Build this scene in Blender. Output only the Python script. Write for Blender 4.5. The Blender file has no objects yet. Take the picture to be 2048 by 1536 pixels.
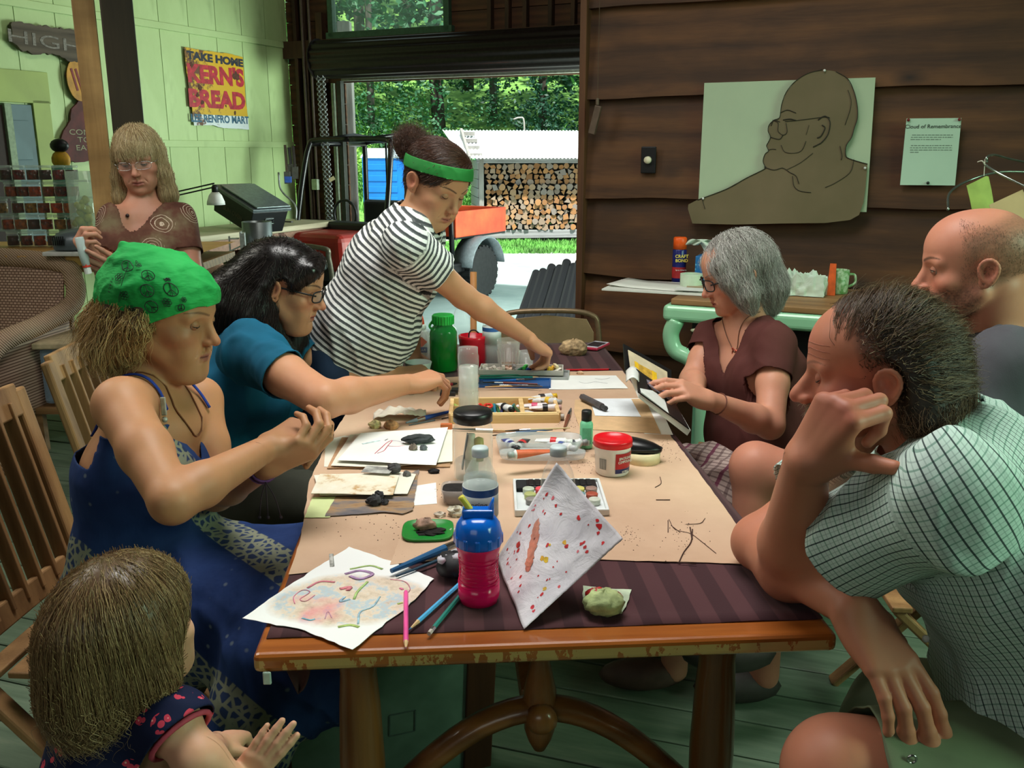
import bpy,bmesh,math,random
import numpy as np
from mathutils import Vector,Matrix,noise as mnoise
R_=random.Random(7)
SC=bpy.context.scene
COL=SC.collection
# ------------------------------------------------------------------ camera
FOC,PITCH,CAMH=1830.0,math.radians(14.3),1.45
cd=bpy.data.cameras.new('camera');cam=bpy.data.objects.new('camera',cd);COL.objects.link(cam)
cd.sensor_width=36;cd.lens=FOC/2048*36;cd.clip_start=.05;cd.clip_end=300
cam.location=(0,0,CAMH);cam.rotation_euler=(math.pi/2-PITCH,0,0);SC.camera=cam
SC.view_settings.view_transform='Standard';SC.view_settings.look='None'
SC.view_settings.gamma=1;SC.view_settings.use_curve_mapping=False
SC.view_settings.exposure=0.0
# ------------------------------------------------------------------ world, sun, barn openings, added wall fill
wd=bpy.data.worlds.new('sky');SC.world=wd;wd.use_nodes=True
_bg=wd.node_tree.nodes['Background'];_bg.inputs[0].default_value=(.62,.80,.78,1);_bg.inputs[1].default_value=1.5
def light(name,kind,loc,target,power,color,size=1.0,size_y=None,angle=None,spread=None):
    l=bpy.data.lights.new(name,kind);o=bpy.data.objects.new(name,l);COL.objects.link(o)
    l.energy=power;l.color=color;o.location=loc
    o.rotation_euler=(Vector(target)-Vector(loc)).to_track_quat('-Z','Y').to_euler()
    if kind=='AREA':
        l.shape='RECTANGLE';l.size=size;l.size_y=size_y or size
    if spread:l.spread=math.radians(spread)
    if angle is not None:l.angle=angle
    return o
light('sun','SUN',(4,6,20),(1.0,15.0,0),9.0,(1,.97,.9),angle=math.radians(1.5))
light('skylight_panel','AREA',(-.1,2.1,3.4),(0,2.1,.7),42,(1,.985,.94),1.0,1.6,spread=125)
light('side_opening','AREA',(3.6,.2,2.3),(.9,1.7,.9),46,(.62,1,.70),1.8,1.2,spread=120)
light('rear_opening','AREA',(-1.6,-2.4,2.6),(0,2.2,.9),20,(.95,1,.9),2.4,1.4)
light('left_opening','AREA',(-2.6,2.6,2.9),(-.3,2.0,1.0),30,(1,.96,.84),1.5,1.2)
light('doorway_daylight','AREA',(1.6,10.0,1.3),(-4.0,10.4,1.2),230,(.84,1,.90),1.6,1.6)
light('left_wall_fill','AREA',(-.6,6.6,4.9),(-4.6,8.6,1.4),72,(1,.96,.84),2.2,1.6)  # added fill lamp to brighten the green wall, no opening there
        # ------------------------------------------------------------------ projection helpers (pixel + depth or height -> place)
_F=np.array([0,math.cos(PITCH),-math.sin(PITCH)]);_U=np.array([0,math.sin(PITCH),math.cos(PITCH)])
def ray(x,y):return _F+np.array([(x-1024)/FOC,0,0])-(y-768)/FOC*_U
def W(x,y,z):return np.array([0,0,CAMH])+z*ray(x,y)
def T(x,y,h=.75):
    d=ray(x,y);return np.array([0,0,CAMH])+(h-CAMH)/d[2]*d
def V(*a):return np.array(a,float)
def nrm(v):v=np.asarray(v,float);return v/(np.linalg.norm(v)+1e-12)
def onplane(x,y,n,c):
    d=ray(x,y);o=np.array([0,0,CAMH]);return o+d*((c-np.dot(o,n))/np.dot(d,n))
    # ------------------------------------------------------------------ colours, materials
def lin(c):
    return tuple(((v/255)/12.92 if v<=10 else(((v/255)+.055)/1.055)**2.4)for v in c[:3])+(1.0,)
_M={}
class NT:
    def __init__(s,m):s.t=m.node_tree;s.n=s.t.nodes;s.l=s.t.links;s.b=s.n['Principled BSDF']
    def add(s,typ,**k):
        nd=s.n.new(typ)
        for a,v in k.items():
            if a.startswith('i_'):
                key=a[2:];nd.inputs[int(key)if key.isdigit()else key].default_value=v
            else:setattr(nd,a,v)
        return nd
    def link(s,a,b):s.l.new(a,b)
    def coord(s,which='Object',scale=(1,1,1),rot=(0,0,0),attr=None):
        mp=s.add('ShaderNodeMapping');mp.inputs['Scale'].default_value=scale;mp.inputs['Rotation'].default_value=rot
        if attr:a=s.add('ShaderNodeAttribute',attribute_name=attr);s.link(a.outputs['Vector'],mp.inputs[0])
        else:tc=s.add('ShaderNodeTexCoord');s.link(tc.outputs[which],mp.inputs[0])
        return mp.outputs[0]
    def noise(s,vec,scale=5,detail=4,rough=.55,dist=0):
        nd=s.add('ShaderNodeTexNoise');nd.inputs['Scale'].default_value=scale;nd.inputs['Detail'].default_value=detail
        nd.inputs['Roughness'].default_value=rough;nd.inputs['Distortion'].default_value=dist
        if vec is not None:s.link(vec,nd.inputs['Vector'])
        return nd.outputs['Fac']
    def ramp(s,fac,stops):
        r=s.add('ShaderNodeValToRGB');e=r.color_ramp.elements
        while len(e)<len(stops):e.new(.5)
        for el,(p,c)in zip(e,stops):el.position=p;el.color=lin(c)if max(c)>1 else tuple(c)+(1,)
        s.link(fac,r.inputs[0]);return r.outputs[0]
    def mix(s,fac,a,b,mode='MIX'):
        m=s.add('ShaderNodeMix',data_type='RGBA',blend_type=mode)
        for inp,v in((0,fac),(6,a),(7,b)):
            if hasattr(v,'is_output'):s.link(v,m.inputs[inp])
            elif inp==0:m.inputs[0].default_value=v
            else:m.inputs[inp].default_value=lin(v)
        return m.outputs[2]
    def math(s,op,a,b=None,c=None):
        m=s.add('ShaderNodeMath',operation=op)
        for i,v in enumerate((a,b,c)):
            if v is None:continue
            if hasattr(v,'is_output'):s.link(v,m.inputs[i])
            else:m.inputs[i].default_value=v
        return m.outputs[0]
    def bump(s,h,strength=.3,dist=.002):
        b=s.add('ShaderNodeBump');b.inputs['Strength'].default_value=strength;b.inputs['Distance'].default_value=dist
        s.link(h,b.inputs['Height'])
        if s.b.inputs['Normal'].is_linked:s.link(s.b.inputs['Normal'].links[0].from_socket,b.inputs['Normal'])
        s.link(b.outputs[0],s.b.inputs['Normal'])
    def color(s,out):s.link(out,s.b.inputs['Base Color'])
def newmat(name,c=(200,200,200),rough=.6,metal=0,spec=.5,trans=0,alpha=1,ior=1.45,coat=0,emit=None,es=1,sss=0):
    m=bpy.data.materials.new(name);m.use_nodes=True;t=NT(m);b=t.b.inputs
    b['Base Color'].default_value=lin(c);b['Roughness'].default_value=rough;b['Metallic'].default_value=metal
    b['Specular IOR Level'].default_value=spec;b['Transmission Weight'].default_value=trans;b['Alpha'].default_value=alpha
    b['IOR'].default_value=ior;b['Coat Weight'].default_value=coat
    if sss:b['Subsurface Weight'].default_value=sss;b['Subsurface Radius'].default_value=(.012,.005,.003);b['Subsurface Scale'].default_value=.5
    if emit:b['Emission Color'].default_value=lin(emit);b['Emission Strength'].default_value=es
    return m,t
def pm(c,rough=.55,var=.12,scale=30,bump=.15,metal=0,coat=0,spec=.5,stretch=(1,1,1),dist=.0015):
    """plain painted / moulded material with slight procedural mottling"""
    k=('pm',c,rough,var,scale,bump,metal,coat,spec,stretch)
    if k in _M:return _M[k]
    m,t=newmat('paint_%d_%d_%d'%c,c,rough,metal,spec,coat=coat)
    v=t.coord('Object',stretch);n=t.noise(v,scale,4)
    d=tuple(max(0,int(x*(1-var)))for x in c);l=tuple(min(255,int(x*(1+var*.6)))for x in c)
    t.color(t.ramp(n,[(.3,d),(.7,l)]))
    if bump:t.bump(n,bump,dist)
    _M[k]=m;return m
def wood(c1,c2,axis=0,scale=1.0,rough=.55,coat=0,knots=False):
    k=('wood',c1,c2,axis,scale,rough,coat,knots)
    if k in _M:return _M[k]
    m,t=newmat('wood_%d_%d_%d'%c1,c1,rough,coat=coat)
    st=[14*scale]*3;st[axis]=1.1*scale
    oi=t.add('ShaderNodeObjectInfo');v0=t.coord('Object',tuple(st))
    ad=t.add('ShaderNodeVectorMath',operation='ADD');sc=t.add('ShaderNodeVectorMath',operation='SCALE')
    cb=t.add('ShaderNodeCombineXYZ');
    for i in range(3):t.link(oi.outputs['Random'],cb.inputs[i])
    t.link(cb.outputs[0],sc.inputs[0]);sc.inputs['Scale'].default_value=37;t.link(v0,ad.inputs[0]);t.link(sc.outputs[0],ad.inputs[1]);v=ad.outputs[0]
    n=t.noise(v,2.2,6,.65,.6);n2=t.noise(v,9,3)
    w=t.add('ShaderNodeTexWave',wave_type='RINGS');w.inputs['Scale'].default_value=.35;w.inputs['Distortion'].default_value=5;w.inputs['Detail'].default_value=3;t.link(v,w.inputs[0])
    f=t.math('ADD',t.math('MULTIPLY',n,.6),t.math('MULTIPLY',w.outputs['Fac'],.25));f=t.math('ADD',f,t.math('MULTIPLY',n2,.15))
    col=t.ramp(f,[(.25,c1),(.75,c2)])
    if knots:
        vo=t.add('ShaderNodeTexVoronoi');vo.inputs['Scale'].default_value=1.0;sk=t.coord('Object',(1.7,3.2,3.2))
        ad2=t.add('ShaderNodeVectorMath',operation='ADD');t.link(sk,ad2.inputs[0]);t.link(sc.outputs[0],ad2.inputs[1]);t.link(ad2.outputs[0],vo.inputs['Vector'])
        kn=t.ramp(vo.outputs['Distance'],[(.0,(.0,.0,.0)),(.13,(1,1,1))])
        col=t.mix(kn,tuple(int(x*.38)for x in c1),col)
        big=t.noise(t.coord('Object',(1.1,1.1,2.6)),1.6,4)
        col=t.mix(t.ramp(big,[(.42,(0,0,0)),(.62,(.55,.55,.55))]),col,tuple(int(x*.6)for x in c1))
    r=t.mix(.22,col,(128,128,128))if False else col
    hsv=t.add('ShaderNodeHueSaturation');t.link(r,hsv.inputs['Color'])
    t.link(t.math('ADD',.84,t.math('MULTIPLY',oi.outputs['Random'],.32)),hsv.inputs['Value'])
    t.color(hsv.outputs[0]);t.bump(f,.35,.003);_M[k]=m;return m
def glass(c=(240,250,248),rough=.02,alpha=.25):
    """thin clear plastic or glass: mostly see-through, with real gloss"""
    k=('glass',c,rough,alpha)
    if k in _M:return _M[k]
    m,t=newmat('clear_%d_%d_%d'%c,c,rough,spec=.8)
    lw=t.add('ShaderNodeLayerWeight');lw.inputs[0].default_value=.35
    t.link(t.math('ADD',alpha,t.math('MULTIPLY',t.math('POWER',lw.outputs['Facing'],2.0),.38)),t.b.inputs['Alpha'])
    _M[k]=m;return m
def liquid(c,alpha=.5,rough=.05):
    k=('liq',c,alpha)
    if k in _M:return _M[k]
    m,t=newmat('tinted_%d_%d_%d'%c,c,rough,alpha=alpha,spec=.6);_M[k]=m;return m
def print_mat(name,base,painter,rough=.7):
    """flat print: painter(t, uv) returns a colour socket from object coordinates"""
    m,t=newmat(name,base,rough);t.color(painter(t));return m
    # ------------------------------------------------------------------ mesh helpers
def link(name,me,mat=None,parent=None,loc=None,rot=None,smooth=False):
    o=bpy.data.objects.new(name,me);COL.objects.link(o)
    if mat is not None:
        for m_ in(mat if isinstance(mat,(list,tuple))else[mat]):me.materials.append(m_)
    if parent is not None:o.parent=parent
    if loc is not None:o.location=loc
    if rot is not None:o.rotation_euler=rot
    if smooth:me.polygons.foreach_set('use_smooth',[True]*len(me.polygons))
    return o
def tag(o,label=None,cat=None,group=None,kind=None):
    if label:o['label']=label
    if cat:o['category']=cat
    if group:o['group']=group
    if kind:o['kind']=kind
    return o
def empty(name,loc=(0,0,0),rz=0,label=None,cat=None,group=None,rot=None,parent=None):
    o=bpy.data.objects.new(name,None);COL.objects.link(o);o.location=loc;o.rotation_euler=rot or(0,0,rz);o.empty_display_size=.05
    if parent:o.parent=parent
    return tag(o,label,cat,group)
class MB:
    """collects shapes, then builds one mesh object"""
    def __init__(s):s.v=[];s.f=[];s.mi=[];s.cur=0
    def add(s,vs,fs):
        n=len(s.v);s.v+=[tuple(map(float,v))for v in vs];s.f+=[tuple(i+n for i in f)for f in fs];s.mi+=[s.cur]*len(fs);return s
    def box(s,c,d,R=None,taper=1.0):
        c=np.array(c,float);vs=[]
        for z in(-1,1):
            k=taper if z>0 else 1
            for y in(-1,1):
                for x in(-1,1):
                    p=np.array([x*d[0]/2*k,y*d[1]/2*k,z*d[2]/2]);vs.append(c+(R@p if R is not None else p))
        return s.add(vs,[(0,2,3,1),(4,5,7,6),(0,1,5,4),(2,6,7,3),(0,4,6,2),(1,3,7,5)])
    def bar(s,a,b,w,h,up=(0,0,1)):
        a=np.array(a,float);b=np.array(b,float);z=nrm(b-a);x=np.cross(up,z)
        x=nrm(x)if np.linalg.norm(x)>1e-6 else V(1,0,0);y=np.cross(z,x)
        return s.box((a+b)/2,(w,h,np.linalg.norm(b-a)),np.stack([x,y,z],1))
    def tube(s,pts,r,n=8,cap=True,flat=1.0,closed=False,nrm0=None):
        pts=[np.array(p,float)for p in pts];m=len(pts)
        rs=r if isinstance(r,(list,tuple,np.ndarray))else[r]*m
        tg=[nrm(pts[(i+1)%m if closed else min(i+1,m-1)]-pts[(i-1)%m if closed else max(i-1,0)])for i in range(m)]
        ref=np.array(nrm0,float)if nrm0 is not None else(V(0,0,1)if abs(tg[0][2])<.9 else V(1,0,0))
        vs=[];x=nrm(np.cross(ref,tg[0]))
        for i in range(m):
            x=nrm(x-np.dot(x,tg[i])*tg[i]);y=np.cross(tg[i],x)
            for k in range(n):
                a=2*math.pi*k/n;vs.append(pts[i]+rs[i]*(math.cos(a)*x+math.sin(a)*y*flat))
        fs=[]
        for i in range(m if closed else m-1):
            j=(i+1)%m
            for k in range(n):fs.append((i*n+k,i*n+(k+1)%n,j*n+(k+1)%n,j*n+k))
        if cap and not closed:fs+=[tuple(range(n-1,-1,-1)),tuple((m-1)*n+k for k in range(n))]
        return s.add(vs,fs)
    def lathe(s,prof,n=24,c=(0,0,0),R=None,cap=True,sq=None):
        c=np.array(c,float);vs=[]
        for(r,z)in prof:
            for k in range(n):
                a=2*math.pi*k/n;q=1.0
                if sq:q=(abs(math.cos(a))**sq+abs(math.sin(a))**sq)**(-1/sq)
                p=np.array([r*q*math.cos(a),r*q*math.sin(a),z]);vs.append(c+(R@p if R is not None else p))
        fs=[]
        for i in range(len(prof)-1):
            for k in range(n):fs.append((i*n+k,i*n+(k+1)%n,(i+1)*n+(k+1)%n,(i+1)*n+k))
        if cap:
            if prof[0][0]>1e-6:fs.append(tuple(range(n-1,-1,-1)))
            if prof[-1][0]>1e-6:fs.append(tuple((len(prof)-1)*n+k for k in range(n)))
        return s.add(vs,fs)
    def grid(s,fn,nu,nv,closed_u=False):
        vs=[fn(i/(nu if closed_u else nu-1),j/(nv-1))for j in range(nv)for i in range(nu)]
        fs=[]
        for j in range(nv-1):
            for i in range(nu if closed_u else nu-1):
                k=(i+1)%nu;fs.append((j*nu+i,j*nu+k,(j+1)*nu+k,(j+1)*nu+i))
        return s.add(vs,fs)
    def prism(s,poly,z0,z1,R=None,c=(0,0,0)):
        n=len(poly);c=np.array(c,float);vs=[]
        for z in(z0,z1):
            for p in poly:
                q=np.array([p[0],p[1],z],float);vs.append(c+(R@q if R is not None else q))
        return s.add(vs,[tuple(range(n-1,-1,-1)),tuple(range(n,2*n))]+[(i,(i+1)%n,n+(i+1)%n,n+i)for i in range(n)])
    def ball(s,c,r,n=12,m=8,jit=0,seed=0,R=None):
        rr=random.Random(seed);r=(r,r,r)if not hasattr(r,'__len__')else r;vs=[]
        c=np.array(c,float)
        for j in range(m+1):
            for i in range(n):
                th=math.pi*j/m;ph=2*math.pi*i/n;q=1+rr.uniform(-jit,jit)
                p=V(r[0]*q*math.sin(th)*math.cos(ph),r[1]*q*math.sin(th)*math.sin(ph),-r[2]*q*math.cos(th));vs.append(c+(R@p if R is not None else p))
        return s.add(vs,[(j*n+i,j*n+(i+1)%n,(j+1)*n+(i+1)%n,(j+1)*n+i)for j in range(m)for i in range(n)])
    def mesh(s,name='m'):
        me=bpy.data.meshes.new(name);me.from_pydata(s.v,[],s.f);me.update();me.validate();return me
    def build(s,name,mat=None,parent=None,loc=None,rot=None,smooth=False,bevel=0,seg=2,solid=0,sub=0,merge=True,auto=None):
        me=bpy.data.meshes.new(name);me.from_pydata(s.v,[],s.f)
        me.polygons.foreach_set('material_index',s.mi)
        bm=bmesh.new();bm.from_mesh(me)
        if merge:bmesh.ops.remove_doubles(bm,verts=bm.verts,dist=1e-6)
        bmesh.ops.recalc_face_normals(bm,faces=bm.faces);bm.to_mesh(me);bm.free()
        o=link(name,me,mat,parent,loc,rot,smooth)
        if solid:md=o.modifiers.new('thick','SOLIDIFY');md.thickness=solid;md.offset=0
        if bevel:md=o.modifiers.new('edge','BEVEL');md.width=bevel;md.segments=seg;md.limit_method='ANGLE';md.angle_limit=.6
        if sub:md=o.modifiers.new('sub','SUBSURF');md.levels=sub;md.render_levels=sub
        return o
def copy_tree(o,parent=None,mats=None):
    c=o.copy();COL.objects.link(c)
    if parent is not None:c.parent=parent
    for ch in list(o.children):copy_tree(ch,c)
    return c
def rotz(a):c,s=math.cos(a),math.sin(a);return np.array([[c,-s,0],[s,c,0],[0,0,1.]])
def rotx(a):c,s=math.cos(a),math.sin(a);return np.array([[1.,0,0],[0,c,-s],[0,s,c]])
def roty(a):c,s=math.cos(a),math.sin(a);return np.array([[c,0,s],[0,1.,0],[-s,0,c]])
def frame_from(y,up=(0,0,1)):
    y=nrm(y);x=nrm(np.cross(y,up));return np.stack([x,y,np.cross(x,y)],1)
def spline(pts,n=8):
    """Catmull-Rom through pts"""
    P=[np.array(p,float)for p in pts];P=[2*P[0]-P[1]]+P+[2*P[-1]-P[-2]];out=[]
    for i in range(1,len(P)-2):
        for k in range(n):
            t=k/n;a,b,c,d=P[i-1:i+3]
            out.append(.5*((2*b)+(c-a)*t+(2*a-5*b+4*c-d)*t*t+(3*b-a-3*c+d)*t**3))
    out.append(P[-2]);return out
def text(body,size,name,mat,parent,loc,rot,extrude=.0004,align='CENTER',xs=1.0,bold=0.0):
    cu=bpy.data.curves.new(name,'FONT');cu.body=body;cu.size=size;cu.extrude=extrude;cu.align_x=align;cu.align_y='CENTER';cu.offset=bold;cu.resolution_u=3
    tmp=bpy.data.objects.new(name,cu);me=bpy.data.meshes.new_from_object(tmp);bpy.data.objects.remove(tmp);bpy.data.curves.remove(cu)
    o=link(name,me,None);me.materials.clear();me.materials.append(mat)
    o.parent=parent;o.location=loc
    if isinstance(rot,np.ndarray):o.rotation_euler=Matrix(rot.tolist()).to_euler()
    else:o.rotation_euler=rot
    o.scale=(xs,1,1);return o
    # ------------------------------------------------------------------ implicit-surface modelling (bodies, heads, hands, cloth)
def _len(*a):return np.sqrt(sum(x*x for x in a)+1e-14)
class Fr:
    """local frame: origin, axes (columns), scale"""
    def __init__(s,o,R=None,k=1.0):s.o=np.array(o,float);s.R=np.eye(3)if R is None else np.array(R,float);s.k=k
    def __call__(s,*p):return s.o+s.R@(np.array(p,float)*s.k)
    def d(s,*p):return s.R@np.array(p,float)
    def inv(s,P):return((P-s.o)@s.R)/s.k
class SDF:
    def __init__(s):s.P=[];s.frames={}
    def _a(s,op,fn,lo,hi,k,fr):s.P.append((op,fn,np.array(lo),np.array(hi),k,fr));return s
    def cone(s,a,b,ra,rb=None,k=.02,op='u',fr=None):
        a=np.array(a,float);b=np.array(b,float);rb=ra if rb is None else rb;ba=b-a;L=float(ba@ba)+1e-12;rm=max(ra,rb)
        def fn(X,Y,Z):
            t=np.clip(((X-a[0])*ba[0]+(Y-a[1])*ba[1]+(Z-a[2])*ba[2])/L,0,1)
            return _len(X-a[0]-t*ba[0],Y-a[1]-t*ba[1],Z-a[2]-t*ba[2])-(ra+(rb-ra)*t)
        return s._a(op,fn,np.minimum(a,b)-rm,np.maximum(a,b)+rm,k,fr)
    def chain(s,pts,rs,k=.01,op='u',fr=None,kk=None):
        for i in range(len(pts)-1):s.cone(pts[i],pts[i+1],rs[i],rs[i+1],(kk if kk is not None and i else k),op,fr)
        return s
    def ell(s,c,r,R=None,k=.02,op='u',fr=None):
        c=np.array(c,float);R=np.eye(3)if R is None else np.array(R);r=np.array(r,float);rm=float(r.max())
        def fn(X,Y,Z):
            x,y,z=X-c[0],Y-c[1],Z-c[2]
            u=R[0,0]*x+R[1,0]*y+R[2,0]*z;v=R[0,1]*x+R[1,1]*y+R[2,1]*z;w=R[0,2]*x+R[1,2]*y+R[2,2]*z
            k0=_len(u/r[0],v/r[1],w/r[2]);k1=_len(u/r[0]**2,v/r[1]**2,w/r[2]**2)
            return k0*(k0-1)/k1
        return s._a(op,fn,c-rm,c+rm,k,fr)
    def slab(s,a,b,wa,wb,side,k=.03,op='u',fr=None):
        """elliptic limb/torso segment from a to b; w=(half width along side, half depth)"""
        a=np.array(a,float);b=np.array(b,float);ax=b-a;L=float(ax@ax)+1e-12;z=ax/math.sqrt(L)
        sd=np.array(side,float);sd=nrm(sd-(sd@z)*z);dp=np.cross(z,sd);rm=max(*wa,*wb)
        def fn(X,Y,Z):
            x,y,w_=X-a[0],Y-a[1],Z-a[2]
            t=np.clip((x*ax[0]+y*ax[1]+w_*ax[2])/L,0,1);x=x-t*ax[0];y=y-t*ax[1];w_=w_-t*ax[2]
            u=x*sd[0]+y*sd[1]+w_*sd[2];v=x*dp[0]+y*dp[1]+w_*dp[2];q=x*z[0]+y*z[1]+w_*z[2]
            ru=wa[0]+(wb[0]-wa[0])*t;rv=wa[1]+(wb[1]-wa[1])*t;rq=np.minimum(ru,rv)
            k0=_len(u/ru,v/rv,q/rq);k1=_len(u/ru**2,v/rv**2,q/rq**2)
            return k0*(k0-1)/k1
        return s._a(op,fn,np.minimum(a,b)-rm,np.maximum(a,b)+rm,k,fr)
    def _comb(s,op,F,d,k):
        if op=='u':
            h=np.maximum(k-np.abs(F-d),0)/k;return np.minimum(F,d)-h*h*k*.25
        h=np.maximum(k-np.abs(F+d),0)/k;return np.maximum(F,-d)+h*h*k*.25
    def grid(s,lo,hi,h):
        lo=np.array(lo,float);n=np.ceil((np.array(hi)-lo)/h).astype(int)+1
        F=np.full(n,.06,np.float32)
        for op,fn,pl,ph,k,fr in s.P:
            m=k+2.5*h
            i0=np.clip(np.floor((pl-m-lo)/h).astype(int),0,n);i1=np.clip(np.ceil((ph+m-lo)/h).astype(int)+1,0,n)
            if(i1<=i0).any():continue
            X=(lo[0]+h*np.arange(i0[0],i1[0],dtype=np.float32)).astype(np.float32)[:,None,None]
            Y=(lo[1]+h*np.arange(i0[1],i1[1],dtype=np.float32)).astype(np.float32)[None,:,None]
            Z=(lo[2]+h*np.arange(i0[2],i1[2],dtype=np.float32)).astype(np.float32)[None,None,:]
            sl=tuple(slice(a,b)for a,b in zip(i0,i1))
            F[sl]=s._comb(op,F[sl],fn(X,Y,Z).astype(np.float32),k)
        return F,lo
    def at(s,P):
        X,Y,Z=P[:,0],P[:,1],P[:,2];F=np.full(len(P),.5)
        for op,fn,pl,ph,k,fr in s.P:F=s._comb(op,F,fn(X,Y,Z),k)
        return F
    def grad(s,P,e=.0015):
        g=np.stack([s.at(P+np.eye(3)[i]*e)-s.at(P-np.eye(3)[i]*e)for i in range(3)],1)
        return g/(np.linalg.norm(g,axis=1,keepdims=True)+1e-9)
    def bounds(s,tagf=None):
        lo=np.min([p[2]for p in s.P if p[0]=='u'],0);hi=np.max([p[3]for p in s.P if p[0]=='u'],0);return lo-.02,hi+.02
def surface_nets(F,lo,h):
    S=F<0;n=F.shape
    c=[S[i:n[0]-1+i,j:n[1]-1+j,k:n[2]-1+k]for i in(0,1)for j in(0,1)for k in(0,1)]
    allin=c[0].copy();anyin=c[0].copy()
    for q in c[1:]:allin&=q;anyin|=q
    act=anyin&~allin;I=np.argwhere(act)
    if len(I)==0:return np.zeros((0,3)),[]
    idx=np.full(act.shape,-1,np.int64);idx[act]=np.arange(len(I))
    acc=np.zeros((len(I),3));cnt=np.zeros(len(I))
    offs=[(i,j,k)for i in(0,1)for j in(0,1)for k in(0,1)]
    val={o:F[I[:,0]+o[0],I[:,1]+o[1],I[:,2]+o[2]].astype(float)for o in offs}
    for a in offs:
        for ax in range(3):
            if a[ax]:continue
            b=list(a);b[ax]=1;b=tuple(b);va,vb=val[a],val[b];m=(va<0)!=(vb<0)
            t=np.where(m,va/np.where(np.abs(va-vb)<1e-12,1,va-vb),0)
            p=np.array(a,float)[None].repeat(len(I),0);p[:,ax]+=t;acc[m]+=p[m];cnt[m]+=1
    verts=np.array(lo)+h*(I+acc/cnt[:,None]);faces=[]
    for ax in range(3):
        sl0=[slice(None)]*3;sl1=[slice(None)]*3;sl0[ax]=slice(0,-1);sl1[ax]=slice(1,None)
        A,B=S[tuple(sl0)],S[tuple(sl1)];E=np.argwhere(A!=B);u,v=(ax+1)%3,(ax+2)%3
        ok=(E[:,u]>0)&(E[:,v]>0)&(E[:,u]<n[u]-1)&(E[:,v]<n[v]-1);E=E[ok]
        ins=A[tuple(E.T)]
        def g(du,dv):
            q=E.copy();q[:,u]-=du;q[:,v]-=dv;return idx[tuple(q.T)]
        f=np.stack([g(0,0),g(1,0),g(1,1),g(0,1)],1)
        f[~ins]=f[~ins][:,::-1];faces.append(f)
    return verts,np.concatenate(faces)
def nets(sdf,h,lo=None,hi=None):
    a,b=sdf.bounds();lo=a if lo is None else np.array(lo);hi=b if hi is None else np.array(hi)
    F,l=sdf.grid(lo,hi,h);return surface_nets(F,l,h)
def smooth_mesh(v,f,it=2,lam=.5,mask=None):
    e=np.concatenate([f[:,[0,1]],f[:,[1,2]],f[:,[2,3]],f[:,[3,0]]]);e=np.concatenate([e,e[:,::-1]])
    cnt=np.bincount(e[:,0],minlength=len(v)).astype(float)[:,None]+1e-9
    for _ in range(it):
        s_=np.stack([np.bincount(e[:,0],weights=v[e[:,1],k],minlength=len(v))for k in range(3)],1)/cnt
        d=lam*(s_-v);v=v+(d if mask is None else d*mask[:,None])
    return v
def vnormals(v,f):
    n=np.cross(v[f[:,2]]-v[f[:,0]],v[f[:,3]]-v[f[:,1]]);N=np.zeros_like(v)
    for k in range(4):np.add.at(N,f[:,k],n)
    return N/(np.linalg.norm(N,axis=1,keepdims=True)+1e-12)
def drop_faces(v,f,keep):
    f=f[keep];used=np.unique(f);m=np.full(len(v),-1);m[used]=np.arange(len(used));return v[used],m[f]
def cut(v,f,fn,snap=True):
    """remove the part of the surface where fn(p)<0 and pull the rim onto fn=0"""
    c=fn(v);keep=(c[f]>0).any(1)
    v,f=drop_faces(v,f,keep)
    for _ in range(4):
        c=fn(v);m=c<0
        if not m.any():break
        P=v[m];e=1e-4;g=np.stack([fn(P+np.eye(3)[i]*e)-fn(P-np.eye(3)[i]*e)for i in range(3)],1)/(2*e)
        v[m]=P-(c[m]/((g**2).sum(1)+1e-9))[:,None]*g
    return v,f
def to_obj(name,v,f,mat,parent=None,attrs=None,solid=0,smooth=True,sub=0,off=1):
    me=bpy.data.meshes.new(name);f=np.asarray(f)
    me.vertices.add(len(v));me.vertices.foreach_set('co',np.asarray(v,np.float32).ravel())
    k=f.shape[1];me.loops.add(f.size);me.polygons.add(len(f))
    me.polygons.foreach_set('loop_start',np.arange(len(f),dtype=np.int32)*k);me.loops.foreach_set('vertex_index',f.ravel().astype(np.int32))
    me.update(calc_edges=True);me.validate()
    for an,a in(attrs or{}).items():
        a=np.asarray(a,np.float32)
        if an=='skin_color':
            at=me.attributes.new(an,'FLOAT_COLOR','POINT');at.data.foreach_set('color',np.concatenate([a,np.ones((len(a),1),np.float32)],1).ravel())
        elif a.ndim==1:at=me.attributes.new(an,'FLOAT','POINT');at.data.foreach_set('value',a)
        else:at=me.attributes.new(an,'FLOAT_VECTOR','POINT');at.data.foreach_set('vector',a.ravel())
    o=link(name,me,mat,parent,smooth=smooth)
    if solid:md=o.modifiers.new('thick','SOLIDIFY');md.thickness=solid;md.offset=-1 if off<0 else off*1.0
    if sub:md=o.modifiers.new('sub','SUBSURF');md.levels=sub;md.render_levels=sub
    return o
def fnoise(P,scale,seed=0,octs=2):
    out=np.zeros(len(P));r=np.random.RandomState(seed)
    for o in range(octs):
        for _ in range(4):
            k=r.normal(size=3);k=k/np.linalg.norm(k)*scale*2**o*r.uniform(.7,1.4);w=r.normal(size=3)*scale*.6;ph=r.uniform(0,6.28,2)
            out+=np.sin(P@k+ph[0]+1.3*np.sin(P@w+ph[1]))/(4*2**o)
    return out
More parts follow.
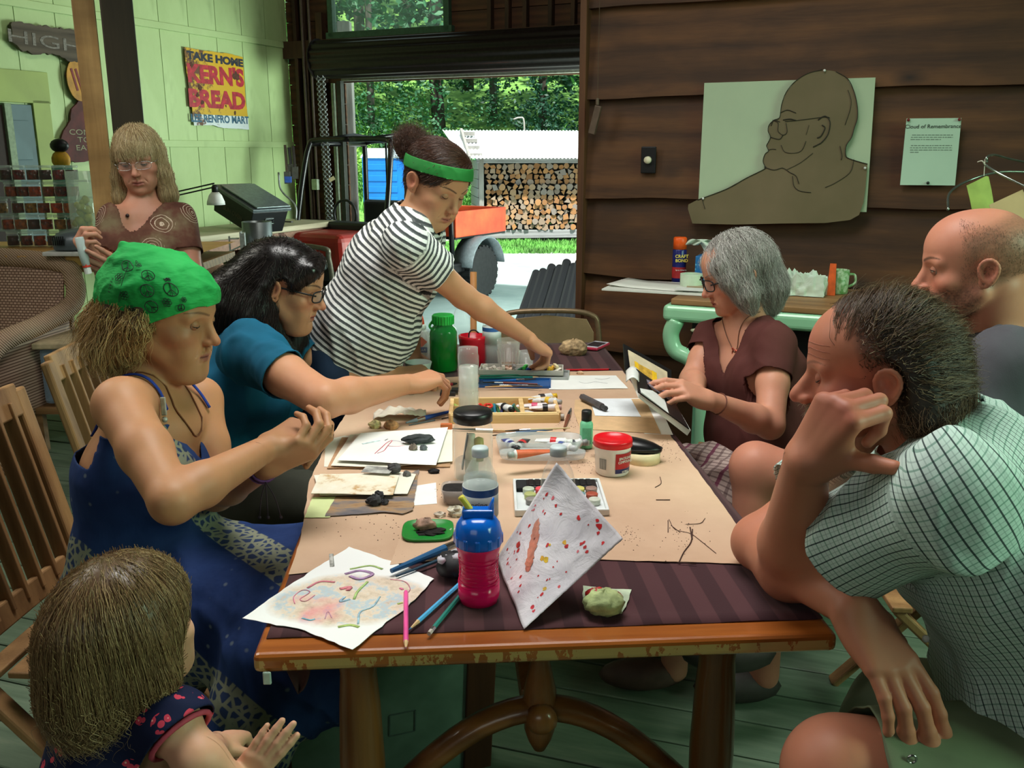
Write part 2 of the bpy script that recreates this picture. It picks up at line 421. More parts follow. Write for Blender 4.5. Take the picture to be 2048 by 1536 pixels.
            # ================================================================== SETTING
YAW=math.radians(24.6);RU=V(math.cos(YAW),-math.sin(YAW),0);RV=V(math.sin(YAW),math.cos(YAW),0);RR=np.stack([RU,RV,V(0,0,1)],1)
WL,WB,WP=-7.47,9.69,3.97
SLAB=-.4
def room(u,v,z):return RU*u+RV*v+V(0,0,z)
def rmpos(o):o.rotation_euler=(0,0,-YAW);return o
def uz(px,py,c=WB):p=onplane(px,py,RV,c);return float(p@RU),float(p[2])
def vz(px,py,c=WL):p=onplane(px,py,RU,c);return float(p@RV),float(p[2])
def struct(o):o['kind']='structure';return o
            # ---- deck floor of green painted planks
m_deck,t=newmat('green_deck_paint',(98,122,96),.55)
v=t.coord('Object',(1.2,9,9));n=t.noise(v,3,5,.6);t.color(t.ramp(n,[(.25,(66,84,66)),(.55,(92,110,90)),(.8,(116,126,104))]));t.bump(n,.3,.002)
floor=struct(empty('floor',(0,0,0),math.radians(-18)))
pm_me=None
for i in range(-26,36):
    L=13.0
    if pm_me is None:
        b=MB();b.box((0,0,-.0125),(L,.143,.025));o=b.build('plank',m_deck,floor,bevel=.003);pm_me=o.data
    else:
        o=link('plank',pm_me,None,floor);md=o.modifiers.new('edge','BEVEL');md.width=.003;md.limit_method='ANGLE'
    o.location=(-1.2+.0*i,.15*i+.02,R_.uniform(-.0015,.001))
    if i>24:o.location.x=-3.2-.1*(i-24)
b=MB();b.box((0,0,-.06),(16,9.4,.02));o=b.build('under_deck',pm((30,30,28)),None);o.location=(-.9,.55,-.02);o.rotation_euler=(0,0,math.radians(-18));struct(o);o.name='floor_joists'
        # ---- concrete slab
m_slab,t=newmat('concrete',(170,178,180),.75);v=t.coord();n=t.noise(v,.9,6,.6);t.color(t.ramp(n,[(.3,(120,140,140)),(.7,(172,186,184))]));t.bump(t.noise(v,60,3),.15,.002)
b=MB();b.box((-2.2,8.4,SLAB-.05),(11.5,11.6,.1));o=rmpos(b.build('slab_floor',m_slab));struct(o);
        # ---- left wall: pale green panelling
m_grn,t=newmat('pale_green_paint',(172,208,138),.55)
v=t.coord('Object',(1,1,.6));n=t.noise(v,1.3,6,.65);n2=t.noise(t.coord('Object',(1,1,.35)),2.2,4,.7)
c=t.ramp(n,[(.25,(160,184,124)),(.7,(180,204,144))]);c=t.mix(t.ramp(n2,[(.60,(0,0,0)),(.78,(.55,.55,.55))]),c,(120,142,92))
t.color(c);t.bump(t.noise(t.coord('Object',(30,30,2)),5,3),.25,.002)
wl=struct(rmpos(empty('wall_left',(0,0,0))))
vv,z1=vz(328,287);_,z2=vz(400,64);zrows=[SLAB,z1-.03,z2-.03,5.2]
k=0;v0=-5.0;pcache={}
while v0<WB-.02:
    w=min(.42,WB-v0)
    for r in range(3):
        h=zrows[r+1]-zrows[r]
        key=(round(w,3),r)
        if key not in pcache:
            b=MB();b.box((0,0,0),(.02,w-.008,h-.006));o=b.build('panel',m_grn,wl);pcache[key]=o.data
        else:o=link('panel',pcache[key],None,wl)
        o.location=(WL-.01,v0+w/2,(zrows[r]+zrows[r+1])/2)
    v0+=w
b=MB();b.box((WL-.03,(WB-5)/2,2.4),(.02,WB+5,5.7));o=b.build('backing',pm((60,80,50)),wl)
for zz in(z1,z2):
    b=MB();b.box((WL+.008,(WB-5)/2,zz),(.02,WB+5,.07));o=rmpos(b.build('trim_1',m_grn,bevel=.004));struct(o)
    # ---- back wall: dark rough boards and studs, opening, transom window
m_dark=wood((58,38,24),(96,62,38),0,1.0,.7);m_dark2=wood((44,30,20),(80,54,34),2,1.0,.7)
wbk=struct(rmpos(empty('wall_back')))
d0,zh=uz(690,166);d1=-2.5
wu0,wzb=uz(668,76);wu1,_=uz(898,60);wzt=wzb+1.1
rowh=.24;z=SLAB
segs=[]
while z<5.1:
    zc=z+rowh/2;spans=[(WL,4.5)]
    def cutspan(sp,a,c):
        out=[]
        for s0,s1 in sp:
            if c<=s0 or a>=s1:out.append((s0,s1));continue
            if a>s0:out.append((s0,a))
            if c<s1:out.append((c,s1))
        return out
    if zc<zh+.1:spans=cutspan(spans,d0,d1)
    if wzb-.02<zc<wzt:spans=cutspan(spans,wu0,wu1)
    for s0,s1 in spans:
        b=MB();b.box((0,0,0),(s1-s0-.004,.025,rowh-.008));o=b.build('board',m_dark,wbk);o.location=((s0+s1)/2,WB+.0125+R_.uniform(0,.006),zc)
    z+=rowh
b=MB();b.box((-1.5,WB+.05,(zh+5.2)/2),(12,.02,5.1-zh));b.box(((WL+d0)/2,WB+.05,(SLAB+zh)/2),(d0-WL,.02,zh-SLAB));b.box(((d1+4.5)/2,WB+.05,(SLAB+zh)/2),(4.5-d1,.02,zh-SLAB))
b=MB()
for(a,c,zz0,zz1)in((WL,wu0,zh+.1,5.2),(wu1,4.5,zh+.1,5.2),(wu0,wu1,wzt,5.2),(WL,d0-.05,SLAB,zh+.1),(d1+.05,4.5,SLAB,zh+.1),(wu0,wu1,zh+.1,wzb)):
    b.box(((a+c)/2,WB+.05,(zz0+zz1)/2),(c-a,.02,zz1-zz0))
b.build('sheathing',pm((70,48,32)),wbk)
def stud(px,w,zz0,zz1,dep=.09,mat=None,name='stud'):
    u,_=uz(px,100);b=MB();b.box((0,0,0),(w,dep,zz1-zz0));o=b.build(name,mat or m_dark2,wbk,bevel=.003);o.location=(u,WB-dep/2,(zz0+zz1)/2);return o
for px in(618,600,985,1055,1105,1150):stud(px,.045,zh+.45 if px>900 else SLAB,5.1)
stud(1020,.045,zh+.45,5.1);stud(648,.09,SLAB,zh+.8);stud(665,.03,SLAB,zh,.05,pm((150,165,140)),'door_stop')
b=MB();b.box(((WL+3)/2-1,WB-.05,wzb-.12),(9.5,.1,.2));b.build('header_beam',m_dark2,wbk,bevel=.004)
m_wf=pm((58,92,70),.5);m_wg=glass((190,225,225),.03,.16)
win=struct(rmpos(empty('window_1')))
b=MB();fw=.07
for(cx,cz,sx,sz)in(((wu0+wu1)/2,wzb,wu1-wu0+2*fw,fw*1.6),((wu0+wu1)/2,wzt,wu1-wu0+2*fw,fw),(wu0,(wzb+wzt)/2,fw,wzt-wzb),(wu1,(wzb+wzt)/2,fw,wzt-wzb)):b.box((cx,WB-.03,cz),(sx,.08,sz))
b.build('frame',m_wf,win,bevel=.005)
b=MB();b.box(((wu0+wu1)/2,WB-.01,(wzb+wzt)/2),(wu1-wu0-fw,.006,wzt-wzb-fw));b.build('pane',m_wg,win)
m_grey=wood((120,118,112),(170,168,162),2,1.0,.8);m_greyh=wood((116,116,116),(168,170,172),0,1.0,.8)
u,_=uz(690,300,WB+.35);b=MB();b.box((0,0,1.5),(.16,.16,3.8));o=b.build('porch_post',m_grey,bevel=.01);o.location=room(u+.0,WB+.45,-.4+.4-.4);tag(o,'weathered grey porch post just outside the left side of the big doorway','post')
    # ---- roll-up door: coil, curtain end, bottom bar, guide
m_roll=pm((46,40,38),.35,metal=.6,bump=0);m_steel=pm((150,155,155),.35,metal=.8,bump=0)
door=struct(rmpos(empty('door_1')))
ua,za=uz(636,100,WB-.35);ub,zb=uz(650,150,WB-.35);zc=(za+zb)/2+.03;rad=.21
b=MB();L0,L1=ua,0.3;nseg=40
def coil(a,l):
    th=2*math.pi*a;r=rad*(1+.04*math.sin(th*14));return(L0+(L1-L0)*l,WB-.35+r*math.cos(th),zc+r*math.sin(th))
b.grid(lambda a,l:coil(a,l),168,2,True);b.build('coil',m_roll,door,smooth=True)
for uu in(L0,L1):
    b=MB();b.lathe([(.02,0),(.235,0),(.235,.012),(.02,.012)],28,(uu,WB-.35,zc),roty(math.pi/2));b.build('end_plate',m_roll,door)
zbar=zh+.02
for k_ in range(3):
    b=MB();b.box(((d0+d1)/2,WB-.06,zbar+.05+.07*k_+.03),(d1-d0,.02,.064));b.build('slat',m_roll,door,bevel=.01)
b=MB();b.box(((d0+d1)/2,WB-.06,zbar+.02),(d1-d0,.05,.05));b.build('bottom_bar',pm((150,150,138),.4,metal=.4),door,bevel=.006)
for uu in(d0-.03,d1+.03):
    b=MB();b.box((uu,WB-.06,(SLAB+zbar)/2),(.06,.07,zbar-SLAB));b.build('guide_rail',pm((60,62,58),.5,metal=.5),door,bevel=.004)
hc=empty('hoist_chain',label='long loop of steel hoist chain hanging beside the roll-up door',cat='chain')
def chain(parent,p0,p1,nl,r,mat,name='strand'):
    b=MB();p0=np.array(p0);p1=np.array(p1);d=(p1-p0)/nl
    for i in range(nl):
        c=p0+d*(i+.5);a=nrm(np.cross(d,V(0,1,0)))if i%2 else nrm(np.cross(d,V(1,0,0)));dd=nrm(d);Ln=np.linalg.norm(d)*.72
        b.tube([c+dd*Ln*math.cos(q)+a*r*1.6*math.sin(q)for q in np.linspace(0,2*math.pi,9)[:-1]],r*.42,4,closed=True)
    return b.build(name,mat,parent,smooth=True)
pA=onplane(636,150,RV,WB-.45);pB=onplane(656,428,RV,WB-.5);pC=onplane(646,150,RV,WB-.45);pD=onplane(664,428,RV,WB-.5)
pB[2]-=.12;pD[2]-=.12
chain(hc,pA,pB,60,.014,m_steel);chain(hc,pC,pD,60,.014,m_steel)
b=MB();b.tube(spline([pB,(pB+pD)/2-V(0,0,.04),pD],5),.006,5);b.build('bottom_link',m_steel,hc,smooth=True)
q=onplane(664,358,RV,WB-.52);b=MB();b.box((0,0,0),(.07,.002,.045),roty(-.5));o=b.build('paper_tag',pm((190,180,140)),hc);o.location=q
co=empty('conduit',label='grey electrical conduit pipes with a switch box on the dark corner wall',cat='pipe')
for px,r in((612,.02),(626,.016)):
    u,_=uz(px,200,WB-.12);b=MB();b.tube([room(u,WB-.12,SLAB),room(u,WB-.12,5.0)],r,8);b.build('pipe',pm((92,78,66),.5),co,smooth=True)
q=onplane(631,369,RV,WB-.14);b=MB();b.box((0,0,0),(.085,.05,.13));o=b.build('switch_box',pm((170,185,160),.5),co,bevel=.006);o.location=q;rmpos(o)
    # ---- board partition (right)
m_cedar=wood((64,38,18),(112,72,38),0,1.0,.62,knots=True)
wr=struct(rmpos(empty('wall_right')));pu0,_=uz(1178,300,WP)
seamz=[uz(1200,y,WP)[1]for y in(-95,22,193,395,549,697)]+[.04]
def wav(i,u):
    n_=mnoise.noise(Vector((u*1.1,i*7.3,0)))*.028+mnoise.noise(Vector((u*3.7,i*3.1,5)))*.010;return n_
seamz=[5.2-.5*k_ for k_ in range(6)]+seamz if seamz[0]<5 else seamz
seamz=sorted(set([round(s,4)for s in seamz if s<=5.2]),reverse=True)
seamz=[s for k_,s in enumerate(seamz)if k_==0 or seamz[k_-1]-s>.12]
for i in range(len(seamz)-1):
    zt,zb_=seamz[i]+.05,seamz[i+1];b=MB();nu=90;U1=5.0
    def bd(f,g,i=i,zt=zt,zb_=zb_):
        u=pu0+(U1-pu0)*f;lo=zb_+wav(i,u);return lo
    vs=[];fs=[]
    for j in range(nu):
        u=pu0+(U1-pu0)*j/(nu-1);lo=zb_+wav(i,u)*(1 if i<len(seamz)-2 else 0)
        th0=.034
        vs+=[(u,WP-th0-.012,lo),(u,WP-.006,zt),(u,WP+.02-.006,zt),(u,WP-.004,lo)]
    for j in range(nu-1):
        a,c=j*4,j*4+4
        fs+=[(a,a+1,c+1,c),(a+1,a+2,c+2,c+1),(a+2,a+3,c+3,c+2),(a+3,a,c,c+3)]
    fs+=[(0,3,2,1),tuple(4*(nu-1)+q_ for q_ in(0,1,2,3))]
    b.add(vs,fs);b.build('board',m_cedar,wr)
b=MB();b.box(((pu0+5)/2,WP+.05,2.6),(5-pu0,.06,5.2));b.build('backing',pm((50,32,20)),wr)
m_trim=wood((70,42,24),(112,72,42),2,1.0,.6)
b=MB();b.box((pu0-.012,WP+.0,2.4),(.03,.14,5.6));o=rmpos(b.build('trim_2',m_trim,bevel=.003));struct(o)
uq,zq=uz(2022,560,WP-.06);b=MB();b.box((uq,WP-.06,.55),(.08,.03,1.1));o=rmpos(b.build('trim_3',m_trim,bevel=.003));struct(o)
b=MB();b.box((pu0+.03,WP+2.86,2.4),(.04,5.6,5.6));o=rmpos(b.build('wall_return',m_dark));struct(o);o.name='wall_side'
        # ---- roof over everything, unseen front and side walls added to cut ambient light
b=MB();b.box((0,2.2,5.3),(16,15.2,.1));o=rmpos(b.build('ceiling',wood((60,44,30),(96,70,46),0)));struct(o)
for nm_,c_,d_ in(('wall_front_blocker',(-1.2,-3.4,2.4),(12.8,.1,5.8)),('wall_side',(5.1,.5,2.4),(.1,7.8,5.8))):
    b=MB();b.box(c_,d_);o=rmpos(b.build(nm_,m_dark));struct(o)
m_pine=wood((150,106,62),(190,146,96),2,1.2,.5,knots=True)
pl=W(196,430,4.05);pr=W(243,430,4.05);
po=empty('timber_post',(pl[0],pl[1],0),label='thick roof post with a pale pine board bolted to its dark face',cat='post')
dv=nrm(V(.93,.36,0));Rp=np.stack([dv,V(-dv[1],dv[0],0),V(0,0,1)],1)
b=MB();b.box((0,0,2.6),(.088,.045,5.2),Rp);o=b.build('pine_board',m_pine,po,bevel=.004);o.location=(.035,.0,0)
b=MB();b.box((0,0,2.6),(.13,.16,5.2),Rp);o=b.build('dark_post',wood((34,24,14),(58,44,28),2),po,bevel=.006);o.location=(.135,.10,0)
b=MB();b.lathe([(.0,0),(.014,0),(.014,.008),(.008,.012),(0,.012)],6,(0,0,0),rotx(math.pi/2));o=b.build('bolt',m_steel,po);q=W(180,178,3.98);o.location=(q[0]-pl[0],q[1]-pl[1],q[2])
    # ================================================================== OUTSIDE
m_grav,t=newmat('gravel',(205,205,200),.9);v=t.coord();n=t.noise(v,.5,5,.6);vo=t.add('ShaderNodeTexVoronoi');vo.inputs['Scale'].default_value=28;t.link(v,vo.inputs['Vector'])
t.color(t.mix(t.ramp(n,[(.42,(0,0,0)),(.6,(1,1,1))]),(214,212,204),(160,166,172)));t.bump(vo.outputs['Distance'],.8,.02)
b=MB();b.box((0,13,SLAB-.11),(60,40,.1));o=b.build('ground',m_grav);struct(o);o.location=(0,3.5,0)
m_grass,t=newmat('grass',(96,150,60),.9);v=t.coord();n=t.noise(v,3,5);t.color(t.ramp(n,[(.3,(74,128,52)),(.7,(140,190,92))]));t.bump(t.noise(v,40,3),1,.03)
def hillz(x,y):
    r=max(0,(y-21.5)*.30)if x>-1 else max(0,(y-21.5)*.30)+0
    l=max(0,(-2.2-x))*max(0,min(1,(y-14)/5))*.35
    return SLAB-.02+r+l+.25*mnoise.noise(Vector((x*.4,y*.4,0)))*min(1,max(0,(y-19)/3))
b=MB();b.grid(lambda a,c:(-22+a*44,15.0+c*40,hillz(-22+a*44,15.0+c*40)if 15.0+c*40>20.6 or-22+a*44<-2.4 else SLAB-.3),70,60)
o=b.build('hillside',m_grass,smooth=True);struct(o)
def tuftfield(name,area,n,h,mat,seed,zf,lab,cat='grass',w=.02):
    r=random.Random(seed);b=MB()
    for _ in range(n):
        x,y=area(r);z=zf(x,y);a=r.uniform(0,6.28);hh=h*r.uniform(.5,1.3);lx,ly=r.uniform(-.5,.5)*hh,r.uniform(-.5,.5)*hh
        dx,dy=math.cos(a)*w,math.sin(a)*w
        b.add([(x-dx,y-dy,z),(x+dx,y+dy,z),(x+lx*.5+dx*.6,y+ly*.5+dy*.6,z+hh*.6),(x+lx,y+ly,z+hh)],[(0,1,2,3)])
    o=b.build(name,mat,merge=False);tag(o,lab,cat,kind='stuff');return o
m_blade=pm((110,176,80),.7,.3,2,0);m_leaf1=pm((86,150,70),.6,.35,.8,0);m_leaf2=pm((44,98,62),.6,.4,.6,0);m_leaf3=pm((140,190,80),.6,.3,.8,0);m_leaf4=pm((30,76,56),.6,.4,.6,0)
tuftfield('grass_strip',lambda r:(r.uniform(-1.6,4),r.uniform(17.6,19.6)),9000,.10,m_blade,3,lambda x,y:SLAB-.06,'bright strip of grass growing in front of the woodshed')
tuftfield('hill_grass',lambda r:(r.uniform(-9,3.5),r.uniform(21.3,29)),16000,.35,m_blade,4,lambda x,y:hillz(x,y)-.03,'tall pale grass on the slope behind the woodshed',w=.025)
        # ---- trees
def leafcloud(r,c,rad,n,s,squash=.8):
    vs=[];fs=[]
    for i in range(n):
        a=r.uniform(0,6.28);zz=r.uniform(-1,1);q=r.uniform(.55,1)**.5;rr=math.sqrt(1-zz*zz)
        p=V(c[0]+rad*q*rr*math.cos(a),c[1]+rad*q*rr*math.sin(a),c[2]+rad*q*zz*squash)
        d1_=nrm([r.gauss(0,1),r.gauss(0,1),r.gauss(0,.5)])*s*r.uniform(.6,1.3);d2_=nrm(np.cross(d1_,[r.gauss(0,1),r.gauss(0,1),r.gauss(0,1)]))*s*.55
        k_=len(vs);vs+=[p-d1_,p+d2_,p+d1_,p-d2_];fs.append((k_,k_+1,k_+2,k_+3))
    return vs,fs
m_bark=pm((96,92,84),.9,.4,8,.6,stretch=(1,1,.25));m_barkd=pm((56,52,44),.9,.4,8,.6,stretch=(1,1,.25))
protos=[]
for s in range(4):
    r=random.Random(50+s);b=MB();H_=9
    for k_ in range(34):
        a=r.uniform(0,6.28);z_=r.uniform(1.6,H_+1);rr=r.uniform(.3,2.0)*(1.25-z_/(H_+4));b.add(*leafcloud(r,(rr*math.cos(a),rr*math.sin(a),z_),r.uniform(.5,.95),70,.13))
    me=bpy.data.meshes.new('crown');me.from_pydata(b.v,[],b.f);protos.append(me)
    for m_ in((m_leaf2,m_leaf1,m_leaf3,m_leaf2)[s],):me.materials.append(m_)
trees=[(-6.2,24,2,1),(-4.0,27,0,1),(-2.2,29,3,1.1),(-.6,31,0,1.1),(.9,28,3,1.1),(2.6,30,1,1.1),(4.4,27,2,1.05),(6.0,29,0,1.1),(-8.5,27,1,1.1),(-5.0,32,3,1.3),(-1.6,35,3,1.4),(2.0,36,0,1.4),(5.5,35,3,1.4),(9,33,1,1.3),(-9.5,34,3,1.4),(-12,29,0,1.3),(.2,40,3,1.6),(-4.5,41,0,1.7),(5,42,0,1.7),(-9.5,42,3,1.8),(10.5,41,3,1.7),(3.5,25.2,1,.8),(-7,21,1,.9),(-10.5,23,2,1.1)]
spots=['left of the doorway view','centre of the doorway view','right side above the woodshed']
for i,(x,y,s,k_)in enumerate(trees):
    far=y>31.5
    e=empty('tree',(x,y,hillz(x,y)-.1),R_.uniform(0,6),label=('tall woodland tree in the dense forest up the far slope' if far else 'leafy woodland tree on the near edge of the forest behind the shed'),cat='tree',group='far forest trees' if far else 'near forest trees')
    e.scale=(k_,k_,k_)
    o=link('crown',protos[s],None,e);o['kind']='stuff'
    b=MB();r=random.Random(i);tw=r.uniform(.10,.2);b.tube(spline([(0,0,0),(r.uniform(-.15,.15),0,3),(r.uniform(-.3,.3),0,6),(r.uniform(-.3,.3),0,11)],3),[tw*(1-.05*q)for q in range(10)],9);b.build('trunk',m_bark if i%2 else m_barkd,e,smooth=True)
for i,(x,y,z,s,m_)in enumerate([(-4.6,21.6,.7,1.0,m_leaf3),(-3.2,21.9,.9,.8,m_leaf1),(-2.0,22.2,.5,.7,m_leaf3),(-.6,23.0,.6,.8,m_leaf1),(.8,23.4,.6,.7,m_leaf3),(2.4,23.2,.9,1.1,m_leaf1),(3.6,22.9,.9,.9,m_leaf2),(-5.8,20.8,.9,1.1,m_leaf1),(-7.4,20.2,.9,1.2,m_leaf3),(-3.8,23.5,1.8,1.0,m_leaf3)]+[(-9.5+1.35*q_,25.5+(q_*37%5),0,1.55+.15*(q_%3),(m_leaf2,m_leaf4,m_leaf2,m_leaf4,m_leaf1)[q_%5])for q_ in range(0,15)if q_%3]):
    r=random.Random(i+9);b=MB()
    big=s>1.5
    for q in range(12 if big else 9):b.add(*leafcloud(r,(r.uniform(-.8,.8),r.uniform(-.4,.4),r.uniform(0,1.3 if big else 1)),r.uniform(.3,.55),190 if big else 90,.036 if big else.06))
    e=empty('shrub',(x,y,hillz(x,y)),label='leafy green shrub growing along the slope before the trees',cat='shrub',group='shrubs on the slope');e.scale=(s,s,s)
    o=b.build('leaves',m_,e,merge=False);o['kind']='stuff'
    # ---- woodshed with stacked split logs
shY=19.6;sx0=(966-1024)/FOC*20.3;sA=math.radians(8);she=empty('woodshed',(sx0,shY,SLAB),sA,label='weathered wooden shed with a white corrugated metal roof for firewood',cat='shed')
Wd,Dp,z0,z1_,Ht=4.6,1.5,.13,.26,1.68
b=MB();b.box((Wd/2,0,z0),(Wd+.1,.08,.17));b.build('sill_beam',m_greyh,she,bevel=.006)
b=MB();b.box((Wd/2,0,Ht),(Wd+.2,.1,.16));b.build('top_beam',m_greyh,she,bevel=.01)
for x in(.0,Wd/2+.3,Wd):
    b=MB();b.box((x,0,(z0+Ht)/2-.1),(.1,.1,Ht-z0+.4));b.build('post',m_grey,she,bevel=.006)
for i in range(8):
    b=MB();b.box((-.06,Dp/2,z0+.1+i*.19),(.03,Dp,.18));b.build('side_board',m_grey,she,bevel=.004)
b=MB();b.box((Wd/2,Dp*.75,1.1),(Wd,.04,1.6));b.build('back_panel',pm((60,54,48)),she)
b=MB();b.box((Wd/2,Dp/2,z0+.07),(Wd,Dp,.04));b.build('deck',m_greyh,she)
m_roof,t=newmat('white_metal_roof',(235,240,245),.35,.2)
b=MB();nr=700
b.grid(lambda a,c:(-.42+a*(Wd+.9)+(-.25*c),-.45+c*(Dp+.9),1.70+c*.60+.012*math.sin(a*450)),nr,2);b.build('roof',m_roof,she,smooth=True,solid=.006)
b=MB();b.box((-.28,.5,1.98),(.05,2.0,.12),rotx(.30));b.build('gable_board',m_grey,she)
for i in range(4):b=MB();b.box((-.15,-.2+.5*i,1.76+.15*i),(.3,.09,.08));b.build('rafter_end',m_grey,she)
for x in(.2,2.2,4.2):b=MB();b.box((x,.2,.0),(.2,.3,.14));b.build('footing',m_grey,she)
m_end,t=newmat('split_wood_face',(206,160,110),.8);v=t.coord();oi=t.add('ShaderNodeObjectInfo')
rr_=t.ramp(oi.outputs['Random'],[(0,(150,104,66)),(.35,(196,142,90)),(.7,(176,150,124)),(1,(150,144,140))]);n=t.noise(v,25,3);t.color(t.mix(t.math('MULTIPLY',n,.35),rr_,(110,80,56)))
m_brk=pm((120,112,106),.9,.3,12)
lgp=[]
for s in range(7):
    r=random.Random(s);k_=r.choice((3,4,5,6))if s<5 else 9;b=MB();pts=[]
    a0=r.uniform(0,6.28)
    for q in range(k_):a=a0+6.28*q/k_+r.uniform(-.3,.3)*(k_<7);rd=.074*r.uniform(.75,1.15 if k_<7 else.9);pts.append((rd*math.cos(a),rd*math.sin(a)))
    b.prism(pts,0,.38,np.array([[1,0,0],[0,0,1],[0,1,0.]]));b.mi=[0,0]+[1]*(len(b.f)-2)
    o=b.build('firewood_log',[m_end,m_brk]);lgp.append(o)
cnt=0;r=random.Random(77);zz=z0+.15;row=0;used=set()
while zz<Ht-.12 and cnt<297:
    x=.12+r.uniform(0,.05)
    while x<2.72 and cnt<297:
        s=r.randrange(7);o=lgp[s]
        if s in used:o=o.copy();COL.objects.link(o)
        used.add(s);cnt+=1;lean=.16 if zz<1.15 else 0
        lx,ly=x,-.02-r.uniform(0,.07)+(.1 if zz>1.2 else 0)
        px_=V(math.cos(sA)*lx-math.sin(sA)*ly,math.sin(sA)*lx+math.cos(sA)*ly,0)
        o.location=(sx0+px_[0],shY+px_[1],SLAB+zz+r.uniform(-.015,.015));o.rotation_euler=(r.uniform(-.06,.06),r.uniform(0,6.28),sA+r.uniform(-.12,.12));q=r.uniform(.85,1.15);o.scale=(q,1,q)
        tag(o,'split firewood log stacked in the open woodshed','log','split firewood in the woodshed');x+=.128*q
    zz+=.104;row+=1
for i,o in enumerate(lgp):
    if i not in used:bpy.data.objects.remove(o)
    # ---- portable toilet
ppx=W(786,360,19.0);pp=empty('portable_toilet',(ppx[0],ppx[1],-.86),math.radians(-10),label='bright blue portable toilet with a pale roof on the slope outside',cat='toilet')
m_blue=pm((20,120,225),.4,.08,3,0);b=MB();b.box((0,0,1.15),(1.0,1.0,2.1));b.build('cabin',m_blue,pp,bevel=.04)
for i in range(8):b=MB();b.box((-.1,-.505,.45+i*.22),(.7,.02,.12));b.build('rib',m_blue,pp,bevel=.008)
for x in(-.44,.44):b=MB();b.box((x,-.51,1.15),(.07,.03,2.1));b.build('corner_rib',m_blue,pp,bevel=.01)
b=MB();b.box((0,0,2.26),(1.08,1.08,.2),taper=.8);b.build('roof',pm((205,225,235),.4),pp,bevel=.04)
b=MB();b.tube([(.38,.38,2.2),(.38,.38,2.6)],.05,8);b.build('vent_pipe',m_blue,pp)
b=MB();p=W(1048,262,21.6);b.tube(spline([p+V(0,0,-.6),p+V(0,0,.2),p+V(-.1,0,.3),p+V(-.25,0,.26)],4),.025,6);tag(b.build('bent_pole',m_grey,smooth=True),'bent pale pole sticking up behind the shed roof','pole')
    # ================================================================== FURNITURE AND BACKGROUND THINGS
m_teak=wood((118,84,50),(166,126,82),2,1.3,.55);m_teakx=wood((118,84,50),(166,126,82),0,1.3,.55)
m_black=pm((18,18,20),.45,.1,20,.05);m_white=pm((226,228,224),.5,.05,20,.05);m_chrome=pm((190,192,192),.2,metal=1,bump=0)
def folding_chair(loc,face,label):
    """slatted wooden folding chair; local +x = the way the sitter faces"""
    e=empty('folding_chair',loc,face,label=label,cat='chair',group='slatted folding chairs')
    W2=.22
    for s in(-1,1):
        b=MB();P=[V(-.30,s*W2,.92),V(-.19,s*W2,.46),V(.22,s*W2,.0)]
        for p,q in zip(P,P[1:]):b.bar(p,q,.022,.042,(0,1,0))
        b.build('stile',m_teak,e,bevel=.006)
        b=MB();b.bar(V(.22,s*(W2-.03),.45),V(-.26,s*(W2-.03),0),.022,.038,(0,1,0));b.build('leg',m_teak,e,bevel=.005)
    def bp(t):return V(-.30+.11*(1-t),0,.46+.46*t)
    for t,h in((.95,.075),(.10,.055)):
        b=MB();b.box(bp(t),(.02,.42,h),roty(-.24));b.build('back_rail',m_teak,e,bevel=.004)
    for i in range(7):
        y=-.165+.055*i;b=MB();a=bp(.10);c=bp(.95);b.bar(a+V(0,y,0),c+V(0,y,0),.034,.010,(0,1,0));b.build('back_slat',m_teak,e,bevel=.002)
    for i in range(7):
        b=MB();b.box((-.15+i*.06,0,.455-.004*i*0),(.045,.43,.014));b.build('seat_slat',m_teak,e,bevel=.003)
    for x,z in((.14,.09),(-.2,.06)):
        b=MB();b.bar(V(x,-W2,z),V(x,W2,z),.02,.02,(0,0,1));b.build('rung',m_teak,e)
    return e
folding_chair((-.86,1.80,0),math.radians(-4),'slatted wooden folding chair under the woman in the green bandana')
folding_chair((-.92,2.55,0),math.radians(3),'slatted wooden folding chair behind the woman in the teal shirt')
folding_chair((1.10,2.05,0),math.radians(175),'slatted wooden folding chair under the man in the grey shirt')
folding_chair((.80,2.78,0),math.radians(160),'slatted wooden folding chair under the grey-haired woman in brown')
folding_chair((.98,1.25,0),math.radians(178),'slatted wooden folding chair under the man in the plaid shirt')
        # ---- table
ta=math.radians(4.0);TO=V(-.372,1.172,0);TX=V(math.cos(ta),math.sin(ta),0);TY=V(-math.sin(ta),math.cos(ta),0);TWd,TLn,TH=.862,2.12,.75
tb=empty('dining_table',tuple(TO+TX*TWd/2+TY*TLn/2),ta,label='long worn wooden trestle table in the middle of the group',cat='table')
m_tab,t=newmat('worn_varnish',(150,84,34),.28,coat=.6);v=t.coord('Object',(1,12,12));n=t.noise(v,3,5);n2=t.noise(t.coord('Object',(3,1,1.5)),9,6,.7)
c=t.ramp(n,[(.3,(128,66,24)),(.7,(172,98,40))]);geo=t.add('ShaderNodeTexCoord');sp=t.add('ShaderNodeSeparateXYZ');t.link(geo.outputs['Object'],sp.inputs[0])
low=t.math('LESS_THAN',sp.outputs[2],.741);wm=t.math('MULTIPLY',t.math('GREATER_THAN',n2,.46),low)
t.color(t.mix(wm,c,(176,142,84)));t.bump(n2,.3,.002)
b=MB();b.box((0,0,.735),(TWd,TLn,.03));b.build('tabletop',m_tab,tb,bevel=.009,seg=3)
m_leg=wood((96,58,26),(140,90,44),2,1.2,.35,coat=.3);m_legx=wood((96,58,26),(140,90,44),0,1.2,.35,coat=.3)
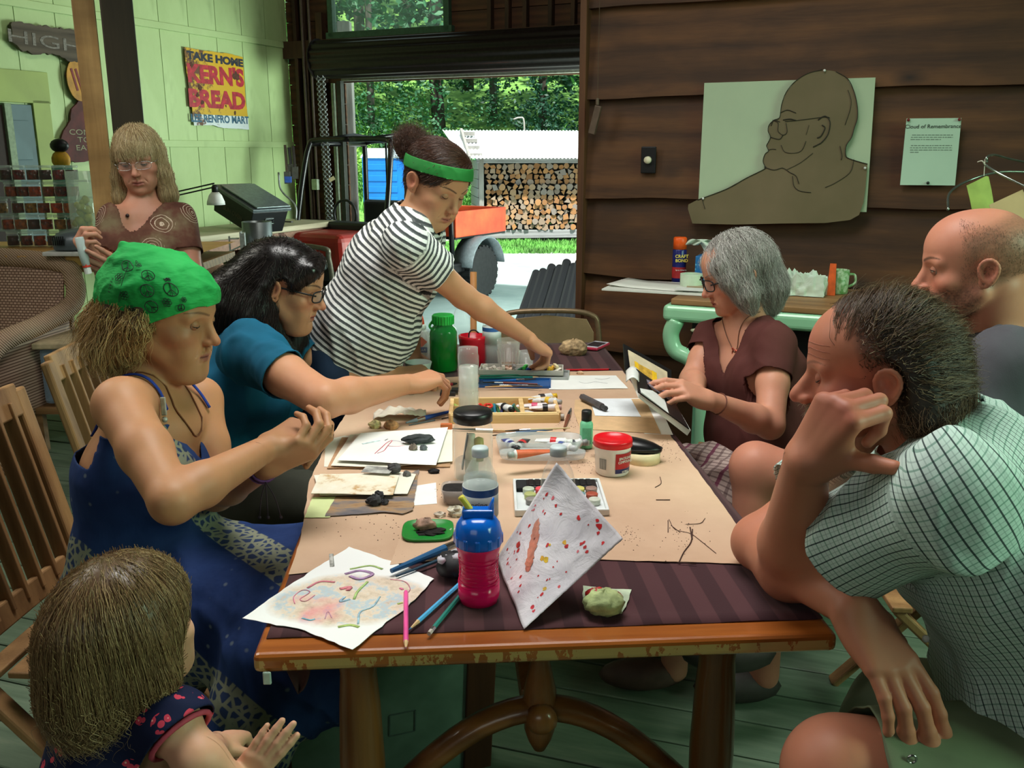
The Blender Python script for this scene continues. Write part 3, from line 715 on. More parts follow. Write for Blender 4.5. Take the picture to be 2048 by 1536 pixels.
for y in(-TLn/2+.16,TLn/2-.3):
    for x in(-.30,.30):
        b=MB();b.lathe([(.020,0),(.026,.02),(.030,.07),(.022,.11),(.020,.15),(.034,.20),(.036,.23),(.024,.26),(.032,.28),(.024,.30),(.036,.34),(.038,.45),(.034,.56),(.030,.62),(.034,.66),(.034,.72)],20,(x,y,0));b.build('leg',m_leg,tb,smooth=True)
    b=MB();b.box((0,y,.70),(.66,.04,.05));b.build('apron',m_legx,tb,bevel=.004)
    pts=[V(-.29+.58*i/24,y,.34+.20*math.sin(math.pi*i/24))for i in range(25)]
    b=MB();b.tube(pts,.028,8,flat=.7);b.build('arched_stretcher',m_legx,tb,smooth=True)
    b=MB();b.lathe([(.010,.46),(.020,.48),(.026,.50),(.028,.57),(.022,.60),(.014,.64),(.022,.69),(.024,.72)],16,(0,y,0));b.lathe([(.024,0),(.026,.02),(.016,.032),(0,.035)],14,(0,y-.02,.54),rotx(math.pi/2));b.build('centre_boss',m_leg,tb,smooth=True)
b=MB();b.box((0,0,.50),(.05,TLn-.5,.035));b.build('long_stretcher',m_leg,tb,bevel=.005)
        # ---- cloth, kraft paper (both lie on the table: things of their own)
def sheet_poly(name,pts,z,thick,mat,label,cat,jag=0,seed=1,dens=.02,wave=0,group=None,build_only=False,corner_lift=None):
    """thin sheet with a slightly torn outline; pts are places (x,y), z its underside"""
    r=random.Random(seed);P=[np.array(p[:2],float)for p in pts];out=[]
    for a,c in zip(P,P[1:]+P[:1]):
        L=np.linalg.norm(c-a);k=max(1,int(L/dens))if jag else max(1,int(L/.08));nn=nrm(V(a[1]-c[1],c[0]-a[0],0))[:2]
        for i in range(k):out.append(a+(c-a)*i/k+(nn*r.uniform(-jag,jag)if i else 0))
    cen=sum(P)/len(P);me=bpy.data.meshes.new(name);bm=bmesh.new()
    vs=[bm.verts.new((p[0]-cen[0],p[1]-cen[1],0))for p in out];bm.faces.new(vs)
    bmesh.ops.triangulate(bm,faces=bm.faces)
    if wave or corner_lift:
        bmesh.ops.subdivide_edges(bm,edges=bm.edges,cuts=3,use_grid_fill=True)
        for q in bm.verts:
            q.co.z+=wave*(.5+.5*mnoise.noise(Vector((q.co.x*9+seed,q.co.y*9,0))))
            if corner_lift:
                for(cx,cy,rad,hh)in corner_lift:
                    dd=math.hypot(q.co.x+cen[0]-cx,q.co.y+cen[1]-cy);q.co.z+=hh*max(0,1-dd/rad)**2
    bmesh.ops.recalc_face_normals(bm,faces=bm.faces);bm.to_mesh(me);bm.free()
    o=link(name,me,mat);o.location=(cen[0],cen[1],z+thick/2);md=o.modifiers.new('thick','SOLIDIFY');md.thickness=thick;md.offset=0
    if label:tag(o,label,cat,group)
    return o
m_cloth,t=newmat('burgundy_stripe_cloth',(70,34,40),.8,spec=.3);t.b.inputs['Sheen Weight'].default_value=.1
v=t.coord('Object',(1,1,1),(0,0,-ta));w=t.add('ShaderNodeTexWave',wave_type='BANDS',bands_direction='X');w.inputs['Scale'].default_value=5.2;t.link(v,w.inputs[0])
t.color(t.ramp(w.outputs['Fac'],[(.46,(58,28,34)),(.54,(78,44,48))]));t.bump(t.noise(v,400,2),.2,.0005)
def tp(x,y):return TO+TX*x+TY*y
cl_=MB();nx,ny=30,70
def clf(a,c):
    x=.012+(TWd+.03)*a;y=.045+(TLn-.02)*c;z=.7515+.0008*math.sin(a*40+c*9)
    over=0;x=min(x,TWd-.006)
    if over>0:z-=over*2.4;x=TWd+.002
    if c>.985:z=.7515
    p=tp(x,y);return(p[0],p[1],z)
cl_.grid(clf,nx,ny);o=cl_.build('tablecloth',m_cloth,smooth=True,solid=.0012);tag(o,'dark burgundy striped tablecloth covering the wooden table','tablecloth')
m_kraft,t=newmat('kraft_paper',(200,166,136),.75);v=t.coord();n=t.noise(v,3,5,.6);vo=t.noise(v,260,3)
c=t.ramp(n,[(.3,(186,152,124)),(.7,(208,176,148))]);sm=t.noise(v,7,6,.75);c=t.mix(t.ramp(sm,[(.66,(0,0,0)),(.74,(.55,.55,.55))]),c,(150,116,86))
t.color(c);t.bump(vo,.15,.0005);t.bump(t.noise(t.coord('Object',(1,.35,1)),14,3),.5,.004)
kp=[T(*p,.7535)for p in((577,1150),(785,1128),(1000,1112),(1250,1122),(1513,1130),(1480,1060),(1420,975),(1340,870),(1245,742),(1130,744),(980,748),(712,772),(690,832),(655,885),(618,965),(612,1010),(598,1090))]
o=sheet_poly('kraft_paper',kp,.7535,.0006,m_kraft,'big brown kraft paper sheet spread over the middle of the table','paper',jag=.0012,seed=3,wave=.0015)
kp2=[T(*p,.7545)for p in((628,945),(655,880),(700,870),(690,1010),(705,1080),(640,1115),(590,1070))]
b=MB();q0=tp(.02,.05)
b.grid(lambda a,c:(q0[0]-.012+.05*a*(1-c)+.03*c+.01,q0[1]-.03+.10*c*.3,.735-.17*c+.02*a),5,9);o=b.build('hanging_cloth_corner',m_cloth,solid=.002,smooth=True)
bpy.data.objects.remove(o)
    # ---- canvas board, book and card under the table
fb=W(760,1395,2.05);Rb=rotz(math.radians(20))@rotx(math.radians(8))
fr=empty('framed_canvas',tuple(fb),label='pale framed canvas leaning on the floor beneath the table',cat='canvas');fr.rotation_euler=Matrix(Rb.tolist()).to_euler()
m_canv,t=newmat('pale_canvas',(150,190,168),.7);v=t.coord();n=t.noise(v,5,4);t.color(t.ramp(n,[(.35,(96,126,108)),(.65,(128,160,140))]))
b=MB();b.box((0,0,-.1),(.42,.012,.62));b.build('canvas',m_canv,fr)
b=MB();
for(x,z,sx,sz)in((.235,-.1,.07,.70),(-.235,-.1,.07,.70),(0,.235,.54,.05),(0,-.435,.54,.05)):b.box((x,0,z),(sx,.025,sz))
b.build('frame',wood((60,34,22),(88,54,34),2),fr,bevel=.003)
b=MB();
for(x0,z0_,x1,z1q)in((.02,-.05,.08,-.05),(.08,-.05,.08,-.11),(.08,-.11,.02,-.11),(.02,-.11,.02,-.05)):b.bar(V(x0,-.007,z0_),V(x1,-.007,z1q),.003,.002,(0,1,0))
b.build('pencil_drawing',pm((96,120,110),.8),fr)
p=T(902,1480,.01);b=MB();bk=empty('book',(p[0],p[1],0),.4,label='thick black book with white pages lying on the floor under the table',cat='book')
b.box((0,0,.018),(.10,.15,.026));b.build('pages',m_white,bk);b=MB();b.box((0,0,.003),(.11,.16,.003));b.box((0,0,.033),(.11,.16,.003));b.box((-.054,0,.018),(.003,.16,.033));b.build('cover',m_black,bk)
p=T(858,1490,.03);b=MB();b.box((0,0,.03),(.035,.002,.055),rotx(-.3));o=b.build('photo_card',pm((170,176,172),.5,.4,40));o.location=(p[0],p[1],0.001);tag(o,'small photo card propped beside the book under the table','card')
    # ---- tan metal folding chair at the far end
mc=T(1080,632,.80)
m_tan=pm((150,124,92),.4,.08,10,.05,metal=.2)
e=empty('metal_folding_chair',(.14,3.62,0),math.radians(2),label='tan metal folding chair at the far end of the table',cat='chair')
b=MB();pts=spline([(-.22,.20,0),(-.22,.02,.45),(-.21,-.0,.74),(-.17,-.0,.815),(0,0,.83),(.17,0,.815),(.21,0,.74),(.22,.02,.45),(.22,.20,0)],6);b.tube(pts,.011,8);b.build('frame',pm((132,110,84),.35,metal=.4),e,smooth=True)
b=MB();b.prism([(-.19,.55),(-.19,.74),(-.16,.795),(0,.812),(.16,.795),(.19,.74),(.19,.55)],0,.004,np.array([[1,0,0],[0,0,1],[0,1,0.]]));b.build('backrest',m_tan,e,bevel=.002)
b=MB();b.box((0,-.18,.44),(.38,.38,.02));b.build('seat',m_tan,e,bevel=.012)
for s in(-1,1):b=MB();b.tube([(s*.2,.0,.42),(s*.2,-.36,0)],.011,8);b.build('leg',m_tan,e,smooth=True)
    # ---- brush pole standing behind the red cup
    # ---- grey slats leaning behind the doorway edge
m_pick=pm((128,138,148),.55,.12,4,.2,stretch=(1,1,.2))
lp=[(1072,548,1018),(1086,545,1036),(1103,536,1052),(1119,538,1070),(1133,527,1086),(1147,535,1104),(1158,528,1122),(1166,532,1140)]
for i,(tx,ty,bx)in enumerate(lp):
    zc_=6.2-.10*i;a=W(tx,ty,zc_);a2=W(bx,700,zc_-.25);d=nrm(a2-a);c=a+d*((a[2]-SLAB)/(-d[2]))
    b=MB();Ln=float(np.linalg.norm(c-a));zz=nrm(a-c);xx=nrm(np.cross(V(0,-1,.1),zz));Rm=np.stack([xx,np.cross(zz,xx),zz],1)
    b.prism([(-.028,0),(.028,0)]+[(.028*math.cos(q),.0+.0)for q in()]+[(.028,0.006),(.016,.014),(-.016,.014),(-.028,.006)],0,Ln,np.eye(3))
    b.prism([(.028*math.cos(q),.028*math.sin(q))for q in np.linspace(0,math.pi,9)],0.0,.013,np.array([[1,0,0],[0,0,1],[0,1,0.]]),(0,0.0,Ln))
    o=b.build('grey_slat',m_pick);o.matrix_world=Matrix.Translation(Vector(c))@Matrix(Rm.tolist()).to_4x4()
    tag(o,['widest leaning grey slat, leftmost of the stack by the doorway edge','second slat from the left in the leaning grey stack','third slat from the left in the leaning grey stack','fourth slat from the left in the leaning grey stack','fourth slat from the right in the leaning grey stack','third slat from the right in the leaning grey stack','second slat from the right in the leaning grey stack','rightmost slat of the leaning grey stack, against the corner trim'][i],'slat','grey slats leaning by the doorway')
    # ---- mint green vintage stove
m_mint=pm((150,205,165),.3,.05,4,.02,coat=.5);m_mintd=pm((108,158,128),.35,.05)
so=room(0,0,0);su0,_=uz(1342,600,3.36);sto=empty('vintage_stove',tuple(room(su0,3.36,0)),-YAW,label='mint green enamel vintage stove against the board wall, used as a side table',cat='stove')
def msb(name,c,d,mat,bev=.02):b=MB();b.box(c,d);return b.build(name,mat,sto,bevel=bev,seg=4)
SW=1.25
msb('top_rail',(SW/2,.27,.855),(SW+.06,.56,.065),m_mint,.02)
msb('cabinet',(SW/2+.04,.32,.38),(SW-.12,.46,.62),m_mint,.03)
b=MB();b.tube(spline([(.02,.02,.83),(.0,.02,.77),(.02,.02,.71),(.08,.02,.68),(.13,.02,.62),(.14,.02,.5),(.14,.02,.2),(.13,.02,.02)],6),.032,12);b.build('front_leg',m_mint,sto,smooth=True)
b=MB();b.tube(spline([(SW-.02,.02,.83),(SW,.02,.77),(SW-.02,.02,.71),(SW-.08,.02,.68),(SW-.13,.02,.62),(SW-.14,.02,.5),(SW-.13,.02,.02)],6),.032,12);b.build('front_leg',m_mint,sto,smooth=True)
msb('side_panel',(.10,.30,.42),(.03,.46,.78),m_mintd,.008)
msb('ledge',(SW/2,.06,.68),(SW-.16,.10,.05),m_mint,.02)
msb('recess',(SW/2,.12,.765),(SW-.14,.12,.12),m_black,.004)
msb('tray',(SW/2+.02,.03,.712),(SW-.26,.10,.012),m_black,.004)
msb('oven_door',(.46,.07,.36),(.46,.03,.50),m_mint,.014);msb('oven_door',(.96,.07,.36),(.40,.03,.50),m_mint,.014)
m_cream=pm((226,220,190),.35,.04)
for x in(.14,.62,1.0):
    b=MB();b.lathe([(.026,0),(.026,.012),(.02,.026),(0,.028)],14,(x,.03,.79),rotx(math.pi/2));
    for s in(-1,1):b.ball((x+s*.04,.02,.79+.002),(.026,.008,.009),10,6)
    b.build('knob',m_cream,sto,smooth=True)
bd=empty('top_board',tuple(room(su0,3.36,0)),-YAW,label='wooden board covering the top of the mint green stove',cat='board')
b=MB();b.box((SW/2,.27,.899),(SW,.54,.022));b.build('board',m_teakx,bd,bevel=.003)
def SP(px,v,z=.911):d=ray(px,560);k_=v/float(d@RV);return V(d[0]*k_,d[1]*k_,z)
def on_stove(px,py,v=None,h=.911):p=T(px,py,h);return p
def rot_local(o,p,rz=0):o.location=(p[0],p[1],p[2]);o.rotation_euler=(0,0,rz);return o
m_paper=pm((222,222,214),.7,.04,6,.05)
p=SP(1335,3.60)
b=MB();b.box((0,0,0),(.46,.3,.006));o=b.build('paper_stack',m_paper);rot_local(o,V(*(p[:2]),.915),-YAW+.05);tag(o,'stack of white sheets overhanging the left end of the mint stove','paper')
b=MB();b.grid(lambda a,c:(-.16+.32*a,-.11+.22*c,.03*max(0,.3-a)**1.2+.002),12,4);o=b.build('curled_sheet',m_paper,solid=.0006,smooth=True);rot_local(o,V(p[0]-.05,p[1]+.03,.9185),-YAW-.1);tag(o,'curled white sheet on top of the paper stack beside the spray can','paper')
p=SP(1405,3.60);b=MB();b.box((0,0,0),(.16,.12,.004));o=b.build('clipboard',pm((170,150,120),.6));rot_local(o,V(p[0]+.02,p[1],.9235),-YAW+.2);tag(o,'small brown clipboard beside the grey-haired woman’s glasses','clipboard')
p=SP(1384,3.56);b=MB();b.box((0,0,0),(.11,.08,.001));o=b.build('note_sheet',m_white);rot_local(o,V(p[0]-.015,p[1]-.04,.9265),-YAW+.1);tag(o,'white note sheet in front of the wide tape roll','paper')
p=SP(1357,3.80);sc_=empty('spray_can',(p[0],p[1],.911),label='navy spray adhesive can with an orange cap on the stove',cat='spray can')
m_navy=pm((28,32,104),.3,.05);b=MB();b.lathe([(.026,0),(.029,.004),(.029,.135),(.024,.145)],24);b.build('can',m_navy,sc_,smooth=True)
b=MB();b.lathe([(.028,.140),(.028,.185),(.024,.19),(0,.19)],24);b.build('cap',pm((235,92,24),.4,.05),sc_,smooth=True)
b=MB();b.lathe([(.0294,.02),(.0294,.066)],24,cap=False);b.build('red_band',pm((170,40,44),.4),sc_,smooth=True)
m_gold=pm((236,214,90),.5);
text('CRAFT',.018,'brand_lettering',m_gold,sc_,(.004,-.0298,.112),(math.pi/2,0,0),bold=.0004);text('BOND',.018,'brand_lettering',m_gold,sc_,(.004,-.0298,.094),(math.pi/2,0,0),bold=.0004)
text('Spray Adhesive',.0075,'small_lettering',m_white,sc_,(.003,-.0300,.055),(math.pi/2,0,0))
p=SP(1408,3.80);tbx=empty('tissue_box',(p[0],p[1],.911),-YAW,label='blue patterned tissue box with a tissue sticking out',cat='tissue box')
m_tb,t=newmat('blue_pattern',(40,120,170),.5);v=t.coord();vo=t.add('ShaderNodeTexVoronoi');vo.inputs['Scale'].default_value=60;t.link(v,vo.inputs[0]);t.color(t.ramp(vo.outputs['Distance'],[(.1,(110,190,215)),(.3,(30,105,165))]))
b=MB();b.box((.03,0,.06),(.115,.115,.12));b.build('box',m_tb,tbx,bevel=.003)
m_tis=pm((205,222,205),.8,.05,20,.4);b=MB();r=random.Random(4)
b.grid(lambda a,c:(.03-.05*c-.04*c*c+.05*(a-.5)*(1+.6*math.sin(c*3)),.012*math.sin(a*9+c*4),.118+.075*math.sin(c*2.2)*1.0-.02*c*c),14,12);b.build('tissue',m_tis,tbx,smooth=True,solid=.0005)
p=SP(1383,3.66);b=MB();b.lathe([(.034,0),(.046,0),(.046,.048),(.034,.048),(.034,0)],32,cap=False);o=b.build('wide_tape_roll',pm((206,226,200),.35,.04),smooth=False,bevel=.001);o.location=(p[0],p[1],.921);tag(o,'wide roll of white tape standing on the papers','tape roll')
p=SP(1592,3.66);b=MB();b.box((0,0,.03),(.22,.10,.06));me_o=b.build('tissue_wrapped_parcel',m_tis);bm=bmesh.new();bm.from_mesh(me_o.data);bmesh.ops.subdivide_edges(bm,edges=bm.edges,cuts=14,use_grid_fill=True)
for q in bm.verts:
    k_=mnoise.noise(q.co*38);q.co+=q.co.normalized()*k_*.012;
    if q.co.z>.055:q.co.z+=abs(mnoise.noise(q.co*50+Vector((5,0,0))))*.06
bm.to_mesh(me_o.data);bm.free();me_o.location=(p[0],p[1],.913);me_o.rotation_euler=(0,0,-YAW);me_o.data.materials[0]=m_tis;tag(me_o,'crumpled white tissue packing in a low box on the stove','packing')
p=SP(1678,3.76);mg=empty('mug',(p[0],p[1],.911),0,label='pale green marbled mug at the right end of the stove',cat='mug')
m_mug,t=newmat('marbled_green',(150,190,130),.35);v=t.coord();t.color(t.ramp(t.noise(v,30,4,dist=2),[(.35,(190,214,180)),(.6,(96,150,84))]))
b=MB();b.lathe([(.034,0),(.036,.003),(.037,.092),(.034,.092),(.033,.006),(0,.006)],24);b.build('cup',m_mug,mg,smooth=True);b=MB();b.tube(spline([(.035,0,.075),(.06,0,.07),(.062,0,.04),(.036,0,.025)],5),.005,8);b.build('handle',m_mug,mg,smooth=True)
b=MB();b.lathe([(.022,0),(.016,.12),(.0,.12)],4,sq=None);o=b.build('orange_sponge_wedge',pm((226,96,40),.6),smooth=False);o.location=tuple(SP(1664,3.70));o.rotation_euler=(0,0,.4);tag(o,'tall orange tapered scraper standing before the green mug','scraper')
b=MB();b.lathe([(.016,0),(.017,.05),(.015,.05),(.014,.003),(0,.003)],16);o=b.build('small_glass',glass((220,200,180),.05,.3),smooth=True);o.location=tuple(SP(1648,3.68));tag(o,'small clear glass just left of the orange scraper','glass')
    # ---- things on the board wall
def wallpt(px,py,off=.07):return onplane(px,py,RV,WP-off)
def wall_sheet(name,pts_px,off,thick,mat,label=None,cat=None,parent=None):
    P=[wallpt(*p,off)for p in pts_px];c=sum(P)/len(P);loc=[((q-c)@RU,(q-c)[2])for q in P]
    b=MB();b.prism(loc,-thick/2,thick/2,np.array([[1,0,0],[0,0,1],[0,1,0.]]));o=b.build(name,mat);o.rotation_euler=(0,0,-YAW);o.location=c
    if label:tag(o,label,cat)
    return o,c
m_post=pm((176,196,164),.7,.03,3,.03);wall_sheet('white_poster_board',[(1409,166),(1751,155),(1733,424),(1396,420)],.066,.004,m_post,'plain white poster board pinned behind the brown paper portrait','poster')
bust_px=[(1376,418),(1377,409),(1394,400),(1452,378),(1490,357),(1528,338),(1530,333),(1526,322),(1530,308),(1537,302),(1533,292),(1536,285),(1541,274),(1536,262),(1538,250),(1548,240),(1559,235),(1563,210),(1572,185),(1590,163),(1615,147),(1645,139),(1672,143),(1695,157),(1707,180),(1714,208),(1715,235),(1709,255),(1703,275),(1693,290),(1691,305),(1694,315),(1720,324),(1735,328),(1733,350),(1731,375),(1727,405),(1718,430),(1700,440),(1650,446),(1560,447),(1470,449),(1385,447)]
m_bust,t=newmat('brown_wrapping_paper',(126,116,84),.75);v=t.coord();t.color(t.ramp(t.noise(v,3,4),[(.3,(98,90,62)),(.7,(118,104,78))]));t.bump(t.noise(v,8,3),.3,.004)
bo,bc=wall_sheet('paper_portrait',bust_px,.085,.003,m_bust,'brown paper cut-out bust drawing of a bald bearded man in glasses','drawing')
m_char=pm((44,42,32),.8,.1)
def stroke(pts,w,parent,c,mat=m_char,name='charcoal_line',sm=True,off=.0885):
    P=[wallpt(*p,off)for p in pts];loc=[V((q-c)@RU,(q-c)@RV,(q-c)[2])for q in P]
    if sm and len(loc)>2:loc=spline(loc,4)
    b=MB()
    b.tube(loc,w,5,flat=1);return b.build(name,mat,parent,smooth=True)
for pts,w in(([(p[0]+.8,p[1])for p in bust_px[2:7]],.0016),(bust_px[6:22],.0013),(bust_px[22:34],.0015),([(1545,240),(1556,246),(1556,262),(1566,270),(1574,264),(1572,246)],.0012),([(1570,243),(1600,240),(1650,234),(1660,236)],.0012),([(1560,226),(1575,220),(1592,226)],.0014),([(1566,240),(1580,238),(1592,241)],.0022),([(1542,252),(1548,240),(1560,244)],.0012),([(1636,240),(1650,232),(1660,244),(1656,268),(1644,284),(1634,290),(1626,294)],.0020),([(1644,250),(1650,256),(1642,272),(1634,276)],.0022),([(1536,300),(1545,298),(1552,299)],.0012),([(1541,274),(1550,277),(1560,278),(1566,270)],.0014),([(1562,290),(1570,304),(1590,306),(1604,300),(1612,282)],.0010),([(1528,334),(1548,340),(1565,336),(1580,345),(1592,352),(1598,368)],.0013),([(1572,340),(1600,326),(1626,306)],.0009),([(1585,352),(1588,372),(1600,382),(1622,385)],.0012),([(1708,318),(1700,345),(1670,366),(1650,375)],.0010),([(1680,292),(1684,312),(1682,320)],.0012),([(1404,398),(1410,418)],.0011),([(1690,250),(1700,220),(1702,200),(1696,180)],.0009),([(1612,270),(1618,250)],.0007)):
    stroke(pts,w,bo,bc)
for k_,(px,py)in enumerate(((1649,141),(1730,336),(1406,397))):
    q=wallpt(px,py,.092)-bc;b=MB();b.ball(((q@RU),q@RV,q[2]),.005,8,5);b.build('push_pin',m_white,bo,smooth=True)
m_note=pm((182,214,190),.7,.03,4,.02);no,nc=wall_sheet('typed_notice',[(1813,237),(1923,236),(1910,371),(1800,370)],.066,.0012,m_note,'typed white notice sheet pinned to the board wall by three pins','notice')
m_tx=pm((110,130,116),.8);m_txd=pm((60,74,62),.8)
stx=text('Cloud of Remembrance',.020,'title_lettering',m_txd,no,tuple(RR.T@(wallpt(1866,253,.068)-nc)),(math.pi/2,.0,0),extrude=.0002)
for li,(y,x0,x1)in enumerate([(270,1824,1906),(274.5,1822,1906),(279,1821,1882),(291,1822,1904),(295.5,1820,1905),(300,1820,1904),(304.5,1820,1838)]):
    r=random.Random(li);x=x0;b=MB()
    while x<x1:
        w=r.uniform(3,9);x2=min(x1,x+w);a=RR.T@(wallpt(x,y,.0672)-nc);c=RR.T@(wallpt(x2,y,.0672)-nc);b.bar(a,c,.0025,.0004,(0,1,0));x=x2+1.6
    b.build('typed_line',m_tx,no)
for px,py,cc in((1817,240,(120,40,34)),(1919,239,(120,40,34)),(1856,366,(30,40,36))):
    q=RR.T@(wallpt(px,py,.072)-nc);b=MB();b.ball(q,.006,8,5);b.build('push_pin',pm(cc,.4),no,smooth=True)
p=wallpt(1297,320,.055);sw=empty('switch_plate',tuple(p),-YAW,label='black wall plate with a round cream dimmer knob',cat='switch');b=MB();b.box((0,0,0),(.066,.01,.112));b.build('plate',m_black,sw,bevel=.004);b=MB();b.lathe([(.016,0),(.015,.016),(0,.018)],18,(0,-.004,0),rotx(math.pi/2));b.build('knob',m_cream,sw,smooth=True)
bl=empty('hanging_bell',tuple(wallpt(1194,240,.10)),-YAW,label='small metal tag hanging on a long string at the left end of the board wall',cat='bell');b=MB();b.tube([(0,0,.9),(0,0,.09)],.0012,5);b.build('string',pm((90,74,56),.8),bl);b=MB();b.tube([(0,0,.09),(.0,0,.06)],.008,8);b.box((-.008,0,.0),(.03,.02,.12),roty(.25));b.build('tag',pm((104,86,72),.5,metal=.3),bl,bevel=.003)
mo=empty('wire_mobile',tuple(W(2000,345,2.35)),label='looped bare wire hanging above the bald man with papers tied on',cat='mobile');oM=W(2000,345,2.35)
m_wire=pm((150,160,150),.25,metal=.9,bump=0)
for pts in([(1896,420,2.4),(1900,385,2.45),(1940,360,2.5),(2000,344,2.5),(2080,345,2.5)],[(1974,325,2.3),(1974,314,2.3),(1990,310,2.35),(2020,318,2.4),(2080,330,2.5)],[(1968,328,2.3),(2000,348,2.25),(2060,378,2.2)]):
    b=MB();b.tube(spline([W(*q)-oM for q in pts],8),.0032,7);b.build('wire',m_wire,mo,smooth=True)
b=MB();b.tube([W(1970,318,2.3)-oM,W(1968,352,2.3)-oM],.001,5);b.tube(spline([W(1955,324,2.3)-oM,W(1964,322,2.29)-oM,W(1970,330,2.29)-oM],4),.0015,5);b.build('string',pm((200,200,180),.8),mo)
def hang_paper(name,pts,z,mat,label):
    P=[W(x,y,z+.0*i)for i,(x,y)in enumerate(pts)];c=sum(P)/len(P);b=MB();n_=nrm(np.cross(P[1]-P[0],P[-1]-P[0]));b.add([q-c+n_*.0006 for q in P]+[q-c-n_*.0006 for q in P],[tuple(range(len(P))),tuple(range(2*len(P)-1,len(P)-1,-1))]+[(i,(i+1)%len(P),len(P)+(i+1)%len(P),len(P)+i)for i in range(len(P))]);o=b.build(name,mat);o.location=c;tag(o,label,'paper');return o
hang_paper('yellow_green_tag',[(1933,371),(1950,363),(1972,352),(1977,353),(1983,380),(1987,405),(1981,428),(1945,425),(1940,400)],2.3,pm((158,180,86),.7,.1,20),'torn yellow-green paper tag tied to the wire mobile')
hang_paper('tan_card',[(1978,410),(2045,379),(2054,400),(2058,480),(2017,492),(1990,440)],2.22,pm((196,166,120),.7,.05,10),'large tan paper card hanging from the wire mobile at the right edge')
    # ================= left background
cz_=.925;c0=T(-60,487,cz_);c1=T(215,484,cz_)
ct=empty('live_edge_counter',(0,0,0),label='rough live-edge wooden counter carrying the jars and the projector',cat='counter')
m_live=wood((170,120,62),(218,172,104),0,1.2,.5);b=MB()
b.grid(lambda a,c:(-4.2+2.55*a,4.75+.75*c-(0.02*mnoise.noise(Vector((a*22,0,0)))+.012*mnoise.noise(Vector((a*70,2,0))))*(1-c)*3,cz_),120,4)
b.grid(lambda a,c:(-4.2+2.55*a,4.75-(0.02*mnoise.noise(Vector((a*22,0,0)))+.012*mnoise.noise(Vector((a*70,2,0))))*3+.03*c,cz_-.055*c),120,4);b.build('slab',m_live,ct,smooth=True)
b=MB();b.box((-2.9,5.15,cz_-.075),(2.5,.65,.04));b.build('under_board',m_teakx,ct)
for x in(-4.0,-2.2):b=MB();b.box((x,5.15,.43),(.08,.5,.86));b.build('leg',m_teak,ct,bevel=.004)
jr=empty('jar_rack',(0,0,0),label='rack of thin glass shelves stacked with small jam jars',cat='rack')
m_gs=glass((190,230,215),.05,.30);jx0,jx1,jy=-3.35,-2.32,5.22
rowz=[T(80,yy,0)*0 for yy in()]
zs=[cz_+.004+.0905*i for i in range(5)]
for i in range(1,5):b=MB();b.box(((jx0+jx1)/2,jy+.02,zs[i]-.005),(jx1-jx0+.12,.13,.005));b.build('glass_shelf',m_gs,jr)
jg=glass((225,240,232),.05,.07);prots=[]
mj=[]
for k_,cc in enumerate(((150,52,12),(110,28,10),(176,84,14),(70,16,14),(196,66,10),(120,12,22),(148,96,30))):
    m,t=newmat('preserve_%d'%k_,cc,.12,trans=.35,ior=1.36);n=t.noise(t.coord(),40,3);t.color(t.ramp(n,[(.35,tuple(int(x*.6)for x in cc)),(.7,tuple(min(255,int(x*1.25))for x in cc))]));mj.append(m)
def jar(kind):
    e=empty('jam_jar');b=MB();b.lathe([(.030,0),(.032,.004),(.032,.055),(.029,.066),(.029,.07)],18);b.build('glass',jg,e,smooth=True)
    b=MB();b.lathe([(.0,.003),(.0316,.003),(.0316,.056),(0,.056)],14);b.build('preserve',mj[kind],e,smooth=True)
    b=MB();b.lathe([(.031,.068),(.033,.069),(.033,.079),(.03,.081),(0,.081)],18);b.build('lid',glass((210,225,215),.08,.35),e,smooth=True);return e
jp=[jar(k_)for k_ in range(7)];jused=set()
rows=[(0,[16,43,70,97,124,151,178],[3,1,0,3,1,0,2]),(1,[10,36,62,88,115,141,167],[0,2,3,0,6,1,0]),(2,[2,34,60,86,112,138,164][0:7],[6,1,6,0,4,2,0]),(3,[24,48,72,100,125,148],[0,1,4,0,1,0]),(4,[18,44,72,97,124,150],[3,5,1,3,5,3])]
rown=['bottom shelf','shelf above the bottom one','middle shelf','shelf below the top one','top shelf'];ordn=['leftmost','second from left','third from left','fourth from left','fifth from left','sixth from left','rightmost']
cols_=['amber-red','dark red','honey orange','almost black','bright orange','crimson','olive gold']
for ri,xs,ks in rows:
    for j,(px,kk)in enumerate(zip(xs,ks)):
        e=jp[kk]if kk not in jused else copy_tree(jp[kk]);jused.add(kk)
        z_=zs[ri];d=ray(px,400);x_=d[0]/d[1]*jy;e.location=(x_,jy,z_);e.rotation_euler=(0,0,R_.uniform(0,6))
        tag(e,'%s jam jar, %s on the %s'%(cols_[kk],ordn[j],rown[ri]),'jar','jam jars on the glass rack')
p=W(168,450,4.95);vs_=empty('tall_glass_vase',(p[0],p[1],cz_),label='tall clear cylinder vase holding yellow stuff beside the jar rack',cat='vase');b=MB();b.lathe([(.065,0),(.065,.42),(.06,.42),(.06,.01),(0,.01)],26);b.build('glass',glass((215,235,220),.05,.22),vs_,smooth=True)
b=MB();r=random.Random(2)
for i in range(26):b.ball((r.uniform(-.035,.035),r.uniform(-.035,.035),r.uniform(.03,.28)),r.uniform(.012,.026),7,5,.2,i)
b.build('yellow_filling',pm((200,190,90),.5),vs_,smooth=True)
p=W(172,462,4.78);pj=empty('projector',(p[0],p[1],0.951),math.radians(12),label='silver grey video projector on the counter by the jars',cat='projector')
m_sil=pm((112,122,130),.35,.05,metal=.3);b=MB();b.lathe([(.0,.005),(.155,.005),(.16,.02),(.16,.05),(.14,.085),(.09,.102),(0,.105)],40,sq=3.2);o=b.build('body',m_sil,pj,smooth=True);o.scale=(1,.78,1)
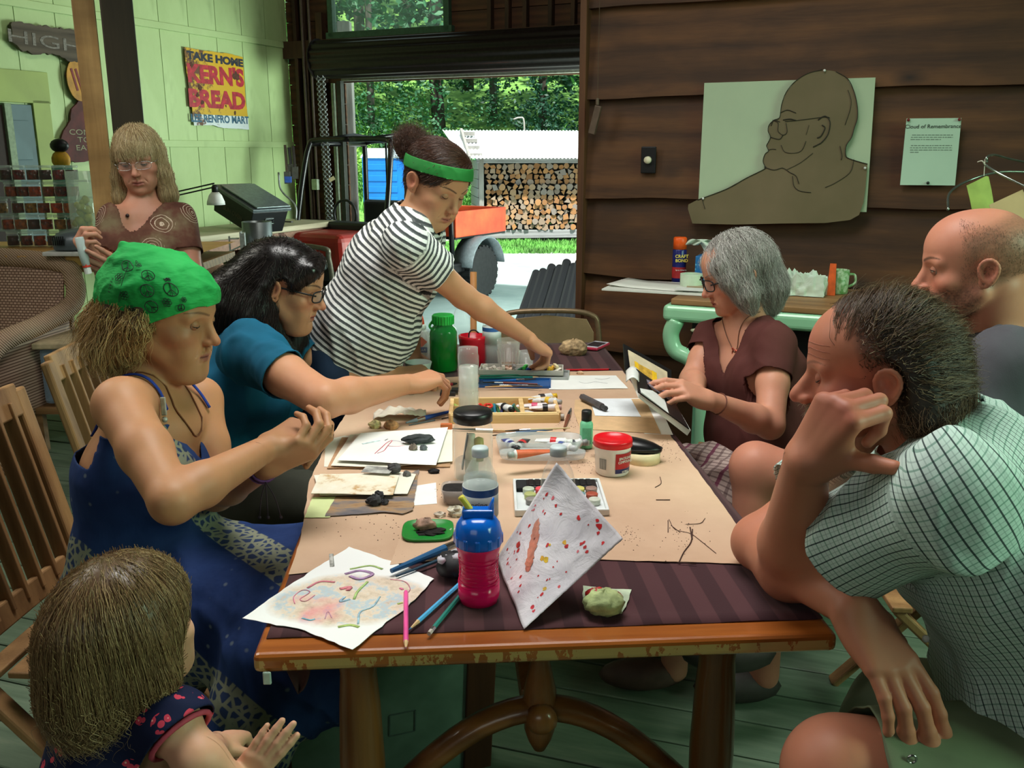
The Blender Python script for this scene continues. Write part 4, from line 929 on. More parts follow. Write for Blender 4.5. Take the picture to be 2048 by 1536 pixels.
b=MB();b.lathe([(.048,0),(.046,.012),(.03,.004),(.0,-.004)],26,(.085,-.122,.055),rotx(math.pi/2));b.build('lens',m_black,pj,smooth=True)
b=MB();b.lathe([(.028,.0),(.022,.01),(0,.006)],20,(.085,-.128,.055),rotx(math.pi/2));b.build('lens_glass',pm((20,22,30),.05),pj,smooth=True)
for i in range(6):b=MB();b.box((-.135+.01*i*1.0,-.118+.002*i*-1,.055),(.004,.012,.045));b.build('vent_slot',m_black,pj)
b=MB();b.box((.01,-.117,.022),(.03,.02,.015));b.build('foot_latch',m_white,pj)
b=MB();b.box((0,0,.012),(.40,.26,.022));o=b.build('white_box_lid',m_white,bevel=.006);o.location=(p[0]+.03,p[1]-.02,cz_+.002);tag(o,'flat white case under the silver projector','case')
def lw(px,py,off=.03):return onplane(px,py,RU,WL+off)
LR=np.stack([RV,V(0,0,1),RU],1)
def lsign(name,poly,off,thick,mat,label,jag=0,seed=1):
    P=[lw(*p,off)for p in poly];c=sum(P)/len(P);r=random.Random(seed);loc=[((q-c)@RV,(q-c)[2])for q in P];out=[]
    for a,d in zip(loc,loc[1:]+loc[:1]):
        k_=max(1,int(math.hypot(d[0]-a[0],d[1]-a[1])/.03))if jag else 1
        for i in range(k_):out.append((a[0]+(d[0]-a[0])*i/k_+(r.uniform(-jag,jag)if i else 0),a[1]+(d[1]-a[1])*i/k_+(r.uniform(-jag,jag)if i else 0)))
    b=MB();b.prism(out,-thick/2,thick/2);o=b.build(name,mat);o.matrix_world=Matrix.Translation(Vector(c))@Matrix(LR.tolist()).to_4x4();tag(o,label,'sign');return o,c
def ltext(s,px,py,hpx,parent,c,mat,off,xs=1,rot=0,bold=.0,wpx=None):
    q=lw(px,py,off)-c;h=abs(lw(px,py-hpx/2)[2]-lw(px,py+hpx/2)[2])
    return text(s,h*1.38,'lettering',mat,parent,(q@RV,q[2],q@RU),(0,0,rot),xs=xs,bold=bold)
m_sgn,t=newmat('rusty_yellow_enamel',(196,158,30),.45);v=t.coord();n=t.noise(v,9,6,.75);n2=t.noise(v,3.0,4,.6)
sp=t.add('ShaderNodeSeparateXYZ');t.link(v,sp.inputs[0]);whit=t.math('LESS_THAN',sp.outputs[1],-.27)
c=t.mix(whit,(200,160,28),(205,215,215));wx=t.math('MULTIPLY_ADD',sp.outputs[0],-.22,t.math('ADD',t.math('MULTIPLY',n,.7),t.math('MULTIPLY',n2,.3)))
t.color(t.mix(t.ramp(wx,[(.545,(0,0,0)),(.60,(1,1,1))]),c,(96,58,30)));t.bump(n,.3,.004)
so_,scn=lsign('bread_sign',[(368,94),(380,96),(400,100),(430,104),(460,108),(485,114),(488,160),(491,200),(496,240),(498,259),(480,258),(445,256),(425,250),(388,251),(386,235),(382,200),(376,165),(371,130)],.03,.006,m_sgn,'rusty yellow and red tin bread sign on the green wall',.004,3)
m_ink=pm((34,40,52),.6,.3,30);m_redp=pm((168,34,48),.5,.25,18);m_bluep=pm((52,96,120),.6,.4,30)
slope=0
ltext('TAKE HOME',432,119,15,so_,scn,m_ink,.0345,1.45,-.02,.006)
ltext("KERN'S",433,153,34,so_,scn,m_redp,.0345,1.12,-.0,.013)
ltext('BREAD',436,201,33,so_,scn,m_redp,.0345,1.2,0,.013)
ltext('LEE RENFRO MART',442,239,15,so_,scn,m_bluep,.0345,.98,0,.004)
for i,(px,py,rr_)in enumerate(((472,153,.06),(400,175,.035),(395,190,.03),(470,226,.025),(405,205,.03),(383,130,.03),(452,212,.015))):
    q=lw(px,py,.035)-scn;b=MB();b.prism([(rr_*R_.uniform(.5,1.1)*math.cos(a),rr_*R_.uniform(.5,1.1)*math.sin(a))for a in np.linspace(0,6.28,15)[:-1]],-.001,.0015);o=b.build('rust_patch',pm((84,50,36),.8,.3,60),so_);o.location=(q@RV,q[2],q@RU)
hs,hc_=lsign('driftwood_sign',[(22,44),(60,48),(110,55),(150,62),(190,68),(190,120),(165,128),(140,124),(110,110),(60,107),(38,98),(22,84)],.05,.03,wood((62,54,44),(98,88,74),0,1,.8),'weathered driftwood board sign high on the green wall',.012,5)
ltext('HIGH',92,84,26,hs,hc_,pm((120,116,108),.8,.3,60),.068,2.1,-.04,0)
fs_,fc_=lsign('painted_cutout_sign',[(131,150),(140,135),(152,128),(172,130),(184,145),(190,175),(186,200),(200,230),(214,262),(216,300),(206,320),(150,325),(128,318),(118,290),(126,262),(140,240),(142,218),(152,208),(156,195),(140,178)],.04,.02,pm((84,36,34),.7,.3,6),'dark red painted cut-out sign with a yellow round head behind the post',.006,8)
b=MB();q=lw(157,160,.056)-fc_;b.prism([(.13*math.cos(a),.19*math.sin(a))for a in np.linspace(0,6.28,25)[:-1]],-.004,.004);o=b.build('yellow_disc',pm((178,126,34),.6,.2,8),fs_);o.location=(q@RV,q[2],q@RU)
for k_ in range(3):b=MB();b.box((-.05+.05*k_,.0,.006),(.022,.20,.004),rotz(.25));o=b.build('red_stripe',pm((120,30,28),.6),fs_);o.location=(q@RV,q[2],q@RU)
for s_,px,py in(('COME',164,265),('TO',168,280),('EAT',168,296)):ltext(s_,px,py,11,fs_,fc_,pm((140,140,110),.7),.052,1.5)
m_yg=pm((150,168,92),.6,.08,2);m_bg=pm((92,116,120),.6,.12,2);dr=struct(empty('door_2',tuple(lw(40,260,.0))))
def lbox(name,x0,y0,x1,y1,dep,off,mat,parent,pc,bev=.004):
    a=lw(x0,y0,off);c=lw(x1,y0,off);c=V(c[0],c[1],lw(x0,y1,off)[2]);m_=(a+c)/2-pc;b=MB();b.box((0,0,0),(dep,abs((c-a)@RV),abs(c[2]-a[2])));o=b.build(name,mat,parent,bevel=bev);o.location=m_;o.rotation_euler=(0,0,-YAW);return o
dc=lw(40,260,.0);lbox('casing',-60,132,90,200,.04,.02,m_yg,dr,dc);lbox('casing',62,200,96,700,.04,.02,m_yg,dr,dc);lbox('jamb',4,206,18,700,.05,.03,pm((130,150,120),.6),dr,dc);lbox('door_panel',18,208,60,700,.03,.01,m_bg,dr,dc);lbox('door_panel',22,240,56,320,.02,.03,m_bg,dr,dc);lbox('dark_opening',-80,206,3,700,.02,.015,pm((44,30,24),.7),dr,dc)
fg=empty('folk_art_figure',tuple(W(122,320,6.6)),label='small painted folk figure in black, yellow and green standing behind the jars',cat='figurine')
b=MB();b.ball((0,0,.10),(.07,.04,.05),10,7);b.build('head',m_black,fg,smooth=True);b=MB();b.ball((0,0,.0),(.07,.04,.07),10,7);b.build('torso',pm((190,140,30),.6),fg,smooth=True);b=MB();b.lathe([(.07,-.55),(.07,-.04),(0,-.03)],10);b.build('skirt',pm((24,92,70),.6),fg,smooth=True)
    # ---- wicker loveseat
m_wick,t=newmat('wicker',(176,140,118),.6);v=t.coord('Object',(1,1,1));
br=t.add('ShaderNodeTexBrick');br.inputs['Scale'].default_value=1;br.inputs['Brick Width'].default_value=.021;br.inputs['Row Height'].default_value=.014;br.inputs['Mortar Size'].default_value=.0036;br.inputs['Mortar Smooth'].default_value=.6
mp=t.coord('Object',(1,1,1),(math.pi/2,0,0));t.link(mp,br.inputs['Vector']);br.inputs['Color1'].default_value=lin((222,190,168));br.inputs['Color2'].default_value=lin((200,166,144));br.inputs['Mortar'].default_value=lin((120,88,72))
t.color(br.outputs['Color']);t.bump(br.outputs['Fac'],-.8,.004)
m_wrap,t=newmat('wicker_wrap',(150,120,96),.6);v=t.coord('Object');w=t.add('ShaderNodeTexWave',wave_type='BANDS',bands_direction='DIAGONAL');w.inputs['Scale'].default_value=38;w.inputs['Distortion'].default_value=1;t.link(v,w.inputs[0]);t.color(t.ramp(w.outputs['Fac'],[(.1,(122,94,74)),(.5,(202,172,144))]));t.bump(w.outputs['Fac'],.6,.004)
ls=empty('wicker_loveseat',(-3.05,5.02-.3,0),math.radians(-8),label='brown wicker loveseat with cream cushions behind the bandana woman',cat='sofa')
b=MB();b.grid(lambda a,c:(-.72+1.44*a,.02+.10*c,.36+.52*c),30,14);b.build('back_panel',m_wick,ls,smooth=True,solid=.015)
b=MB();b.tube(spline([(-.78,-.6,.0),(-.76,-.62,.42),(-.76,-.5,.58),(-.75,-.15,.62),(-.77,.08,.68),(-.76,.13,.80),(-.66,.13,.89),(0,.13,.92),(.66,.13,.89),(.76,.13,.80),(.77,.08,.68),(.75,-.15,.62),(.76,-.5,.58),(.76,-.62,.42),(.78,-.6,.0)],8),.048,12);b.build('rolled_frame',m_wrap,ls,smooth=True)
for s in(-1,1):
    b=MB();b.grid(lambda a,c,s=s:(s*.755,-.58+.66*a,.20+.40*c),12,10);b.build('side_panel',m_wick,ls,smooth=True,solid=.01)
    b=MB();b.tube([(s*.72,.05,0),(s*.74,.08,.7)],.032,10);b.build('rear_leg',m_wrap,ls,smooth=True)
b=MB();b.grid(lambda a,c:(-.74+1.48*a,-.60+.03*c,.18+.18*c),20,6);b.build('front_apron',m_wick,ls,smooth=True,solid=.01)
b=MB();b.box((0,-.28,.33),(1.46,.6,.04));b.build('seat_deck',m_wick,ls)
m_cush=pm((196,190,160),.85,.06,4,.4,dist=.01)
for x in(-.36,.36):
    b=MB();b.ball((x,-.29,.41),(.37,.33,.075),24,12);o=b.build('seat_cushion',m_cush,smooth=True,sub=0);o.parent=ls
p=W(165,655,4.4);bn=empty('clear_storage_bin',(p[0],p[1]+.2,0),.1,label='clear plastic storage bin full of papers by the wicker sofa',cat='bin')
b=MB();b.box((0,0,.38),(.5,.35,.28));b.build('bin',glass((150,175,195),.15,.45),bn,bevel=.02);b=MB();b.box((0,0,.535),(.54,.39,.03));b.build('lid',pm((180,164,130),.6),bn,bevel=.006);b=MB();b.box((0,0,.36),(.42,.28,.2));b.build('contents',pm((90,110,130),.6,.5,25),bn)
b=MB();b.box((0,0,.21),(.6,.42,.03));b.box((-.27,-.18,.10),(.04,.04,.2));b.box((.27,-.18,.10),(.04,.04,.2));b.box((-.27,.18,.10),(.04,.04,.2));b.box((.27,.18,.10),(.04,.04,.2));o=b.build('low_bench',m_teakx);o.location=(p[0],p[1]+.2,0);tag(o,'low wooden bench carrying the clear storage bin','bench')
    # ---- work bench along the green wall
wbn=empty('workbench',tuple(room(-6.75,7.85,0)),-YAW,label='long pale wooden workbench along the green wall near the doorway',cat='workbench')
m_bench=wood((170,160,130),(206,196,166),1,1,.6)
b=MB();b.box((0,0,.63),(.8,2.3,.06));b.build('top',m_bench,wbn,bevel=.01)
for y in(-1.0,.15,1.0):
    for x in(-.32,.32):b=MB();b.box((x,y,.1),(.09,.09,1.0));b.build('leg',pm((88,50,34),.6),wbn,bevel=.005)
b=MB();b.box((.34,0,.54),(.04,2.2,.12));b.build('apron',pm((150,112,92),.6),wbn);b=MB();b.box((0,0,-.1),(.7,2.1,.03));b.build('lower_shelf',m_bench,wbn)
q=W(492,425,9.6);so2=empty('solar_oven',(q[0],q[1],.66),math.radians(-35),label='tilted black solar oven box with a hinged lid on the workbench',cat='oven')
Rt=rotx(math.radians(-18));so2.rotation_euler=Matrix((rotz(math.radians(-38))@roty(math.radians(20))).tolist()).to_euler()
b=MB();b.box((0,0,.20),(.62,.42,.24),taper=1.06);b.build('box',m_black,so2,bevel=.01)
b=MB();b.box((.0,0,.34),(.70,.48,.03));b.build('lid',pm((96,104,108),.35,metal=.4),so2,bevel=.004);b=MB();b.box((.03,.02,.37),(.62,.42,.015));b.build('lid_panel',pm((120,130,132),.3,metal=.4),so2,bevel=.003)
text('SUN OVEN',.065,'lettering',pm((74,60,50),.6),so2,(.02,-.224,.19),(math.pi/2,0,0));b=MB();b.lathe([(0,.0),(.03,.0),(.03,.002),(0,.002)],14,(-.2,-.222,.22),rotx(math.pi/2));b.build('sun_emblem',pm((170,90,30),.6),so2)
b=MB();b.tube([(.325,-.05,.24),(.335,-.05,.19),(.335,.05,.19),(.325,.05,.24),(.325,-.05,.24)],.006,6);b.build('latch',m_chrome,so2)
q=W(431,395,8.9);dl=empty('desk_lamp',(q[0],q[1],q[2]),label='swing-arm desk lamp with a white cone shade over the workbench',cat='lamp')
b=MB();b.lathe([(.085,-.07),(.082,-.04),(.06,.02),(.035,.05)],22,cap=False);b.build('shade',m_white,dl,smooth=True,solid=.003);b=MB();b.lathe([(.03,.045),(.032,.10),(.02,.12),(0,.12)],12);b.build('socket',m_black,dl,smooth=True)
e0=W(350,392,8.9)-q
for dz in(0,.035):b=MB();b.tube([V(.0,0,.10+dz),e0+V(0,0,dz)],.008,6);b.build('arm',m_black,dl)
b=MB();b.ball(e0,.04,8,6);b.build('joint',m_black,dl);b=MB();b.tube([e0,V(e0[0]-.05,e0[1]+.2,.66-q[2])],.01,6);b.build('lower_arm',m_black,dl)
b=MB();b.lathe([(.07,0),(.07,.02),(0,.022)],14);o=b.build('base',m_black,dl);o.location=(e0[0]-.05,e0[1]+.2,.66-q[2])
q=W(517,500,8.2);b=MB();b.lathe([(.13,-.5),(.13,.19),(.12,.19),(.12,-.4)],30,cap=False);o=b.build('stove_pipe',pm((120,128,130),.35,.3,3,metal=.6),smooth=True);o.location=q+V(0,0,-.09);tag(o,'open grey metal stove pipe standing before the workbench','pipe');o.scale=(1,1,(q[2]-.09-SLAB)/.5)
q=W(484,500,8.0);b=MB();b.box((0,0,0),(.012,.16,.32));b.box((.02,0,0),(.03,.15,.3));b.box((-.10,0,.04),(.01,.05,.16));b.box((-.06,0,.10),(.08,.05,.01));b.bar(V(0,-.05,.04),V(-.25,-.05,-.07),.012,.012);b.box((0,0,-.35),(.05,.05,.5));o=b.build('metal_bracket',pm((200,208,206),.4,metal=.3));o.location=q;o.rotation_euler=(0,0,.2);tag(o,'white metal clamp bracket on a stand before the workbench','bracket')
q=W(430,550,6.6);b=MB();b.ball((0,0,.09),(.09,.08,.10),16,10,.06,5);o=b.build('paper_bag',pm((190,150,128),.6,.12,18,.6,dist=.01),smooth=True);o.location=(q[0],q[1],q[2]-.08);tag(o,'crumpled pinkish bag on the crate behind the dark-haired woman','bag')
b=MB();b.box((0,0,0),(1.1,.7,.05));b.box((-.5,-.3,-.5),(.06,.06,1.0));b.box((.5,-.3,-.5),(.06,.06,1.0));b.box((-.5,.3,-.5),(.06,.06,1.0));b.box((.5,.3,-.5),(.06,.06,1.0));b.box((0,0,-.4),(1.04,.64,.03));o=b.build('side_table',wood((70,56,40),(104,84,60),0),bevel=.005);o.location=(q[0]+.1,q[1]+.1,q[2]-.11);o.rotation_euler=(0,0,-.2);tag(o,'dark wooden side table with a bag and cases behind the women','table')
o.scale=(1,1,1)
b=MB();b.grid(lambda a,c:(.45*a,.3*c,.05*math.sin(a*3.14)),16,3);o=b.build('black_case',pm((60,66,68),.4),smooth=True,solid=.05);o.location=(q[0]+.12,q[1]-.1,q[2]-.05);tag(o,'grey rounded case lying beside the pinkish bag','case')
for i,(px,y0,y1,cc,nm,lb)in enumerate(((572,290,345,(70,60,44),'paint_brush','wide old paint brush with a blue tape grip in the corner'),(580,295,330,(30,30,30),'hand_pliers','black handled pliers hanging in the corner of the green wall'),(588,292,335,(40,34,28),'wooden_mallet','dark wooden handled tool hanging right of the pliers'))):
    a=W(px-2,y0,10.7);c=W(px+2,y1,10.7);e=empty(nm,tuple(a),label=lb,cat='tool');b=MB();b.bar(V(0,0,0),c-a,.03,.02);b.build('handle',pm(cc,.6),e,bevel=.004)
    b=MB();b.box(c-a+V(0,0,-.06),(.07,.02,.14));b.build('head',pm((96,96,90),.6),e)
    if i==0:b=MB();b.box(c-a+V(.01,-.005,-.08),(.075,.03,.07));b.build('blue_tape',pm((70,110,210),.5),e)
b=MB();b.tube(spline([W(557,345,10.6),W(562,380,10.6),W(590,410,10.6),W(592,440,10.6)],5),.012,6);tag(b.build('thin_rod',m_steel,smooth=True),'thin bent rod leaning in the corner under the paint brush','rod')
b=MB();b.box((0,0,0),(.03,.22,.015));o=b.build('screwdriver',pm((60,56,50),.5));o.location=W(570,443,10.1);o.rotation_euler=(0,0,1.0);tag(o,'small screwdriver lying at the far end of the workbench','tool')
    # ---- utility vehicle
hd=nrm(V(-.51,-.86,0));ut=empty('utility_vehicle',(-1.50,11.35,SLAB),math.atan2(hd[1],hd[0])-math.pi/2,label='orange and black utility vehicle parked in the open doorway',cat='vehicle')
m_or,t=newmat('orange_panel',(222,74,40),.35);t.color(t.ramp(t.noise(t.coord(),4,4),[(.4,(214,66,38)),(.75,(232,96,52))]))
m_rd=pm((150,36,26),.4,.15,3);m_tyre=pm((34,34,36),.8,.2,20,.6);m_gm=pm((116,124,130),.5,.1);m_ropb=pm((16,16,18),.3,.1)
def ub(name,c,d,mat,bev=.02,R=None,taper=1):b=MB();b.box(c,d,R,taper);return b.build(name,mat,ut,bevel=bev,seg=3)
ub('hood',(0,1.18,.78),(1.15,.75,.40),m_rd,.08,None,.9);ub('grille',(0,1.56,.62),(.80,.04,.26),m_black,.02);ub('dashboard',(0,.80,1.0),(1.2,.25,.12),m_black,.03)
b=MB();b.tube(spline([(-.5,1.62,.35),(-.5,1.68,.75),(-.42,1.7,.86),(.42,1.7,.86),(.5,1.68,.75),(.5,1.62,.35)],5),.028,8);b.build('brush_guard',pm((110,106,90),.4,metal=.4),ut,smooth=True)
b=MB();b.lathe([(.06,0),(.07,.02),(0,.03)],14,(.36,1.60,.68),rotx(-math.pi/2));b.lathe([(.06,0),(.07,.02),(0,.03)],14,(-.36,1.60,.68),rotx(-math.pi/2));b.build('headlight',m_chrome,ut,smooth=True)
ub('floor_pan',(0,.2,.42),(1.3,1.9,.12),m_black);ub('seat_base',(0,-.05,.68),(1.25,.5,.3),m_black,.05);ub('seat_back',(0,-.28,1.0),(1.2,.14,.5),m_black,.05)
ub('side_panel',(.66,.35,.62),(.05,.5,.5),m_gm,.02,rotx(.2));ub('side_panel',(-.66,.35,.62),(.05,.5,.5),m_gm,.02,rotx(.2))
for s in(-1,1):
    b=MB();b.tube(spline([(s*.66,.92,.95),(s*.64,.80,1.5),(s*.60,.70,1.9),(s*.5,.66,1.97),(0,.66,1.98)],5),.032,8);b.tube(spline([(s*.66,-.38,.6),(s*.64,-.36,1.8),(s*.58,-.33,1.95),(0,-.33,1.98)],5),.032,8);b.tube([(s*.60,.68,1.93),(s*.60,-.33,1.93)],.03,8);b.tube([(s*.3,.68,1.98),(s*.34,.2,2.03),(s*.3,-.33,1.98)],.025,8);b.build('roll_bar',m_ropb,ut,smooth=True)
b=MB();b.bar(V(-.62,-.36,1.2),V(.62,-.36,1.2),.03,.03);b.bar(V(0,-.36,.9),V(0,-.36,1.95),.03,.03);b.bar(V(-.3,-.36,.9),V(-.3,-.36,1.95),.02,.02);b.bar(V(.3,-.36,.9),V(.3,-.36,1.95),.02,.02);b.build('rear_screen_frame',m_ropb,ut)
b=MB();b.tube([(.2+.17*math.cos(a),.58,1.12+.17*math.sin(a))for a in np.linspace(0,6.28,21)[:-1]],.016,6,closed=True);b.build('steering_wheel',m_black,ut,smooth=True)
ub('cargo_bed_side',(.62,-1.1,.96),(.04,1.2,.32),m_or,.01);ub('cargo_bed_side',(-.62,-1.1,.96),(.04,1.2,.32),m_or,.01);ub('cargo_bed_front',(0,-.52,.98),(1.26,.04,.36),m_or,.01);ub('cargo_bed_floor',(0,-1.1,.80),(1.26,1.2,.05),m_black,.01);ub('tailgate',(0,-1.7,.96),(1.26,.04,.32),m_or,.01)
text('KUBOTA',.11,'lettering',m_white,ut,(.645,-.85,.98),(math.pi/2,0,math.pi/2));text('Diesel 4x4',.10,'lettering',m_white,ut,(.645,-1.4,.98),(math.pi/2,0,math.pi/2))
for s in(-1,1):
    for y in(1.05,-1.0):
        b=MB();b.lathe([(.18,-.12),(.30,-.13),(.33,-.10),(.335,0),(.33,.10),(.30,.13),(.18,.12)],30,(s*.62,y,.33),roty(math.pi/2))
        for k_ in range(24):a=k_*math.pi/12;b.box((s*.62,y+.33*math.cos(a),.33+.33*math.sin(a)),(.22,.045,.03),rotx(a+math.pi/2))
        w_=b.build('wheel',m_tyre,ut,smooth=False);b=MB();b.lathe([(.19,-.06),(.17,.02),(.06,.04),(.05,.06),(0,.06)],20,(s*.66,y,.33),roty(s*math.pi/2));b.build('rim',m_steel,w_,smooth=True)
        b=MB();b.grid(lambda a,c,s=s,y=y:(s*(.50+.30*c),y+.40*math.cos(math.pi*(.05+.9*a)),.36+.42*math.sin(math.pi*(.05+.9*a))),12,2);b.build('fender',m_gm,ut,smooth=True,solid=.02)
        # ================================================================== THINGS ON THE TABLE
TZ=.7545
def G(px,py,h=TZ):return T(px,py,h)
def thing(name,px,py,label,cat,group=None,rz=0,h=TZ):p_=G(px,py,h);return empty(name,tuple(p_),rz,label=label,cat=cat,group=group)
def lathe(par,name,prof,mat,n=24,sq=None,solid=0,z=0,R=None,c=(0,0,0)):b=MB();b.lathe(prof,n,(c[0],c[1],c[2]+z),R,sq=sq,cap=not solid);return b.build(name,mat,par,smooth=True,solid=solid)
_rk={}
def rock(px,py,size,col,label,h=TZ,seed=1,rough=.9,jit=.16,flat=.7,cat='rock',name='rock',rz=0,holes=False):
    p_=G(px,py,h);b=MB();b.ball((0,0,size[2]*flat),(size[0],size[1],size[2]),12,8,jit,seed);m=pm(col,rough,.35,60,.7,dist=.003);o=b.build(name,m,smooth=holes)
    if holes:
        md=o.modifiers.new('s','SUBSURF');md.levels=md.render_levels=2;tx=bpy.data.textures.new('pits','VORONOI');tx.noise_scale=.009;md=o.modifiers.new('d','DISPLACE');md.texture=tx;md.strength=.007;md.texture_coords='LOCAL';md.mid_level=.2
    o.location=p_;o.rotation_euler=(0,0,rz);tag(o,label,cat);return o
def rod(name,a,c,r,mats,label,cat,group=None,segs=None,hexa=True,lift=0):
    """pencil or brush from a to c; segs = [(t0, t1, r0, r1, part name, material)]"""
    a=np.array(a,float)+V(0,0,r+lift);c=np.array(c,float)+V(0,0,r+lift);e=empty(name,tuple(a),label=label,cat=cat,group=group);d=c-a
    for t0,t1,r0,r1,nm,mt in segs:b=MB();b.tube([d*t0,d*t1],[r0,r1],6 if hexa else 10);b.build(nm,mt,e)
    return e
m_wd=pm((214,176,128),.6,.1,30);m_lead=pm((40,40,44),.4)
def pencil(px0,py0,px1,py1,col,label,tip=None,eraser=False,h=TZ,r=.0037,group=None):
    mc_=pm(col,.35,.06,20,.02);s=[(.0,.88,r,r,'barrel',mc_),(.88,.975,r,r*.35,'cone',m_wd),(.975,1,r*.35,r*.05,'lead',pm(tip,.4)if tip else m_lead)]
    if eraser:s=[(.10,.88,r,r,'barrel',mc_),(.05,.10,r*1.05,r*1.05,'ferrule',m_chrome),(0,.05,r,r,'eraser',pm((190,180,170),.7)),s[1],s[2]]
    return rod('pencil',G(px0,py0,h),G(px1,py1,h),r,None,label,'pencil',group,s)
def brush(px0,py0,px1,py1,col,label,h=TZ,r=.005,bristle=(60,50,40),group=None,wood_=True):
    return rod('paint_brush',G(px0,py0,h),G(px1,py1,h),r,None,label,'brush',group,[(0,.62,r*.55,r*1.1,'handle',pm(col,.35,.1,20,.05)),(.62,.78,r*1.1,r,'ferrule',m_chrome),(.78,1,r,r*.35,'bristles',pm(bristle,.8))],hexa=False)
def sheet(name,px,z,mat,label,seed=1,jag=.0,wave=.001,thick=.0006,cat='paper',lift=None):return sheet_poly(name,[G(x,y,z)for x,y in px],z,thick,mat,label,cat,jag=jag,seed=seed,wave=wave,corner_lift=lift,dens=.012)
def strokes(par,name,lst,z=.0006):
    for pts,w,col in lst:
        P=[G(x,y,TZ)for x,y in pts];P=spline(P,4)if len(P)>2 else P;o0=np.array(par.location);b=MB();b.tube([V(q[0]-o0[0],q[1]-o0[1],z)for q in P],w,5,flat=.18);b.build(name,pm(col,.9,.2,80,0),par,smooth=True)
m_pap=pm((234,234,230),.75,.03,8,.05);m_papw=pm((226,222,208),.75,.04,8,.05)
m_draw,t=newmat('pastel_smears',(234,234,230),.85);v=t.coord('Object',(7.2,10.5,1),(0,0,.12));ln_=t.add('ShaderNodeVectorMath',operation='LENGTH');t.link(v,ln_.inputs[0]);n=t.noise(t.coord('Object',(1,1,1)),9,4,.6);n2=t.noise(t.coord(),22,5,.7);rad_=t.math('ADD',ln_.outputs['Value'],t.math('MULTIPLY',t.math('SUBTRACT',n,.5),.5));inside=t.ramp(rad_,[(.80,(1,1,1)),(.98,(0,0,0))])
cc=t.ramp(n2,[(.25,(150,146,140)),(.40,(206,188,166)),(.50,(222,206,186)),(.58,(176,196,206)),(.66,(206,190,176)),(.8,(150,130,116))]);pk=t.noise(t.coord('Object',(1,1,1),(0,0,1)),7,3);cc=t.mix(t.ramp(pk,[(.56,(0,0,0)),(.66,(.6,.6,.6))]),cc,(222,120,130));t.color(t.mix(inside,(236,238,236),cc))
dr_=sheet('pastel_drawing',[(698,1094),(780,1122),(868,1158),(815,1215),(752,1262),(705,1300),(610,1262),(485,1237),(560,1185)],TZ,m_draw,'torn white sheet with a child’s smeared pastel drawing on the near left corner',3,.0018,.0008,cat='drawing')
strokes(dr_,'crayon_stroke',[(a_,w_*.6,tuple(int(q*.55+95)for q in c_))for a_,w_,c_ in[([(690,1150),(720,1143),(745,1150),(720,1160),(700,1154)],.006,(150,90,160)),([(700,1140),(740,1133),(765,1140)],.004,(150,200,60)),([(735,1165),(715,1185),(708,1200)],.004,(140,196,60)),([(615,1178),(640,1165),(670,1166)],.004,(220,60,90)),([(680,1180),(700,1176),(695,1183)],.007,(214,60,80)),([(590,1210),(588,1195),(605,1182),(620,1186),(600,1200),(612,1204),(630,1192)],.0014,(226,70,120)),([(676,1256),(700,1252),(718,1256)],.005,(166,206,50)),([(604,1238),(620,1242),(630,1240)],.003,(70,180,220)),([(760,1195),(745,1215),(720,1226),(716,1250)],.003,(120,180,210)),([(795,1210),(805,1207)],.004,(166,206,50)),([(780,1160),(810,1165),(820,1180),(812,1190)],.0014,(226,80,130)),([(650,1240),(656,1225),(664,1238)],.0014,(200,110,150)),([(690,1195),(680,1205),(700,1200)],.004,(130,180,220)),([(800,1178),(806,1181)],.004,(230,40,110)),([(662,1110),(664,1135)],.007,(196,196,180))]],.0016)
pencil(812,1188,812,1303,(238,86,160),'bright pink pencil lying across the near table edge',(120,40,70),h=.7565)
pencil(955,1140,818,1264,(84,176,226),'light blue pencil pointing to the near left, beside the teal one',(50,120,170));pencil(858,1272,945,1165,(34,128,116),'teal green pencil with a worn eraser beside the light blue one',eraser=True)
brush(783,1150,950,1080,(30,92,140),'thick blue-handled brush lying over the kraft edge',r=.0075,bristle=(210,160,80),h=.758);brush(792,1156,930,1104,(40,70,90),'thin dark blue brush just below the thick blue one',r=.003,h=.757)
cl0=thing('clay_lump',905,1150,'marbled lump of black and white clay left of the pink cup','clay');r=random.Random(5)
b=MB();b.ball((0,0,.02),(.028,.03,.022),14,9,.12,3);b.build('black_clay',pm((26,26,30),.6,.2,40,.5),cl0,smooth=True);b=MB();[b.ball((r.uniform(-.022,.024),r.uniform(-.02,.03),.02+r.uniform(0,.018)),(r.uniform(.006,.012),r.uniform(.005,.009),.006),8,6,.15,i)for i in range(12)];b.build('white_clay',pm((198,196,204),.6,.1,40,.4),cl0,smooth=True)
cu_=thing('sippy_cup',958,1200,'hot pink toddler cup with a blue twist lid and a yellow straw','cup');m_pinkc,t=newmat('hot_pink_plastic',(236,20,100),.18,alpha=.88,spec=.6);lathe(cu_,'cup',[(.020,0),(.030,.001),(.033,.012),(.033,.035)]+[(.031-.003*math.sin(i*.35),.035+.0045*i+0)for i in range(0,9)]+[(.030,.078),(.034,.090),(.036,.098),(.035,.104),(.0,.104)],m_pinkc,36)
for i in range(8):b=MB();b.tube([((.0325-.002*math.sin(i*.4))*math.cos(a),(.0325-.002*math.sin(i*.4))*math.sin(a),.032+.0065*i)for a in np.linspace(0,6.28,29)[:-1]],.0009,5,closed=True);b.build('grip_ridge',m_pinkc,cu_,smooth=True)
m_lidb,t=newmat('blue_plastic',(14,104,214),.15,alpha=.93,spec=.6);lathe(cu_,'lid',[(.036,.098),(.038,.102),(.038,.115),(.034,.132),(.027,.142),(.012,.146),(0,.146)],m_lidb,32)
